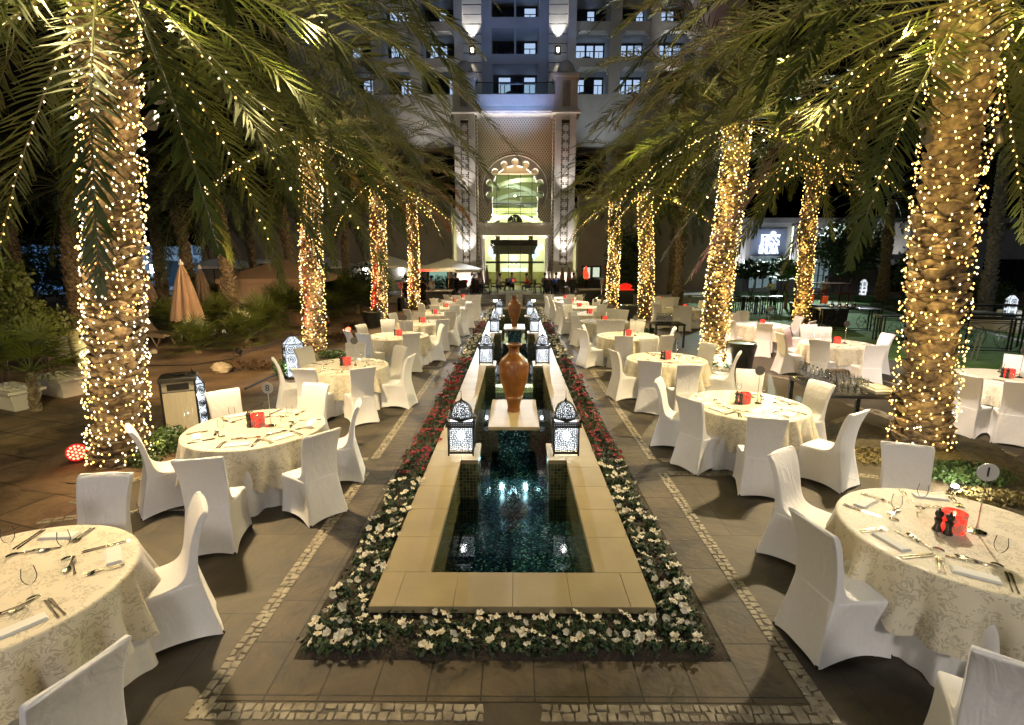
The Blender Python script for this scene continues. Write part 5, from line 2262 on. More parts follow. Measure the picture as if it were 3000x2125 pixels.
ft = empty('fountain_block', (0, 30.3, 0), 0, 'grey rectangular fountain block with a wide white basin lip at the foot of the steps', 'fountain')
GREYST = mat('grey_fountain_stone', (.33, .33, .33), .6, var=.1, scale=6)
MB().bev(x0, x1, -.5, .9, 0, .85, .02).build('block', GREYST, ft)
MB().bev(-1.0, .95, 1.0, 2.2, .62, .80, .02).build('basin', mat('white_stone', (.6, .6, .58), .5), ft)
MB().b2(-.8, .75, 1.1, 2.1, .801, .806).build('basin_water', BLACK, ft)
MB().b2(-.16, .1, -.515, -.501, .18, .68).build('spout_niche', BLACK, ft)
# ---- hall and facade lighting
lamp('hall_light', 'AREA', (0, 41, 6.0), 620, (1.0, .98, .68), 6, (0, 41, 0))
lamp('hall_rear_light', 'AREA', (0, 45, 5.8), 420, (1.0, .95, .7), 5, (0, 46, 0))
lamp('vault_light', 'POINT', (-2.6, 37.8, zb+.2), 120, (.95, 1.0, .60), .3)
lamp('vault_light', 'POINT', (2.6, 39.2, zb+.2), 110, (.85, .95, .50), .3)
lamp('vault_light', 'POINT', (0, 37.3, zg+.6), 150, (.92, .98, .60), .3)
for s in (-1, 1):
    pc = s*(XI+XO)/2
    lamp('pillar_uplight', 'SPOT', (pc, 34.45, 2.75), 330, (1, .90, .82), .06, (pc, 35.05, 6.4), 84, .9)
    lamp('pillar_uplight', 'SPOT', (pc, 34.3, 6.4), 260, (1, .88, .78), .06, (pc, 35.1, 10.4), 62, .9)
    lamp('pillar_uplight', 'SPOT', (pc, 34.2, .7), 170, (1, .86, .74), .06, (pc, 35.1, 2.4), 90, .8)
    lamp('column_uplight', 'SPOT', (s*2.2, 35.55, .7), 300, (1, .90, .82), .05, (s*2.2, 35.95, 5), 50, .7)
    lamp('arch_light', 'SPOT', (s*1.2, YW+.22, zb+.1), 260, (1, .97, .85), .05, (s*1.3, YW+.24, zb+3.2), 120, .9)
lamp('arch_light', 'POINT', (0, YW+.2, zc-.3), 130, (1, .96, .82), .04)
lamp('entablature_light', 'AREA', (0, 35.72, ze-.25), 26, (1, .92, .82), 4.2, (0, 35.9, ze+3), size_y=.08)
lamp('lattice_wash', 'SPOT', (-.9, 34.2, zb+.35), 260, (1, .86, .52), .1, (.2, 36.3, zc+3.2), 75, .9)
lamp('parapet_wash', 'SPOT', (0, 30.5, 9.5), 1200, (.30, .48, 1.0), .4, (0, 35.6, ZS+1.6), 58, .9)
for s in (-1, 1):
    lamp('balcony_wash', 'SPOT', (s*6.2, 37.2, 8.0), 520 if s < 0 else 330, (1, .93, .84) if s < 0 else (.88, .95, 1), .2, (s*6.4, 41, 15.5), 62, .9)
lamp('tower_blue', 'SPOT', (0, 36.6, ZS+.6), 80, (.35, .5, 1.0), .3, (0, 41, ZS+6), 100, .9)


# ------------------------------------------------------------------ people
def skin_mesh(name, pts, edges, m, sub=1):
    """pts: (x, y, z, r); root first; one continuous skinned surface"""
    me = bpy.data.meshes.new(name)
    me.from_pydata([p[:3] for p in pts], edges, [])
    ob = bpy.data.objects.new(name, me)
    col.objects.link(ob)
    ob.modifiers.new('skin', 'SKIN')
    if not me.skin_vertices:
        bpy.context.view_layer.objects.active = ob
        bpy.ops.mesh.customdata_skin_add()
    for i, p in enumerate(pts):
        r = p[3] if hasattr(p[3], '__len__') else (p[3], p[3])
        me.skin_vertices[0].data[i].radius = r
    me.skin_vertices[0].data[0].use_root = True
    s = ob.modifiers.new('sub', 'SUBSURF')
    s.levels = s.render_levels = sub
    dg = bpy.context.evaluated_depsgraph_get()
    dg.update()
    out = bpy.data.meshes.new_from_object(ob.evaluated_get(dg))
    out.name = name
    out.materials.clear()
    out.materials.append(m)
    out.polygons.foreach_set('use_smooth', [True]*len(out.polygons))
    bpy.data.objects.remove(ob)
    return out


CLM = {}


def cloth(c):
    k = str(c)
    if k not in CLM:
        CLM[k] = mat('garment_'+str(len(CLM)), c, .85, var=.05, scale=12)
    return CLM[k]


def person(x, y, z, yaw, pose, shirt, legs, lb, skin=None, arms='down', lean=0.0):
    """facing +y in its own frame"""
    root = empty('person', (x, y, z), yaw, lb, 'person')
    sk = skin or SKIN
    sit = pose == 'sit'
    hz = .50 if sit else .93
    L = lean

    def up(h):
        return (0, L*h*1.0, hz+h*(1-.25*L))
    pel, wai, che, nek = up(0), up(.18), up(.38), up(.53)
    hd0 = (0, nek[1]+.02+L*.05, nek[2]+.09)
    hd1 = (0, nek[1]+.025+L*.1, nek[2]+.20)
    pts = [(*pel, (.14, .10)), (*wai, (.125, .09)), (*che, (.15, .10)), (*nek, .05), (*hd0, (.068, .085)), (*hd1, (.075, .09))]
    ed = [(0, 1), (1, 2), (2, 3), (3, 4), (4, 5)]
    sh = []
    for s in (-1, 1):
        S = (s*.18, che[1], che[2]+.06)
        if arms == 'down':
            E, H = (s*.24, S[1]-.02, S[2]-.27), (s*.24, S[1]+.06, S[2]-.50)
        elif arms == 'table':
            E, H = (s*.25, S[1]+.12, S[2]-.25), (s*.14, S[1]+.36, S[2]-.24)
        else:
            E, H = (s*.25, S[1]+.10, S[2]-.26), (s*.18, S[1]+.32, S[2]-.16)
        n = len(pts)
        pts += [(*S, .055), (*E, .042), (*H, .032), (H[0]-s*.01, H[1]+.07, H[2]-.02, .026)]
        ed += [(2, n), (n, n+1), (n+1, n+2), (n+2, n+3)]
        sh.append((S, E, H))
    lg = []
    for s in (-1, 1):
        A = (s*.09, pel[1], pel[2]-.05)
        if sit:
            K, F = (s*.11, .42, .47), (s*.11, .40, .08)
        else:
            K, F = (s*.10, .02, .50), (s*.11, -.01, .08)
        T = (F[0], F[1]+.14, .035)
        n = len(pts)
        pts += [(*A, .085), (*K, .058), (*F, .042), (*T, .035)]
        ed += [(0, n), (n, n+1), (n+1, n+2), (n+2, n+3)]
        lg.append((A, K, F))
    link('body', skin_mesh('body', pts, ed, sk), root)
    e = .018
    p2 = [(*pel, (.155, .118)), (*wai, (.14, .108)), (*che, (.165, .118)), (nek[0], nek[1], nek[2]-.05, .07)]
    e2 = [(0, 1), (1, 2), (2, 3)]
    for (S, E, H) in sh:
        n = len(p2)
        M_ = tuple((a+b)/2 for a, b in zip(E, H))
        p2 += [(*S, .068), (*E, .055), (*M_, .048)]
        e2 += [(2, n), (n, n+1), (n+1, n+2)]
    link('shirt', skin_mesh('shirt', p2, e2, cloth(shirt)), root)
    p3 = [(*pel, (.158, .122))]
    e3 = []
    for (A, K, F) in lg:
        n = len(p3)
        p3 += [(*A, .10), (*K, .072), (*F, .058)]
        e3 += [(0, n), (n, n+1), (n+1, n+2)]
    link('trousers', skin_mesh('trousers', p3, e3, cloth(legs)), root)
    MB().blob((hd1[0], hd1[1]-.025, hd1[2]+.03), (.088, .10, .10), 12, 8).build('hair', HAIR, root, smooth=True)
    return root


# ------------------------------------------------------------------ rattan chairs and tables on the terrace
WICK = mat('black_wicker', (.025, .023, .022), .5, c2=(.010, .010, .010), scale=90, bump=.8, bscale=120)


def make_rattan():
    root = empty('rattan_chair')
    MB().bev(-.25, .25, -.25, .25, .40, .47, .015).build('seat', WICK, root)
    mb = MB()
    rings = []
    for k in range(7):
        z = .46+.46*k/6
        y = -.25-.05*k/6
        w = .26-.01*k/6
        rings.append([(-w, y+.03, z), (0, y, z+.02*(k == 6)), (w, y+.03, z), (w, y+.07, z), (0, y+.04, z+.02*(k == 6)), (-w, y+.07, z)])
    mb.loft(rings)
    mb.build('backrest', WICK, root)
    for s in (-1, 1):
        MB().b2(*sorted((s*.24, s*.29)), -.26, .22, .60, .65).b2(*sorted((s*.245, s*.285)), .18, .22, .3, .60).build('armrest', WICK, root)
        for y in (-.24, .21):
            MB().b2(s*.25-.02, s*.25+.02, y-.02, y+.02, 0, .40).build('leg', WICK, root)
    return root


RC_ = Proto(make_rattan())
root = empty('terrace_table')
MB().bev(-.9, .9, -.4, .4, .71, .75, .01).build('table_top', WICK, root)
for s in (-1, 1):
    for t in (-1, 1):
        MB().b2(s*.82-.03, s*.82+.03, t*.33-.03, t*.33+.03, 0, .71).build('leg', WICK, root)
TT = Proto(root)
tabs = [(-3.3, 33.7, 'left group, by the standing waiter'), (-.1, 34.4, 'middle group, between the diners facing each other'), (2.9, 33.9, 'right group, by the diner in blue')]
for x, y, lb in tabs:
    TT.place((x, y, ZP), 0, f'black woven terrace table in the {lb}', 'black terrace tables', 'table')
cpos = [(-4.9, 33.7, -90), (-4.1, 32.95, 0), (-3.3, 32.9, 5), (-2.5, 32.95, -6), (-1.9, 33.6, 90), (-4.0, 34.5, 180), (-2.7, 34.5, 180), (1.5, 33.9, -85), (2.1, 33.15, 0), (2.9, 33.1, 4), (3.7, 33.15, -5), (4.4, 33.5, 60), (2.4, 34.7, 180), (3.4, 34.7, 180),
        (-1.35, 34.4, -90), (1.15, 34.4, 90), (-.4, 35.2, 180)]
for i, (x, y, a) in enumerate(cpos):
    g = 'left' if x < -1.5 else 'right' if x > 1.4 else 'middle'
    f = 'back toward the pool' if abs(a) < 20 else 'facing the pool' if abs(a) == 180 else 'seen side-on'
    RC_.place((x, y, ZP), R(a), f'black rattan armchair {f}, {["leftmost","second","third","fourth","fifth","rear","rearmost","first","second","third","fourth","fifth","rear","rearmost","left","right","rear"][i]} in the {g} terrace group', 'black rattan chairs on the terrace', 'chair')
for k, (x, y) in enumerate(((-3.1, 33.5), (-.1, 34.3), (2.2, 33.7))):
    o = link('candle_jar', JAR, None, (x, y, ZP+.752))
    o.scale = (1.6, 1.6, 1.6)
    tag(o, f'red glowing candle jar on the {["left", "middle", "right"][k]} black terrace table', 'candle', 'red candle jars')
W_, DK = (.75, .73, .72), (.02, .02, .025)
person(-4.25, 33.3, ZP, R(-70), 'stand', W_, DK, 'standing waiter in a white waistcoated shirt at the left end of the terrace tables', DSKIN, 'fwd')
person(-2.75, 34.9, ZP, R(200), 'stand', (.05, .08, .16), DK, 'standing waiter in a dark blue apron bending over the left terrace table', DSKIN, 'fwd', .25)
person(-2.55, 35.4, ZP, R(190), 'stand', W_, DK, 'standing waiter in a white shirt behind the one in the blue apron', DSKIN, 'fwd', .1)
person(-3.9, 34.25, ZP, R(180), 'sit', (.03, .03, .035), DK, 'seated diner in black at the left terrace table beside the white-shirted waiter', SKIN, 'table')
person(-2.4, 34.3, ZP, R(150), 'sit', (.45, .35, .38), DK, 'seated diner in pale pink at the right end of the left terrace table', SKIN, 'table')
person(-1.1, 34.4, ZP, R(-85), 'sit', (.70, .55, .55), (.12, .12, .16), 'seated woman in a pale pink top reaching over the middle terrace table', SKIN, 'table', .2)
person(.9, 34.4, ZP, R(85), 'sit', (.55, .01, .02), (.08, .12, .2), 'seated man in a red shirt reaching over the middle terrace table', SKIN, 'table', .2)
person(-.2, 35.1, ZP, R(180), 'sit', (.25, .25, .45), DK, 'small seated child behind the middle terrace table', SKIN, 'table')
person(2.75, 34.45, ZP, R(180), 'sit', (.03, .14, .70), DK, 'seated man in a bright blue shirt at the right terrace table', SKIN, 'table')
person(3.9, 34.4, ZP, R(170), 'sit', (.30, .26, .24), DK, 'seated diner in grey at the far right end of the terrace', SKIN, 'table')
person(2.0, 34.5, ZP, R(200), 'sit', (.12, .12, .13), DK, 'seated diner in dark clothes at the left end of the right terrace table', DSKIN, 'table')
x_, y_ = P(1250, 880, .2)
person(-6.55, 31.0, 0, R(-30), 'stand', (.015, .015, .018), DK, 'standing man in black behind the dark counter under the umbrella', DSKIN, 'fwd')
person(-5.0, 31.3, 0, R(60), 'stand', W_, (.2, .12, .08), 'standing cook in white near the umbrella pole', SKIN, 'fwd', .1)
xq, yq = P(2262, 900, 0)
person(xq, yq, 0, R(110), 'stand', W_, DK, 'person in a white shirt bending over the black tables below the neon sign', DSKIN, 'fwd', .55)
xq, yq = P(2410, 895, 0)
person(xq, yq, 0, R(150), 'stand', (.45, .25, .22), (.3, .05, .04), 'person in pink and red behind the dark drinks stand on the lawn', SKIN, 'fwd', .1)

# ------------------------------------------------------------------ umbrellas
CANV = mat('pale_canvas', (.62, .60, .55), .85, var=.03, scale=3)
CANVB = mat('beige_canvas', (.30, .19, .125), .85, var=.05, scale=3)


def open_umbrella(x, y, z, h, r, lb, n=8, m=None):
    root = empty('open_umbrella', (x, y, z), .3, lb, 'umbrella')
    mb = MB()
    apex = (0, 0, h+.62)
    rim = [(r*cos(2*PI*k/n), r*sin(2*PI*k/n), h) for k in range(n)]
    mid = [(r*.5*cos(2*PI*k/n), r*.5*sin(2*PI*k/n), h+.28) for k in range(n)]
    mb.add([apex]+mid+rim, [(0, 1+k, 1+(k+1) % n) for k in range(n)]+[(1+k, 1+n+k, 1+n+(k+1) % n, 1+(k+1) % n) for k in range(n)])
    mb.add([(p[0], p[1], p[2]) for p in rim]+[(p[0]*1.001, p[1]*1.001, p[2]-.12) for p in rim], [(k, (k+1) % n, n+(k+1) % n, n+k) for k in range(n)])
    mb.build('canopy', m or CANV, root)
    MB().tube([(0, 0, 0), (0, 0, h+.7)], .03, 8).build('pole', CHROME, root)
    mb = MB()
    for k in range(n):
        mb.tube([(0, 0, h+.1), tuple(c*.98 for c in rim[k][:2])+(h-.02,)], .012, 4)
    mb.build('ribs', WHITEF, root)
    MB().bev(-.3, .3, -.3, .3, 0, .08, .01).build('base', BLACK, root)


def closed_umbrella(x, y, z, h, r, lb, m, n=8):
    root = empty('closed_umbrella', (x, y, z), .2, lb, 'umbrella')
    N_ = n*6
    rings = []
    for t in range(12):
        u = t/11
        zz = h-(h*.66)*u
        ring = []
        for k in range(N_):
            a = 2*PI*k/N_
            f = abs(sin(a*n/2))
            rr = (.035+r*u**.75)*(.62+.38*f)
            ring.append((rr*cos(a), rr*sin(a), zz+(-.07*f if t == 11 else 0)))
        rings.append(ring)
    MB().loft(rings, True, False).build('canopy', m, root, smooth=True, sharp=60)
    MB().tube([(0, 0, 0), (0, 0, h+.12)], .028, 8).build('pole', WOODB, root)
    MB().lathe([(.08, h), (.07, h+.05), (.02, h+.16)], 8).build('finial', WHITEF, root)


x_, z_ = V(1313, 788, 31)
open_umbrella(x_, 31, 0, z_, 2.15, 'open off-white umbrella over the dark counter to the left of the portal')
x_, z_ = V(1135, 778, 33)
open_umbrella(x_, 33, 0, z_, 2.4, 'open off-white umbrella behind the two red-lit palms')
x_, z_ = V(960, 780, 36)
open_umbrella(x_, 36, 0, z_, 2.4, 'open grey umbrella farther back behind the dark palms')
UG = 'closed umbrellas at the portal'
for px, lb, dy in ((1409, 'closed brownish umbrella leaning folds at the foot of the portal, left one', 0), (1426, 'closed brownish umbrella in front of the hall glass, left side', .6), (1648, 'slim closed umbrella before the right portal pillar, nearer the hall', -1.6), (1667, 'closed umbrella with pointed top before the right portal pillar, farther from the hall', -1.3)):
    x_, z_ = V(px, 783, 35+dy)
    closed_umbrella(x_, 35+dy, ZP, z_-ZP, .17, lb, mat('taupe_canvas', (.24, .18, .15), .85))
x_, y_ = P(540, 928, 0)
x_, z_ = V(530, 776, 16.5)
closed_umbrella(x_, 16.5, 0, z_, .46, 'closed beige garden umbrella left of the fan palms', CANVB)
x_, z_ = V(585, 788, 19.5)
closed_umbrella(x_, 19.5, 0, z_, .42, 'closed brown umbrella in the dark just behind the beige one', mat('brown_canvas', (.16, .11, .08), .85))
x_, z_ = V(420, 790, 18.5)
closed_umbrella(x_, 18.5, 0, z_, .40, 'closed dark umbrella half behind the big fairy-lit palm', mat('brown_canvas', (.16, .11, .08), .85))
x_, z_ = V(655, 790, 22)
closed_umbrella(x_, 22, 0, z_, .36, 'narrow closed umbrella behind the unlit palm trunk', mat('brown_canvas', (.16, .11, .08), .85))


# ------------------------------------------------------------------ patio heaters, counters, drums
def heater(px, py, pytop, Y, lb):
    x, z = V(px, pytop, Y)
    root = empty('patio_heater', (x, Y, 0), 0, lb, 'heater', 'mushroom patio heaters')
    MB().lathe([(.02, z-.14), (.44, z-.13), (.45, z-.11), (.30, z-.05), (.12, z), (.001, z+.02)], 24).build('reflector', CHROME, root, smooth=True)
    MB().lathe([(.05, z-.45), (.10, z-.43), (.11, z-.15)], 16).build('burner', mat('burner_mesh', (.25, .2, .15), .4, .8), root, smooth=True)
    MB().tube([(0, 0, .7), (0, 0, z-.4)], .035, 10).build('pole', CHROME, root)
    MB().lathe([(.23, 0), (.23, .62), (.17, .72), (.04, .76)], 20).build('gas_housing', BLACK, root, smooth=True)


heater(1174, 0, 820, 27.5, 'patio heater between the two red-lit palms')
heater(1764, 0, 812, 29, 'patio heater just left of the farthest palm in the right row')
heater(1880, 0, 822, 31, 'patio heater half hidden by the third palm of the right row')
heater(880+1150-1150+20, 0, 830, 24, 'patio heater half hidden by the second palm of the left row') if False else None


def counter(px0, px1, py, Y, dep, lb, h=1.02, m=None, topm=None):
    x0, x1 = XX(px0, Y, py), XX(px1, Y, py)
    root = empty('serving_counter', ((x0+x1)/2, Y, 0), 0, lb, 'counter')
    w = (x1-x0)/2
    MB().bev(-w, w, 0, dep, 0, h-.05, .01).build('black_drape', m or BLACKMAT, root)
    MB().bev(-w-.03, w+.03, -.03, dep+.03, h-.049, h, .008).build('counter_top', topm or mat('grey_counter_top', (.16, .14, .12), .4), root)
    return (x0, x1)


counter(1248, 1322, 860, 28.6, 1.6, 'long black-draped counter under the open umbrella on the left')
counter(1697, 1782, 860, 29.6, 1.2, 'long black-draped counter in front of the red ornament window')
x0, x1 = counter(1806, 1856, 858, 29.8, .9, 'black-draped counter with a red-lit top between the palms', topm=mat('red_lit_top', (.5, .02, .01), .5, em=(1, .03, .01), es=.5))  # red light on the counter top is put into its colour and glow
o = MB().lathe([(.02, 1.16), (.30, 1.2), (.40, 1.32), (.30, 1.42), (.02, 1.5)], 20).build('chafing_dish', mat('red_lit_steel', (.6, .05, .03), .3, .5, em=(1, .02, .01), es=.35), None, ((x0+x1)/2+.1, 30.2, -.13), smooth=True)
tag(o, 'round red-lit chafing dish on the red-topped counter', 'dish')
root = empty('menu_board', (*P(1240, 890, 0), 0), .1, 'arched chalkboard sign in a wooden frame with faint white handwriting beside the red-lit palm', 'sign')
hb_ = 1.30
pts = [(-.28, .15), (.28, .15)]+[(.28*cos(PI*k/12), hb_-.12+.18*sin(PI*k/12)) for k in range(13)]
mb = MB()
extrude_poly(mb, pts, [], lambda a, b, d: (a, d, b), 0, .03)
mb.build('wood_frame', mat('light_wood', (.42, .27, .12), .5), root)
pts2 = [(a*.82, .22+(b-.15)*.88) for a, b in pts]
mb = MB()
extrude_poly(mb, pts2, [], lambda a, b, d: (a, d, b), -.006, -.001)
mb.build('chalkboard', mat('slate', (.02, .018, .016), .8), root)
mb = MB()
CHALK = mat('chalk', (.6, .6, .58), .9)
for k in range(5):
    pp_ = [(-.15+.03*i, -.010, .45+.13*k+.012*sin(i*2.3+k)) for i in range(11)]
    mb.tube(pp_, .0035, 3)
mb.build('chalk_writing', CHALK, root)
MB().b2(-.25, -.21, .03, .25, 0, .9).b2(.21, .25, .03, .25, 0, .9).build('prop_leg', WOODB, root)


def drum(px, py, r, h, lb):
    x, y = P(px, py, 0)
    root = empty('wicker_drum', (x, y+r, 0), 0, lb, 'side table', 'round black wicker drums')
    MB().lathe([(r*.82, 0), (r*.80, .03), (r*.86, h*.5), (r, h-.03), (r*.99, h-.005)], 36).build('woven_body', WICK, root, smooth=True)
    MB().lathe([(.01, h-.005), (r*.93, h-.005), (r*.95, h+.0), (r*.97, h+.035), (r*.95, h+.045), (r*.91, h+.02), (.01, h+.018)], 36).build('tray_top', mat('green_black_tray', (.05, .055, .035), .25), root, smooth=True)


drum(2184, 1092, .37, .66, 'round black wicker drum with tray top beside the third right-row table')
drum(1847, 945, .42, .70, 'round black drum between the two farthest palms of the right row')
drum(1085, 965, .40, .62, 'round black drum at the foot of the third palm of the left row')


# ------------------------------------------------------------------ black side tables with bottles and glasses
BOTM = thin_glass('bottle_plastic', (.90, .93, .96), 1.15, .08, .10)
LABEL = mat('bottle_label', (.22, .22, .28), .4)
CAPM = mat('bottle_cap', (.05, .05, .06), .4)
bot = empty('water_bottle')
MB().lathe([(.001, 0), (.036, .0), (.041, .008), (.040, .04), (.041, .06), (.039, .10), (.041, .14), (.041, .18), (.036, .21), (.022, .245), (.014, .262), (.013, .285)], 18).build('bottle_body', BOTM, bot, smooth=True)
MB().lathe([(.0415, .085), (.0418, .09), (.0418, .15), (.0415, .155)], 18, cap=False).build('label_band', LABEL, bot, smooth=True)
MB().lathe([(.014, .283), (.0145, .285), (.0145, .303), (.001, .304)], 12).build('cap', CAPM, bot)
BOT = Proto(bot)


def side_table(x0, x1, y0, y1, rz, h, lb):
    cx, cy = (x0+x1)/2, (y0+y1)/2
    root = empty('side_table', (cx, cy, 0), rz, lb, 'table', 'black side tables')
    w, d = (x1-x0)/2, (y1-y0)/2
    MB().bev(-w, w, -d, d, h-.05, h, .006).build('table_top', mat('black_glass_top', (.02, .02, .022), .12), root)
    for s in (-1, 1):
        for t in (-1, 1):
            MB().b2(s*(w-.035)-.03, s*(w-.035)+.03, t*(d-.035)-.03, t*(d-.035)+.03, 0, h-.051).build('leg', WICK, root)
    return root, Matrix.Rotation(rz, 3, 'Z'), Vector((cx, cy, h))


st, mr, oc = side_table(4.78, 5.98, 7.5, 8.75, -.10, .76, 'square black side table with water bottles and glasses beside the big fairy-lit palm')
for k in range(8):
    p = oc+mr @ Vector((-.47+.02*k*.4, .52-.125*k, 0))
    BOT.place(p, 0, f'clear water bottle on the nearer side table, {["first","second","third","fourth","fifth","sixth","seventh","last"][k]} in its row from the back', 'water bottles in a row', 'bottle')
BRG = thin_glass('sparkling_glass', (.95, .96, .97), 1.3, .22, .14)
WINE2 = WINE.copy()
WINE2.materials.clear()
WINE2.materials.append(BRG)
for k in range(40):
    i, j = k % 5, k//5
    p = oc+mr @ Vector((-.30+.095*i+(.05 if j % 2 else 0), -.46+.105*j, .0))
    o = link('wine_glass', WINE2, None, p, 0)
    tag(o, 'empty stemmed glass in the cluster beside the water bottles', 'glass', 'glasses clustered on the side table')
p = oc+mr @ Vector((.42, -.15, 0))
o = MB().bev(-.16, .16, -.2, .2, 0, .02, .01).bev(-.13, .13, -.16, .16, .0201, .05, .01).build('napkin_pile', NAPM, None, p)
tag(o, 'flat pile of white napkins on a tray at the edge of the nearer side table', 'napkins')
p = oc+mr @ Vector((.12, .50, 0))
o = empty('menu_caddy', p, 0, 'dark ornamental box caddy standing behind the glasses', 'caddy')
MB().bev(-.17, .17, -.07, .07, 0, .17, .02).build('box', WOODB, o)
MB().tube([(-.08+.0*k, -.072, .04) for k in range(1)]+[(-.08, -.075, .12), (0, -.075, .05), (.08, -.075, .12), (.08, -.075, .04)], .008, 4).build('brass_mount', mat('brass', (.5, .35, .12), .3, 1), o)
st, mr, oc = side_table(4.42, 5.38, 16.0, 16.75, .0, .76, 'smaller black side table with a cluster of water bottles behind the third table')
for k in range(12):
    p = oc+Vector((-.30+.085*(k % 6), .10-.12*(k//6), 0))
    BOT.place(p, 0, 'clear water bottle in the cluster on the farther small side table', 'water bottles clustered on the far side table', 'bottle')

# ------------------------------------------------------------------ litter bins, floor lanterns, spotlights
x_, y_ = P(520, 1275, 0)
root = empty('litter_bin', (x_-.05, y_+.28, 0), R(28), 'square litter bin with cream slatted sides and black top beside the big palm', 'litter bin')
mb = MB()
for s in range(4):
    m_ = Matrix.Rotation(s*PI/2, 3, 'Z')
    for k in range(7):
        c = m_ @ Vector((-.192+.064*k, -.235, .36))
        mb.box(c, (.06, .02, .66), rz=s*PI/2)
mb.build('slatted_side', mat('cream_slats', (.62, .56, .40), .5), root)
mb = MB()
for s in (-1, 1):
    for t in (-1, 1):
        mb.b2(s*.235-.015, s*.235+.015, t*.235-.015, t*.235+.015, 0, .86)
mb.b2(-.22, .22, -.22, .22, .69, .699)
mb.build('corner_frame', BLACK, root)
mb = MB().bev(-.26, .26, -.26, .26, .86, .93, .01)
mb.lathe([(.10, .93), (.12, .945), (.10, .96), (.01, .95)], 20)
mb.build('top', mat('black_top', (.02, .02, .02), .3), root)
mb = MB()
for s in range(4):
    mb.box(Matrix.Rotation(s*PI/2, 3, 'Z') @ Vector((0, -.22, .78)), (.44, .01, .15), rz=s*PI/2)
mb.build('opening_panel', mat('bin_white', (.45, .42, .33), .5), root)
mb = MB()
for s in range(4):
    mb.box(Matrix.Rotation(s*PI/2, 3, 'Z') @ Vector((0, -.228, .78)), (.30, .012, .10), rz=s*PI/2)
mb.build('slot', BLACK, root)

ROSM = bpy.data.materials.new('rosette_fretwork')
ROSM.use_nodes = True
N, L, b = nodes_of(ROSM)
b.inputs['Base Color'].default_value = (.02, .018, .016, 1)
tc = N.new('ShaderNodeTexCoord')
vo = N.new('ShaderNodeTexVoronoi')
vo.inputs['Scale'].default_value = 26
vo.feature = 'DISTANCE_TO_EDGE'
L.new(tc.outputs['Object'], vo.inputs['Vector'])
a_ = N.new('ShaderNodeMath')
a_.operation = 'LESS_THAN'
a_.inputs[1].default_value = .055
L.new(vo.outputs['Distance'], a_.inputs[0])
t_ = N.new('ShaderNodeBsdfTransparent')
mx_ = N.new('ShaderNodeMixShader')
L.new(a_.outputs[0], mx_.inputs[0])
L.new(t_.outputs[0], mx_.inputs[1])
L.new(b.outputs[0], mx_.inputs[2])
L.new(mx_.outputs[0], N['Material Output'].inputs['Surface'])
GLOW2 = emis('floor_lantern_glow', (.80, .90, 1.0), .8)


def tall_lantern(x, y, h, r, lb, n=6, rz=0.2, tip=True, energy=1, base_z=0):
    root = empty('floor_lantern', (x, y, base_z), rz, lb, 'lantern', 'tall pierced floor lanterns')
    q = .94
    MB().lathe([(r*.8, .06), (r*.9, .08), (r*.9, h*.78), (r*.3, h*.93)], n).build('frosted_liner', GLOW2, root)
    prof = [(r*.98, .05), (r, .10), (r, h*.58), (r, h*.78), (r*.62, h*.88), (.01, h)]
    MB().lathe(prof, n, cap=False).build('fretwork', ROSM, root)
    mb = MB()
    for k in range(n):
        a = 2*PI*k/n
        mb.tube([((rr+.004)*cos(a), (rr+.004)*sin(a), z) for rr, z in prof], .008, 4)
        a2 = a+PI/n
        rr = r*cos(PI/n)+.006
        for zc_, rad in ((h*.24, .32), (h*.45, .32), (h*.68, .40)):
            for f in (1, .55, .2):
                pts = []
                for t in range(15):
                    u = 2*PI*t/14
                    lx, lz = r*rad*f*cos(u), r*rad*f*sin(u)*1.05
                    pts.append((rr*cos(a2)-lx*sin(a2), rr*sin(a2)+lx*cos(a2), zc_+lz))
                mb.tube(pts, .0085, 4, cap=False)
    for z in (.05, h*.58, h*.79):
        mb.tube([((r+.004)*cos(2*PI*k/n), (r+.004)*sin(2*PI*k/n), z) for k in range(n+1)], .009, 4)
    mb.tube([(0, 0, h-.01), (0, 0, h+.06)], [.012, .002], 6)
    mb.lathe([(r*1.02, 0), (r*1.02, .03), (r*.98, .05)], n)
    mb.build('iron_frame', IRON, root)
    lamp('floor_lantern_light', 'POINT', (x, y-r-.06, base_z+h*.35), 5*energy, (.86, .94, 1), .03)
    lamp('floor_lantern_light', 'POINT', (x+r*.9, y-r*.6, base_z+h*.6), 5*energy, (.86, .94, 1), .03)


x_, y_ = P(568, 1262, 0)
tall_lantern(x_, y_+.15, .98, .155, 'tall round-shouldered black fretwork lantern behind the slatted litter bin')
x_, y_ = P(855, 1112, 0)
tall_lantern(x_, y_+.2, 1.05, .24, 'tall six-sided white glowing lantern with ring pattern beside the third table')
for k, (px, py, h, r_, lb) in enumerate(((2526, 868, 1.0, .22, 'white glowing lantern on the drinks stand by the hedge'), (2955, 930, 1.15, .28, 'white glowing lantern on the low wall at the photo edge'), (2418, 862, .5, .1, 'small bright lamp on the farthest outer table') if False else (2527, 869, .01, .01, ''))):
    if not lb:
        continue
    x_, y_ = P(px, py, 0)
    x_, z_ = V(px, py, 19 if k == 1 else 22)
    tall_lantern(x_, 19 if k == 1 else 22, h*.75, r_*.7, lb, 4, .5, base_z=z_)


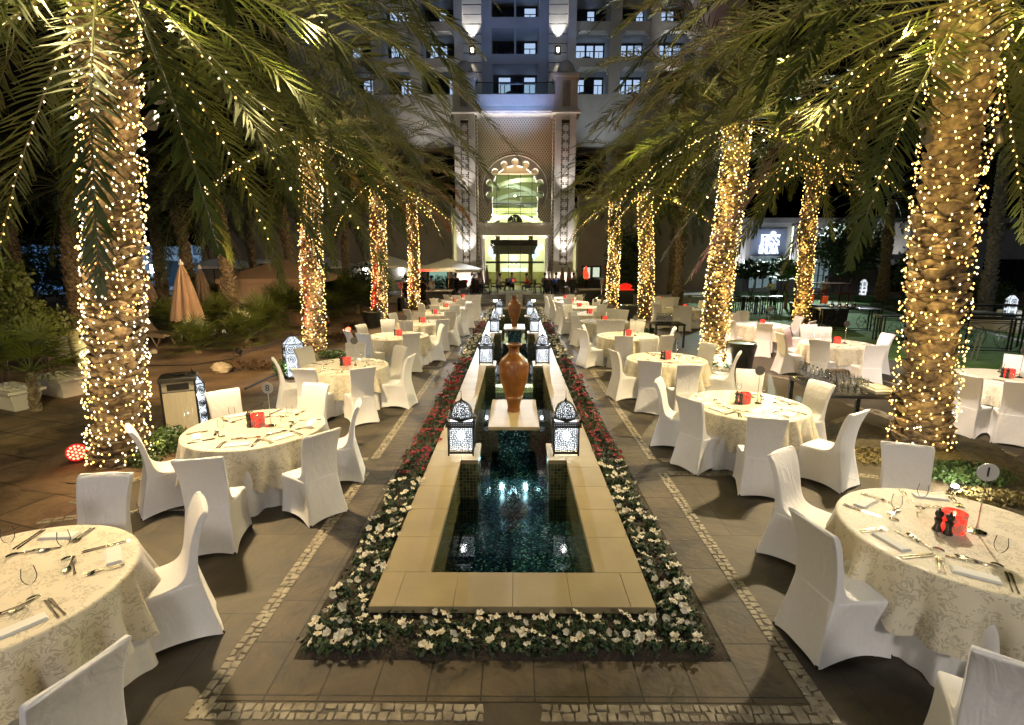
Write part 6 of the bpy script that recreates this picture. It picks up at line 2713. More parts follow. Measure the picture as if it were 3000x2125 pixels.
def par_light(px, py, lb, tgt, e, dist=None):
    x, y = P(px, py, .15)
    root = empty('par_spotlight', (x, y, 0), 0, lb, 'spotlight', 'red LED spotlights on the ground')
    d = (Vector(tgt)-Vector((x, y, .18))).normalized()
    c = Vector((0, 0, .20))
    MB().tube([c-d*.12, c-d*.02, c+d*.05], [.09, .115, .12], 20).build('can_body', mat('red_lit_can', (.25, .01, .01), .5, em=(1, .01, .005), es=.22), root, smooth=True)
    mb = MB()
    u = d.orthogonal().normalized()
    w = d.cross(u)
    for rr, n in ((0, 1), (.045, 6), (.085, 12)):
        for k in range(n):
            a = 2*PI*k/n
            p = c+d*.052+u*rr*cos(a)+w*rr*sin(a)
            mb.tube([p, p+d*.006], .015, 8)
    mb.build('led_lenses', emis('red_led', (1, .12, .06), 6), root)
    MB().tube([(-.12, 0, .2), (-.12, 0, .02), (.12, 0, .02), (.12, 0, .2)], .01, 6).build('yoke', BLACK, root)
    lamp('par_beam', 'SPOT', Vector((x, y, .2))+d*.12, e, (1, .03, .02), .06, tgt, 55, .8)


par_light(228, 1335, 'red glowing LED spotlight on the sandy ground left of the big palm', (-5.2, 5.2, .55), 15)
o = bpy.data.objects['par_spotlight']
par_light(1021, 972, 'red LED spotlight behind the chairs of the fourth table, left of the third palm', (LITP[2][0]-.2, LITP[2][1], 3), 1)
# beams from hidden cans left of the palms
for (i, e) in ((2, 520), (4, 900), (5, 900)):
    x, y, t, H = LITP[i]
    sx = -1 if i < 6 else 1
    root = empty('par_spotlight', (x-2.0, y-.6, 0), 0, f'small red spotlight in the garden bed washing the {["", "", "second", "", "third", "farthest"][i]} palm of the left row', 'spotlight', 'red LED spotlights on the ground')
    MB().tube([(0, 0, .1), (.08, .03, .22)], .08, 14).build('can_body', BLACK, root)
    MB().tube([(-.1, 0, .15), (-.1, 0, .02), (.1, 0, .02), (.1, 0, .15)], .01, 6).build('yoke', BLACK, root)
    lamp('par_beam', 'SPOT', (x-1.9, y-.55, .26), e, (1, .02, .02), .05, (x-.1, y, 2.0), 58, .3)
# small ground uplights at the palm feet
for (px, py, lb) in ((2798, 1425, 'small bright ground light in the grass behind the table numbered 1'), (1920, 985, 'small bright ground light under the dark side table') if False else (2110, 1068, 'small ground light at the foot of the leaning palm'),
                     (125, 1420, 'small white ground light at the chair behind the foreground table') if False else (672, 960, 'small white spotlight among the fan palms')):
    x, y = P(px, py, .1)
    root = empty('ground_light', (x, y, 0), 0, lb, 'light', 'small ground lights')
    MB().lathe([(.055, 0), (.06, .06), (.045, .09)], 12).build('housing', BLACK, root)
    MB().blob((0, 0, .10), (.04, .04, .03), 10, 6).build('lens', emis('ground_light_lens', (1, .95, .8), 8), root)
    lamp('ground_beam', 'POINT', (x, y-.02, .22), 14, (1, .93, .75), .04)


# ------------------------------------------------------------------ restaurant wing on the right
RW_ = empty('restaurant_building', (24, 44, 0), 0, 'pale two-storey restaurant wing with a grey neon name panel and white glazed doors', 'building')
YR = 44.0
SIGNM = mat('slate_blue_panel', (.17, .20, .28), .5, var=.05, scale=2)
GREYW = mat('grey_render', (.26, .26, .26), .85, var=.1, scale=1)


def rx(px):
    return XX(px, YR, 760)


def rz_(py):
    return ZZ(py, YR)


mb = MB()
mb.b2(rx(1960), rx(2450), YR, YR+1, 0, rz_(655))
mb.b2(rx(2450)+.001, rx(2680), YR-1.2, YR+1, rz_(762), rz_(655))
mb.b2(rx(2450)+.001, rx(2600), YR-.2, YR+.99, 0, rz_(762)-.01)
mb.b2(rx(1940), rx(3500), YR-.4, YR+2, rz_(655)+.001, rz_(640))
mb.b2(rx(2680)+.001, rx(3500), YR, YR+2, 0, rz_(655)-.01)
wb(RW_, mb, 'wall', GREYW)
wb(RW_, MB().b2(rx(2440), rx(2690), YR-1.7, YR-1.21, rz_(775), rz_(760)), 'canopy_edge', BLACK)
wb(RW_, MB().b2(rx(2195), rx(2297), YR-.08, YR-.01, rz_(748), rz_(671)), 'sign_panel', SIGNM)
NEON = emis('neon_white', (.85, .93, 1.0), 2.5)
# the letters are open outlines drawn with lit tubes
LET = {
    'M': [[(0, 0), (0, 1), (.5, .45), (1, 1), (1, 0)], [(.22, 0), (.22, .72)], [(.78, 0), (.78, .72)]],
    'I': [[(.5, 0), (.5, 1)], [(.1, 0), (.1, 1)]],
    'S': [[(1, .82), (.75, 1), (.25, 1), (0, .8), (.15, .58), (.85, .42), (1, .2), (.75, 0), (.25, 0), (0, .18)]],
    'N': [[(0, 0), (0, 1), (1, 0), (1, 1)], [(.2, 0), (.2, .6)]],
    'D': [[(0, 0), (0, 1), (.6, .95), (1, .6), (1, .4), (.6, .05), (0, 0)]],
    'A': [[(0, 0), (.5, 1), (1, 0)], [(.2, .38), (.8, .38)], [(.3, 0), (.5, .5)]],
}


def neon_word(word, px0, px1, py0, py1, widths):
    mb = MB()
    x0, x1 = rx(px0), rx(px1)
    z0, z1 = rz_(py1), rz_(py0)
    tot = sum(widths)
    c = x0
    for ch, w in zip(word, widths):
        ww = (x1-x0)*w/tot
        for st_ in LET[ch]:
            mb.tube([(c+ww*(.08+.80*u), YR-.13, z0+(z1-z0)*v) for u, v in st_], .042, 5)
        c += ww
    return mb


g = neon_word('MISS', 2223, 2276, 691, 716, [1.5, .5, 1, 1])
wb(RW_, g, 'neon_lettering', NEON)
g = neon_word('INDIA', 2220, 2276, 719, 743, [.5, 1.3, 1.2, .5, 1.3])
wb(RW_, g, 'neon_lettering', NEON)
g = MB()
for dx in (-.16, -.05, .06, .18):
    g.tube([(rx(2256)+dx, YR-.13, rz_(689)), (rx(2256)+dx, YR-.13, rz_(677+4*abs(dx)*5))], .03, 5)
g.tube([(rx(2222), YR-.13, rz_(689.5)), (rx(2277), YR-.13, rz_(689.5))], .025, 5)
g.tube([(rx(2222), YR-.13, rz_(717.5)), (rx(2277), YR-.13, rz_(717.5))], .02, 5)
wb(RW_, g, 'neon_emblem', NEON)
lamp('neon_glow', 'AREA', (rx(2248), YR-.7, rz_(710)), 7, (.7, .82, 1), 1.6, (rx(2248), YR, rz_(710)))
# lit strip and pierced pilasters
wb(RW_, MB().b2(rx(2313), rx(2316), YR-.12, YR-.02, rz_(790), rz_(665)), 'light_strip', emis('strip_glow', (.9, 1, .65), 3.5))
for a, b, y0, y1, lb in ((2322, 2346, 672, 792, ''), (2154, 2168, 750, 790, ''), (1970, 1985, 770, 800, '')):
    wb(RW_, MB().b2(rx(a)-.25, rx(b)+.25, YR-.35, YR-.001, 0, rz_(660)), 'pilaster', mat('pale_pilaster', (.42, .42, .42), .8))
    mb = MB()
    r_ = (rx(b)-rx(a))/2*.8
    z = rz_(y1)+r_
    while z < rz_(y0):
        rosette(mb, (rx(a)+rx(b))/2, z, r_, YR-.39)
        z += 2*r_
    wb(RW_, mb, 'pierced_panel', STONEB)
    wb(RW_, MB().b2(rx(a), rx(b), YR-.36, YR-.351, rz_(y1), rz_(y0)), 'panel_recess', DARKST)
DGL = emis('dim_door_glass', (.22, .32, .34), .30)
for a, b, y1, nleaf in ((2197, 2282, 750, 4), (2385, 2432, 757, 3), (2005, 2030, 765, 2)):
    d = wb(RW_, MB().b2(rx(a), rx(b), YR-.06, YR-.01, 0, rz_(y1)), 'glazed_door', WHITEF)
    w = (rx(b)-rx(a))/nleaf
    mb = MB()
    for k in range(nleaf):
        x0 = rx(a)+w*k+.08
        for (u0, u1) in ((0, .48), (.52, 1)):
            xa, xb = x0+(w-.16)*u0, x0+(w-.16)*u1
            for (v0, v1) in ((.3, 1.3), (1.35, 2.4), (2.45, rz_(y1)-.15)):
                mb.b2(xa, xb, YR-.075, YR-.061, v0, v1)
    mb.build('pane', DGL, d)
wb(RW_, MB().b2(rx(2600), rx(2640), YR-.3, YR-.21, 0, rz_(770)), 'trellis_door', lattice('trellis_lattice', 5, .12))
wb(RW_, MB().b2(rx(2595), rx(2603), YR-.35, YR-.30, 0, rz_(766)).b2(rx(2637), rx(2645), YR-.35, YR-.30, 0, rz_(766)), 'door_post', FRAME)
wb(RW_, MB().b2(rx(2845), rx(3400), YR-1.5, YR-1.2, 0, rz_(760)), 'dark_glass_wall', mat('dark_blue_glass', (.01, .014, .022), .15))
for k in range(7):
    xx_ = rx(2850)+k*2.2
    wb(RW_, MB().b2(xx_, xx_+.12, YR-1.6, YR-1.501, 0, rz_(762)), 'mullion', FRAME)
lamp('wing_wash', 'SPOT', (rx(2335), YR-2.2, .6), 500, (.92, .95, 1.0), .1, (rx(2335), YR, 6), 60, .8)
lamp('wing_wash', 'SPOT', (rx(2160), YR-2.2, .6), 500, (.95, .95, 1.0), .1, (rx(2160), YR, 5), 60, .8)
lamp('wing_wash', 'SPOT', (rx(2560), YR-4, .8), 500, (1, .95, .85), .1, (rx(2560), YR, 6), 70, .8)
lamp('wing_wash', 'SPOT', (rx(1980), YR-2.2, .6), 300, (1, .95, .9), .1, (rx(1980), YR, 4), 60, .8)
lamp('palm_uplight', 'SPOT', (17.0, 22.3, .3), 260, (.72, .88, 1.0), .05, (17.8, 24, 4.0), 50, .8)
lamp('column_wash', 'SPOT', (11.6, 38.4, 9.0), 1800, (1, .98, .92), .2, (11.9, 41, 19), 26, .7)

# ------------------------------------------------------------------ pool house on the left
PH = empty('pool_house', (-30, 47, 0), 0, 'long dim blue-white building behind the left garden with square bays and a small wall lamp', 'building')
YL = 46.0
WL = mat('blue_white_render', (.34, .38, .44), .85, var=.06, scale=.8)
lx = lambda px: XX(px, YL, 800)
mb = MB().b2(lx(-500), lx(1010), YL, YL+1, 0, ZZ(722, YL))
mb.b2(lx(-500), lx(1010), YL-.3, YL-.001, ZZ(758, YL), ZZ(748, YL))
for px in (-60, 40, 120, 220, 335, 452, 560, 640, 760, 880):
    mb.b2(lx(px), lx(px+22), YL-.5, YL-.301 if False else YL-.002, 0, ZZ(758, YL)-.001)
    mb.b2(lx(px), lx(px+22), YL-.45, YL-.002, ZZ(748, YL)+.001, ZZ(718, YL))
wb(PH, mb, 'wall', WL)
for px in (70, 150, 260, 372, 490, 590, 690, 800):
    d = wb(PH, MB().b2(lx(px), lx(px+52), YL-.06, YL-.002, .3, ZZ(765, YL)), 'window', FRAME)
    MB().b2(lx(px)+.15, lx(px+52)-.15, YL-.09, YL-.061, .5, ZZ(768, YL)).build('pane', mat('unlit_pane', (.03, .045, .06), .2), d)
lamp('pool_glow', 'AREA', (lx(200), YL-6, .4), 170, (.15, .45, 1.0), 8, (lx(200), YL, 4), size_y=1)
lamp('pool_glow', 'AREA', (lx(600), YL-6, .4), 170, (.5, .75, 1.0), 8, (lx(600), YL, 4), size_y=1)
x_, z_ = V(456, 788, YL-.4)
o = empty('wall_lantern', (x_, YL-.66, z_), 0, 'small bright wall lantern on the pool house beside the closed umbrella', 'wall lamp', 'wall lanterns')
MB().box((0, 0, 0), (.42, .25, .75)).build('glow', emis('wall_lantern_glow', (.9, .95, 1), 8), o)
MB().lathe([(.4, .38), (.3, .46), (.02, .6)], 4).build('cap', IRON, o)
o = MB().bev(lx(452), lx(475), YL-1.6, YL-1.5, 0, ZZ(828, YL), .02).build('blue_screen', mat('blue_panel', (.03, .22, .42), .6, em=(.02, .2, .4), es=.25))
tag(o, 'small bright blue panel at the foot of the pool house wall', 'panel')
# tents and parasols in the garden
def tent(px0, px1, pye, pyp, Y, dep, lb, curtain=True, m=None):
    x0, x1 = XX(px0, Y, pye), XX(px1, Y, pye)
    ze_, zp_ = ZZ(pye, Y), ZZ(pyp, Y)
    cx, w = (x0+x1)/2, (x1-x0)/2
    root = empty('garden_tent', (cx, Y, 0), .15, lb, 'tent')
    MB().add([(-w, -dep, ze_), (w, -dep, ze_), (w, dep, ze_), (-w, dep, ze_), (0, 0, zp_), (-w, -dep, ze_-.18), (w, -dep, ze_-.18), (w, dep, ze_-.18), (-w, dep, ze_-.18)],
             [(0, 1, 4), (1, 2, 4), (2, 3, 4), (3, 0, 4), (0, 5, 6, 1), (1, 6, 7, 2), (3, 2, 7, 8), (0, 3, 8, 5)]).build('peaked_roof', m or CANVB, root)
    if curtain:
        for s, a, b in (('f', -w*.96, w*.96),):
            rings = []
            n = 90
            vs = []
            for k in range(n+1):
                t = k/n
                vs.append((a+(b-a)*t, -dep*.96+.05*sin(t*60), .02))
                vs.append((a+(b-a)*t, -dep*.96+.03*sin(t*60+.3), ze_-.12))
            MB().add(vs, [(2*k, 2*k+2, 2*k+3, 2*k+1) for k in range(n)]).build('curtain', m or CANVB, root, smooth=True)
        MB().add([(-w*.96, -dep*.95, 0), (-w*.96, dep*.95, 0), (-w*.96, dep*.95, ze_-.1), (-w*.96, -dep*.95, ze_-.1)], [(0, 1, 2, 3)]).build('side_curtain', m or CANVB, root)
    for s in (-1, 1):
        for t in (-1, 1):
            MB().tube([(s*w*.95, t*dep*.95, 0), (s*w*.95, t*dep*.95, ze_)], .04, 6).build('post', WOODB, root)


tent(700, 965, 812, 760, 23, 2.2, 'peaked beige canvas tent with hanging curtains behind the fan palms')
tent(590, 730, 778, 752, 34, 2.0, 'far grey peaked awning behind the unlit palm', False, CANV)
tent(760, 880, 765, 750, 38, 2.0, 'farthest pale awning under the dark palms', False, CANV)


# ------------------------------------------------------------------ fan palms, shrubs, planters
def fan_leaf(mb, o, az, el, L_, R_, seed):
    q = random.Random(seed)
    d = Vector((cos(el)*cos(az), cos(el)*sin(az), sin(el)))
    o = Vector(o)
    h = o+d*L_
    mb.tube([o, o+d*L_*.5+Vector((0, 0, .03)), h], [.012, .009, .006], 4, cap=False)
    s = d.cross(Vector((0, 0, 1))).normalized()
    u = s.cross(d).normalized()
    n = 22
    for k in range(n):
        a = -2.0+4.0*k/(n-1)+(q.random()-.5)*.06
        r = d*cos(a)+s*sin(a)+u*(.12+.1*q.random())
        r.normalize()
        ln = R_*(.8+.25*cos(a*.6))*(.85+.25*q.random())
        w = r.cross(u).normalized()*.021
        m1 = h+r*ln*.55
        ln *= 1.1
        m2 = h+r*ln+Vector((0, 0, -ln*.16))
        mb.add([h, m1+w, m2, m1-w+u*.004], [(0, 1, 2, 3)])


def fan_palm(px, py, hs, R_, n, seed, lb, m=LEAF, z0=0, group='small fan palms in the garden bed'):
    x, y = P(px, py, 0)
    q = random.Random(seed)
    root = empty('fan_palm', (x, y, z0), 0, lb, 'fan palm', group)
    tr, ax = bract_trunk((0, 0, 0), (.04, 0, hs), .11, .09, dz=.09, nb=5, seed=seed, lip=.05, far=True)
    tr.build('trunk', TRUNK, root)
    mb = MB()
    for k in range(n):
        fan_leaf(mb, (.04, 0, hs), k*2.4+seed, R(75)-R(85)*(k/n)**.8, .45+.35*q.random(), R_, seed*50+k)
    mb.build('fan_leaves', m, root)


FP = [(565, 1000, .45, .42, 18, 'fan palm with a shaggy stem at the front corner of the garden bed'), (640, 985, .5, .45, 18, 'fan palm in the front of the bed, right of the lounger frame'),
      (722, 1020, .30, .42, 14, 'fan palm with a clean brown stem in the middle of the bed'), (765, 1000, .5, .46, 18, 'fan palm with thick brown stem behind the clean-stemmed one'),
      (828, 965, .7, .55, 22, 'tall fan palm nearest the silvery lit palm'), (600, 950, .8, .5, 22, 'broad fan palm below the beige closed umbrella'),
      (690, 940, .9, .55, 24, 'broad fan palm in front of the tent curtain'), (770, 930, 1.0, .6, 26, 'tallest fan palm in front of the tent roof'),
      (850, 920, .7, .5, 20, 'fan palm in the gap behind the silvery lit palm'), (500, 985, .5, .4, 16, 'small fan palm by the sun loungers'), (1000, 925, 1.0, .6, 24, 'bright yellow-green fan palm between the second and third lit palms'),
      (960, 945, .4, .5, 18, 'low dark fan palm left of the yellow-green one'), (1050, 920, .5, .5, 16, 'low fan palm just left of the third lit palm'), (580, 1035, .1, .38, 12, 'low tufted fan palm without stem at the front of the bed')]
for i, a in enumerate(FP):
    fan_palm(a[0], a[1], a[2], a[3]*1.25, int(a[4]*1.5), 100+i, a[5], LEAF)
x_, z_ = V(1703, 850, 31)
fan_palm(1703, 875, .5, .6, 16, 140, 'pale-leaved potted fan palm in front of the red ornament window', SHRUB)
fan_palm(2300, 905, 1.6, .5, 18, 141, 'fan palm lit yellow-green at the foot of the pierced pilaster', SHRUB, group='fan palms by the restaurant')
fan_palm(105, 1205, .75, .6, 16, 142, 'shaggy-stemmed palm in front of the white trough planter', LEAF)


def shrub(px, py, rad, zc_, n, size, lb, m=SHRUB, name='leafy_shrub', Y=None, lobes=None, stem=True, cat='shrub', grp=None, xy=None):
    x, y = xy or P(px, py, 0)
    if Y:
        x = V(px, py, Y)[0]
        y = Y
    root = empty(name, (x, y, 0), 0, lb, cat, grp)
    v, f = leaf_cloud((0, 0, zc_), rad, n, size, int(px)+int(py), surf=.35, lobes=lobes)
    MB().addnp(v, f).build('foliage', m, root)
    if stem:
        q = random.Random(px)
        mb = MB()
        for k in range(5):
            a = q.random()*6.28
            mb.tube([(.03*cos(a), .03*sin(a), 0), (rad[0]*.3*cos(a), rad[1]*.3*sin(a), zc_*.7), (rad[0]*.6*cos(a+.3), rad[1]*.6*sin(a+.3), zc_+rad[2]*.4)], [.022, .014, .005], 5)
        mb.build('stem', WOODB, root)
    return root


q = random.Random(3)
lob = [(-.5+.35*q.uniform(-1, 1)*2, .5*q.uniform(-1, 1), .9+1.7*q.random(), .32+.25*q.random()) for _ in range(16)]
OLEA = mat('oleander_leaf', (.10, .115, .022), .5, c2=(.05, .065, .014), scale=5)
shrub(20, 1150, (1.0, .7, 1.2), 1.5, 6500, .14, 'big leafy oleander shrub at the left photo edge, lit yellow-green', OLEA, lobes=lob)
lob2 = [(.25*q.uniform(-1, 1), .25*q.uniform(-1, 1), 1.0+.9*q.random(), .22+.14*q.random()) for _ in range(9)]
shrub(150, 1135, (.5, .4, .7), 1.3, 1500, .12, 'small thin oleander growing out of the white trough planter', OLEA, lobes=lob2, Y=P(150, 1150, 0)[1]+.1)
for (px, py, s, lb, Ls) in ((150, 1165, 1.0, 'ribbed white trough planter with pebbles beside the shaggy palm stem', 1.0), (5, 1205, 1.0, 'ribbed pinkish trough planter cut by the left photo edge', 1.0)):
    x, y = P(px, py, 0)
    root = empty('trough_planter', (x, y+.25, 0), R(-22), lb, 'planter', 'ribbed trough planters')
    MB().add([(-.42, -.18, 0), (.42, -.18, 0), (.42, .18, 0), (-.42, .18, 0), (-.52, -.25, .36), (.52, -.25, .36), (.52, .25, .36), (-.52, .25, .36)],
             [(3, 2, 1, 0), (0, 1, 5, 4), (1, 2, 6, 5), (2, 3, 7, 6), (3, 0, 4, 7)]).build('box', mat('white_plastic', (.62, .58, .54), .45), root)
    mb = MB()
    for k in range(26):
        t = k/25
        mb.tube([(-.40+.80*t, -.186, .02), (-.49+.98*t, -.252, .30)], .007, 4)
    mb.build('ribs', MATS['white_plastic'], root)
    MB().bev(-.56, .56, -.29, .29, .345, .40, .01).build('rim', MATS['white_plastic'], root)
    mb = MB()
    for k in range(70):
        mb.blob((q.uniform(-.48, .48), q.uniform(-.2, .2), .405), (q.uniform(.02, .045), .03, .022), 6, 4, .2)
    mb.build('pebbles', mat('pebble', (.55, .52, .46), .6), root)
x, y = P(238, 1075, 0)
root = empty('round_bin', (x, y+.3, 0), 0, 'smooth cream cylindrical bin lit from the side, left of the big fairy-lit palm', 'bin')
MB().lathe([(.27, 0), (.30, .04), (.34, .62), (.345, .66), (.34, .665), (.335, .93), (.33, .95), (.01, .96)], 32).build('bin_body', mat('cream_plastic', (.55, .52, .28), .4), root, smooth=True)
MB().tube([(-.02+.34*cos(-1.2+.08*k), .34*sin(-1.2+.08*k), .80) for k in range(12)], .05, 6).build('opening', BLACK, root)
lamp('bin_light', 'POINT', (x+.55, y-.15, .18), 12, (1, .95, .7), .04)
o = MB().bev(0, 1.1, -.2, .3, .12, .72, .03).build('utility_trolley', mat('pale_box', (.4, .38, .34), .6), None, (x-1.35, y+.6, 0))
tag(o, 'plain pale box beside the cream cylindrical bin', 'box')
# rock, ground shrubs
for (px, py, r_, lb) in ((651, 1092, .20, 'pale round boulder on the sandy bed edge'), (452, 1036, .10, 'small stone in the sand by the loungers')):
    x, y = P(px, py, 0)
    o = MB().blob((0, 0, r_*.55), (r_*1.15, r_*.9, r_*.8), 14, 9, .28).build('boulder', mat('boulder_stone', (.42, .36, .26), .9, var=.2, scale=8, bump=.6), None, (x, y, 0), smooth=True)
    tag(o, lb, 'rock')
GS = 'low shrubs at the feet of the palms'
for (px, py, rd, zc_, n, sz, lb, m) in ((500, 1330, (.34, .30, .22), .22, 1500, .05, 'small-leaved green shrub between the big palm and the slatted bin', SHRUB), (430, 1372, (.28, .2, .13), .13, 500, .05, 'thin green creeper at the foot of the big palm', SHRUB),
                                        (975, 1050, (.45, .25, .12), .12, 800, .07, 'bright green ground plant at the foot of the silvery lit palm', SHRUB), (1150, 962, (.4, .3, .2), .2, 600, .08, 'green plant at the foot of the third palm of the left row', SHRUB),
                                        (830, 1110, (.3, .2, .25), .25, 500, .07, 'green plant glowing beside the tall white lantern', SHRUB), (2820, 1400, (.62, .42, .09), .08, 1500, .055, 'low green plant around the ground light behind table number 1', SHRUB),
                                        (2560, 1345, (.5, .35, .05), .04, 900, .06, 'dry straw-like mat at the foot of the golden palm', mat('straw', (.22, .17, .06), .8)), (2900, 1465, (.5, .25, .05), .05, 700, .06, 'brown ground plant at the edge of the palm pit', mat('straw', (.22, .17, .06), .8)),
                                        (2130, 1078, (.4, .3, .08), .08, 600, .06, 'grass tuft at the foot of the leaning palm', SHRUB), (1900, 985, (.35, .25, .16), .16, 500, .08, 'plant behind the fourth table of the right row', SHRUB),
                                        (690, 1085, (.35, .2, .14), .14, 500, .08, 'dry brown ground plant right of the boulder', mat('dry_leaf', (.10, .06, .03), .8)), (760, 1085, (.4, .2, .14), .14, 600, .08, 'dry brown ground plant near the lantern', MATS['dry_leaf'] if 'dry_leaf' in MATS else SHRUB),
                                        (1000, 1000, (.6, .3, .16), .16, 900, .08, 'dry brown ground cover between the lit palms of the left row', MATS.get('dry_leaf', SHRUB)), (470, 955, (.35, .25, .25), .3, 700, .06, 'small white-flecked bush by the sun loungers', SHRUB),
                                        (1035, 965, (.5, .3, .16), .16, 700, .08, 'brown tufts beside the black drum', MATS.get('dry_leaf', SHRUB))):
    shrub(px, py, rd, zc_, n, sz, lb, m, 'low_shrub', stem=False, grp=None)
# trees in front of the restaurant, the far hedge line and dark background shrubs
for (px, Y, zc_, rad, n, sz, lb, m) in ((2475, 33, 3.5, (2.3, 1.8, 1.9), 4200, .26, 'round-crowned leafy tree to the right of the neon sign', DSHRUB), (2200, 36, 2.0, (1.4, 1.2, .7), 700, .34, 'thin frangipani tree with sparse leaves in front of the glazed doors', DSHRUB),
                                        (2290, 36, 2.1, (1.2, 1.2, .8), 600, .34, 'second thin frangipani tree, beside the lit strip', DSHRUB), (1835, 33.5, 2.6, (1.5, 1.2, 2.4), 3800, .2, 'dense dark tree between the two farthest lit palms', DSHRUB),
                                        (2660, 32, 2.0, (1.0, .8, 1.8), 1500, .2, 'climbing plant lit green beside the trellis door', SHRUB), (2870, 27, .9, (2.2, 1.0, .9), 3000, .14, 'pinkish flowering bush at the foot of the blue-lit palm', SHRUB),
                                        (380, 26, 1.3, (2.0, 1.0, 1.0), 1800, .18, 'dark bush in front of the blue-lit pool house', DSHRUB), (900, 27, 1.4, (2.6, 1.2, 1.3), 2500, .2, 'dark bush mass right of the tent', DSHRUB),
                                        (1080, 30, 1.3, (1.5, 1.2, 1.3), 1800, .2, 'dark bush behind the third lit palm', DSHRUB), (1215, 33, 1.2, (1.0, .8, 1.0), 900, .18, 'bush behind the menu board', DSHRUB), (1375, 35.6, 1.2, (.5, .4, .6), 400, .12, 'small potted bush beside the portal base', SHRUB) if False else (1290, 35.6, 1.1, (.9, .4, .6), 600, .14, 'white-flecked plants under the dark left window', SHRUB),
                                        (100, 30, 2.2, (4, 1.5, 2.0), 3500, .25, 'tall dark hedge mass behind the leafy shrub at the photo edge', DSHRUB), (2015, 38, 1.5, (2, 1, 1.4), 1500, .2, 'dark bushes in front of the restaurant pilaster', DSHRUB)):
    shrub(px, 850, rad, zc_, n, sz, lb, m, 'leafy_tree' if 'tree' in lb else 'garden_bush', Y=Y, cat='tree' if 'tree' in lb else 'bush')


def hedge(p0, p1, w, h, lb):
    a, b = Vector(p0), Vector(p1)
    L_ = (b-a).length
    root = empty('hedge', (*((a+b)/2), 0), math.atan2(b.y-a.y, b.x-a.x), lb, 'hedge', 'clipped garden hedges')
    n = int(L_*h*420)
    q_ = np.random.RandomState(int(L_*10))
    p = np.stack([q_.uniform(-L_/2, L_/2, n), q_.uniform(-w/2, w/2, n), q_.uniform(.05, h, n)], 1)
    v, f = leaf_cloud((0, 0, 0), (0, 0, 0), n, .10, 5)
    v = (v.reshape(n, 4, 3)+p[:, None, :]).reshape(-1, 3)
    MB().addnp(v, f).build('foliage', SHRUB, root)
    MB().b2(-L_/2+.06, L_/2-.06, -w/2+.07, w/2-.07, 0, h-.08).build('core', DSHRUB, root)


hedge(P(2515, 885), P(2680, 905), .8, .55, 'upper clipped hedge behind the garden path, left of the fairy-lit trunk')
hedge(P(2560, 898), P(2720, 940), .6, .4, 'low front hedge along the pale path')
hedge(P(2825, 925), P(3100, 950), .9, .6, 'clipped hedge behind the dark buffet at the photo edge')
GW = empty('garden_wall', (0, 0, 0), 0, 'low cream wall ending in a square pier behind the buffet rail', 'wall')
a = P(2840, 958)
b = P(3050, 985)
d = Vector((b[0]-a[0], b[1]-a[1]))
GW.location = (*a, 0)
GW.rotation_euler = (0, 0, math.atan2(d.y, d.x))
MB().bev(0, d.length, -.15, .15, 0, .62, .02).build('wall_run', STONEW, GW)
MB().bev(d.length*.45, d.length*.45+.9, -.3, .3, 0, .85, .03).build('pier', STONEW, GW)
MB().bev(-.05, d.length+.05, -.2, .2, .621, .68, .02).build('cap', STONEB, GW)


# ------------------------------------------------------------------ ornamental iron stands on the lawn
def iron_stand(x, y, w, d, h, rz, lb, topm=None, cat='buffet stand'):
    root = empty('iron_stand', (x, y, 0), rz, lb, cat, 'ornamental iron stands on the lawn')
    MB().b2(-w/2, w/2, -d/2, d/2, h, h+.04).build('stand_top', topm or BLACK, root)
    mb = MB()
    for s in (-1, 1):
        for t in (-1, 1):
            for o_ in (0, .10):
                mb.b2(s*(w/2-.03-o_)-.018, s*(w/2-.03-o_)+.018, t*(d/2-.03)-.018, t*(d/2-.03)+.018, 0, h)
        for z in (.08, h-.10):
            mb.b2(-w/2, w/2, s*(d/2-.03)-.012, s*(d/2-.03)+.012, z-.012, z+.012)
    mb.build('frame', BLACK, root)
    mb = MB()
    n = max(1, int(w/.75))
    r_ = min((h-.25)/2, w/n/2-.08)
    for k in range(n):
        cx = -w/2+w*(k+.5)/n
        cz = h/2
        mb.tube([(cx+r_*cos(2*PI*t/24), -d/2+.03, cz+r_*sin(2*PI*t/24)) for t in range(25)], .009, 4, cap=False)
        for j in range(6):
            a = PI*j/3
            mb.tube([(cx+r_*.5*cos(a)+r_*.5*cos(2*PI*t/16), -d/2+.03, cz+r_*.5*sin(a)+r_*.5*sin(2*PI*t/16)) for t in range(17)], .007, 4, cap=False)
    mb.build('rosette_grille', BLACK, root)
    return root


SH = .86
def st_at(px, py, w, d, h, rz, lb, **k):
    x, y = P(px, py, 0)
    return iron_stand(x, y+d/2, w, d, h, rz, lb, **k), (x, y+d/2)


s1, p1 = st_at(2490, 975, 2.2, .7, SH, R(-8), 'black iron drinks stand with rosette grille and silver shakers beside the garden path')
o = MB().lathe([(.001, 0), (.20, 0), (.24, .02), (.2, .03), (.02, .035)], 20).build('silver_tray', CHROME, None, (p1[0]+.2, p1[1], SH+.04), smooth=True)
tag(o, 'silver tray on the iron drinks stand', 'tray')
for k in range(4):
    o = MB().lathe([(.001, 0), (.07, .0), (.085, .05), (.07, .14), (.035, .2), (.04, .24), (.001, .27)], 14).build('silver_pot', CHROME, None, (p1[0]-.5+.28*k, p1[1]+.15, SH+.04), smooth=True)
    tag(o, f'round silver pot on the drinks stand, {["first", "second", "third", "fourth"][k]} from its left', 'pot', 'silver pots on the drinks stand')
x, y = P(2375, 960, 0)
root = empty('bar_cart', (x+.5, y+.4, 0), R(-6), 'big dark angular bar cart with a red-lit upper shelf right of the amber palm', 'cart')
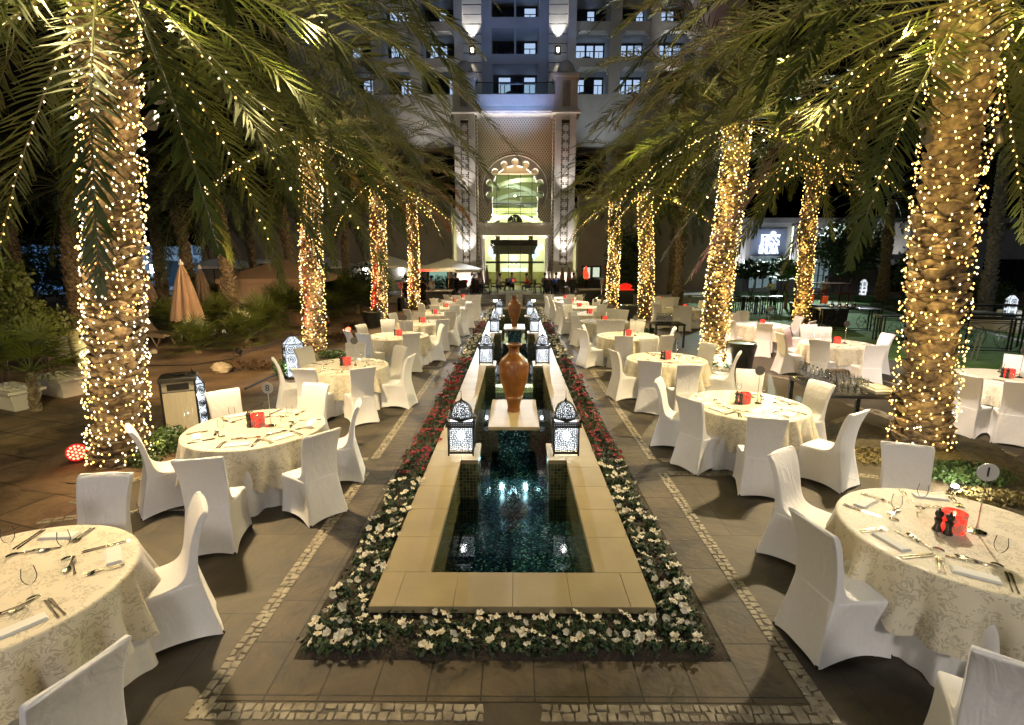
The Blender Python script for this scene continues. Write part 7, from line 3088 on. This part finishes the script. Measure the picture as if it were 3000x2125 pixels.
MB().add([(-.9, -.4, .25), (.9, -.4, .0), (.9, .4, .0), (-.9, .4, .25), (-1.05, -.45, .95), (.95, -.45, .85), (.95, .45, .85), (-1.05, .45, .95)],
         [(3, 2, 1, 0), (4, 5, 6, 7), (0, 1, 5, 4), (1, 2, 6, 5), (2, 3, 7, 6), (3, 0, 4, 7)]).build('body', BLACK, root)
mb = MB()
for s in (-1, 1):
    for t in (-1, 1):
        mb.b2(s*.9-.02, s*.9+.02, t*.35-.02, t*.35+.02, .9, 1.75)
mb.b2(-.95, .95, -.4, .4, 1.75, 1.79)
mb.b2(-.95, .95, -.4, -.36, 1.35, 1.38)
mb.build('upper_shelf', mat('dark_red_metal', (.08, .01, .01), .35, .4), root)
MB().b2(-.7, -.3, -.1, .2, .96, 1.3).b2(.1, .25, -.1, .1, .96, 1.25).build('orange_boxes', mat('orange_box', (.5, .10, .02), .6, em=(1, .1, .02), es=.12), root)
st_at(2630, 1005, 1.1, .5, SH, R(-10), 'iron stand with rosette grille just left of the golden fairy-lit trunk')
s3, p3 = st_at(2900, 1035, 1.9, .6, 1.0, R(-12), 'iron buffet stand with rosette grille right of the golden fairy-lit trunk')
x, y = p3
root = empty('buffet_display', (x-.5, y+1.3, 0), R(-10), 'long dark shelf unit with small lit food boxes behind the iron buffet stand', 'shelf unit')
MB().b2(-.7, 2.3, -.3, .3, 1.0, 1.05).b2(-.7, 2.3, -.3, .3, 1.3, 1.34).b2(-.69, -.65, -.28, -.24, 0, 1.3).b2(2.25, 2.29, -.28, -.24, 0, 1.3).b2(.8, .84, -.28, -.24, 0, 1.3).build('shelves', BLACK, root)
MB().b2(-.3, 0, -.25, 0, 1.051, 1.2).b2(.35, .65, -.25, 0, 1.051, 1.2).build('food_boxes', mat('lit_food_box', (.5, .35, .25), .5, em=(1, .7, .4), es=.2), root)
for k in range(5):
    st_at(2105+38*k, 925, 1.2, .5, .9, R(-4+2*k), f'black iron bistro table below the neon sign, {["first", "second", "third", "fourth", "fifth"][k]} from the leaning palm')
# aluminium folded cart at the right
x, y = P(2830, 1062, 0)
root = empty('folded_trolley', (x, y+.2, 0), R(-6), 'bare aluminium folding trolley on the lawn edge right of the golden trunk', 'trolley')
mb = MB()
AL = mat('brushed_aluminium', (.5, .46, .40), .35, .9)
for s in (-.62, .28):
    for t in (0, .12):
        mb.tube([(s+t, 0, 0), (s+t+.08, 0, .78)], .016, 6)
mb.tube([(-.6, 0, .45), (.35, 0, .5)], .014, 6)
mb.tube([(-.6, .1, .2), (.35, .1, .22)], .014, 6)
mb.build('tube_frame', AL, root)
mb = MB()
for k in range(12):
    mb.tube([(-.58+.075*k, 0, .47), (-.54+.075*k, .4, .47)], .01, 4)
mb.build('slatted_deck', AL, root)


# ------------------------------------------------------------------ sun loungers
def lounger(px, py, rz, lb):
    x, y = P(px, py, 0)
    root = empty('sun_lounger', (x, y, 0), rz, lb, 'sun lounger', 'sun loungers in the dark garden')
    MB().loft([[(-.3, -.9, .34), (.3, -.9, .34), (.3, -.9, .42), (-.3, -.9, .42)], [(-.3, .2, .34), (.3, .2, .34), (.3, .2, .42), (-.3, .2, .42)], [(-.3, .75, .78), (.3, .75, .78), (.3, .72, .86), (-.3, .72, .86)]]).build('cushion', mat('tan_cushion', (.26, .19, .12), .8), root)
    mb = MB()
    for s in (-1, 1):
        mb.tube([(s*.3, -.9, .32), (s*.3, .3, .32)], .02, 6)
        mb.tube([(s*.3, -.7, .32), (s*.3, -.5, 0), (s*.3, -.3, .32)], .018, 6)
        mb.tube([(s*.3, .0, .32), (s*.3, .2, 0), (s*.3, .4, .45)], .018, 6)
    mb.build('frame', mat('tan_frame', (.3, .22, .14), .6), root)


lounger(455, 1010, R(70), 'tan sun lounger with visible crossed frame right of the big fairy-lit palm')
lounger(500, 930, R(95), 'tan sun lounger behind, under the closed beige umbrella')
lounger(440, 925, R(85), 'tan sun lounger farther left in the dark')
# cables on the ground
mb = MB()
mb.tube([(*P(px, py), .03) for px, py in ((300, 1362), (260, 1345), (215, 1365), (165, 1402), (175, 1420), (215, 1425), (260, 1420))], .012, 6)
o = mb.build('black_cable', WIRE)
tag(o, 'black cable looping on the sand from the red spotlight', 'cable')
mb = MB()
mb.tube([(*P(px, py), .03) for px, py in ((420, 1075), (560, 1073), (680, 1055), (760, 1020), (850, 990), (930, 960))], .012, 6)
o = mb.build('black_cable', WIRE)
tag(o, 'long black hose lying along the sandy bed behind the boulder', 'hose')
mb = MB()
mb.tube([(*P(px, py), .02) for px, py in ((720, 1142), (790, 1108), (830, 1090))], .03, 6)
o = mb.build('rubber_strip', BLACK)
tag(o, 'dark rubber strip across the flagstones toward the white lantern', 'strip')

# ------------------------------------------------------------------ lights in the palms
TREE = mat('spot_can', (.02, .02, .02), .5)


def tree_spot(loc, tgt, e, c, lb, ang=70, rad=.06):
    root = empty('tree_spotlight', loc, 0, lb, 'spotlight', 'spotlights strapped to the palm trunks')
    d = (Vector(tgt)-Vector(loc)).normalized()
    MB().tube([-d*.22, -d*.05, Vector((0, 0, 0))], [.05, .07, .075], 14).build('can_body', TREE, root)
    MB().tube([-d*.015, -d*.008], .06, 14).build('lens', emis('spot_lens', c, 3), root)
    lamp('tree_beam', 'SPOT', Vector(loc)+d*.03, e, c, rad, tgt, ang, .9)


WC = (1.0, .80, .46)
for i, (x, y, t, H) in enumerate(LITP[:8]):
    s = 1 if x < 0 else -1
    nm = f'black spotlight can under the crown of the {["front left", "front right", "second left", "second right", "third left", "farthest left", "third right", "farthest right"][i]} lit palm'
    tree_spot((t+s*.50, y-.1, H-1.5), (s*-3.2, y-1.2 if i > 1 else y+.2, .7), [900, 950, 900, 950, 760, 680, 760, 680][i], WC if x > 0 else (1.0, .76, .43), nm, 95)
    # glow of the strings inside the crown
    for k, (dx, dy, dz) in enumerate(((s*1.1, -.5, -.55), (-s*1.1, -.5, -.5), (s*.2, -1.2, -.45), (s*2.2, .0, -.9))):
        lamp('crown_glow', 'POINT', (t+dx, y+dy, H+dz), ([30, 34, 26, 26, 16, 14, 16, 14][i])*(1.0 if k < 3 else .8), (1.0, .82, .20) if x > 0 else (1.0, .82, .32), .05)
x, y, t, H = LITP[8]
lamp('crown_glow', 'POINT', (t+.5, y-.5, H), 20, (1, .5, .12), .05)
lamp('amber_foot', 'SPOT', (x-.5, y-.8, .3), 120, (1, .5, .1), .04, (x, y, 3), 60, .8)
tree_spot((LITP[1][2]-.5, 7.1, 4.3), (3.3, 3.6, .75), 560, (1, .84, .62), 'black spotlight can high on the front right palm, aimed at table number 1', 75)
tree_spot((LITP[0][2]+.5, 6.3, 4.3), (-3.4, 2.9, .75), 640, (1, .74, .42), 'black spotlight can high on the front left palm, aimed at the foreground table', 75)
tree_spot((LITP[1][2]+.5, 7.2, 4.3), (8.6, 9.4, .75), 760, (1, .86, .74), 'black spotlight can on the lawn side of the front right lit palm', 75)
tree_spot((LITP[3][2]+.42, 13.5, 4.5), (7.9, 13.6, .75), 900, (1, .74, .62), 'black spotlight can on the lawn side of the second right lit palm', 95)
lamp('lawn_flood', 'SPOT', (20, 40, 7), 6000, (.80, 1.0, .85), .3, (14, 24, 0), 80, .8)
lamp('pink_wash', 'SPOT', (9.9, 14.4, .4), 110, (1, .10, .30), .05, (8.5, 13.0, .8), 70, .8)
tree_spot((LITP[0][2]-.45, 7.0, 3.3), (-8.8, 14.5, .5), 1500, (1, .66, .32), 'added black spotlight can on the garden side of the front left palm', 66)  # can and beam added to brighten the dim fan palm bed
tree_spot((LITP[2][2]-.4, 15.2, 3.6), (-9.5, 16.5, .3), 500, (1, .66, .32), 'added black spotlight can on the garden side of the second left palm', 95)  # second can and beam added for the fan palm bed
lamp('shrub_light', 'SPOT', (-6.4, 5.6, 2.2), 200, (1, .85, .35), .1, (-9.2, 8.2, 1.4), 90, .9)
# soft cool floods on the two portal pillars' cornice line wash the aisle
for s in (-1, 1):
    lamp('aisle_flood', 'SPOT', (s*1.9, 34.6, ze-.1), 2600, (.90, .94, 1.0), .15, (s*1.6, 14, .6), 46, .8)

for s in (-1, 1):
    lamp('pool_fill', 'SPOT', (s*.2, 8.2, -.55), 9, (.55, .92, 1.0), .03, (s*.05, 6.4, -.8), 90, .9)  # underwater fill spots added to brighten the mosaic floor
# added unseen fill lights behind the camera brighten the near chair backs and cloths
lamp('near_fill_light', 'AREA', (-3.6, -3.2, 4.4), 70, (1, .94, .88), 1.0, (-3.0, 4.5, .3))
lamp('near_fill_light', 'AREA', (3.9, -3.2, 4.4), 84, (1, .93, .84), 1.0, (3.2, 4.5, .3))

# ------------------------------------------------------------------ sky and soft ambient fill
w = bpy.data.worlds.new('World')
sc.world = w
w.use_nodes = True
N, L = w.node_tree.nodes, w.node_tree.links
bg = N['Background']
sky = N.new('ShaderNodeTexSky')
sky.sky_type = 'NISHITA'
sky.sun_disc = False
sky.sun_elevation = R(-4.5)
sky.sun_rotation = R(200)
L.new(sky.outputs[0], bg.inputs['Color'])
bg.inputs['Strength'].default_value = .12
sun = bpy.data.lights.new('ambient_fill', 'SUN')  # weak soft sun added as ambient fill
sun.energy = .09
sun.angle = R(14)
sun.color = (.86, .90, 1.0)
so = bpy.data.objects.new('ambient_fill', sun)
col.objects.link(so)
so.rotation_euler = (R(38), R(8), 0)

sc.render.engine = 'CYCLES'
sc.cycles.use_denoising = True
try:
    sc.cycles.denoiser = 'OPENIMAGEDENOISE'
    sc.cycles.denoising_input_passes = 'RGB_ALBEDO_NORMAL'
except Exception:
    pass
sc.cycles.max_bounces = 6
sc.cycles.diffuse_bounces = 2
sc.cycles.use_adaptive_sampling = True
sc.cycles.adaptive_threshold = .03
sc.cycles.glossy_bounces = 3
sc.cycles.transmission_bounces = 4
sc.cycles.transparent_max_bounces = 10
sc.cycles.caustics_reflective = False
sc.cycles.caustics_refractive = False
sc.cycles.sample_clamp_indirect = 3.0
sc.cycles.use_light_tree = True
sc.view_settings.view_transform = 'Standard'
sc.view_settings.look = 'None'
sc.view_settings.exposure = 1.0
sc.view_settings.gamma = 1
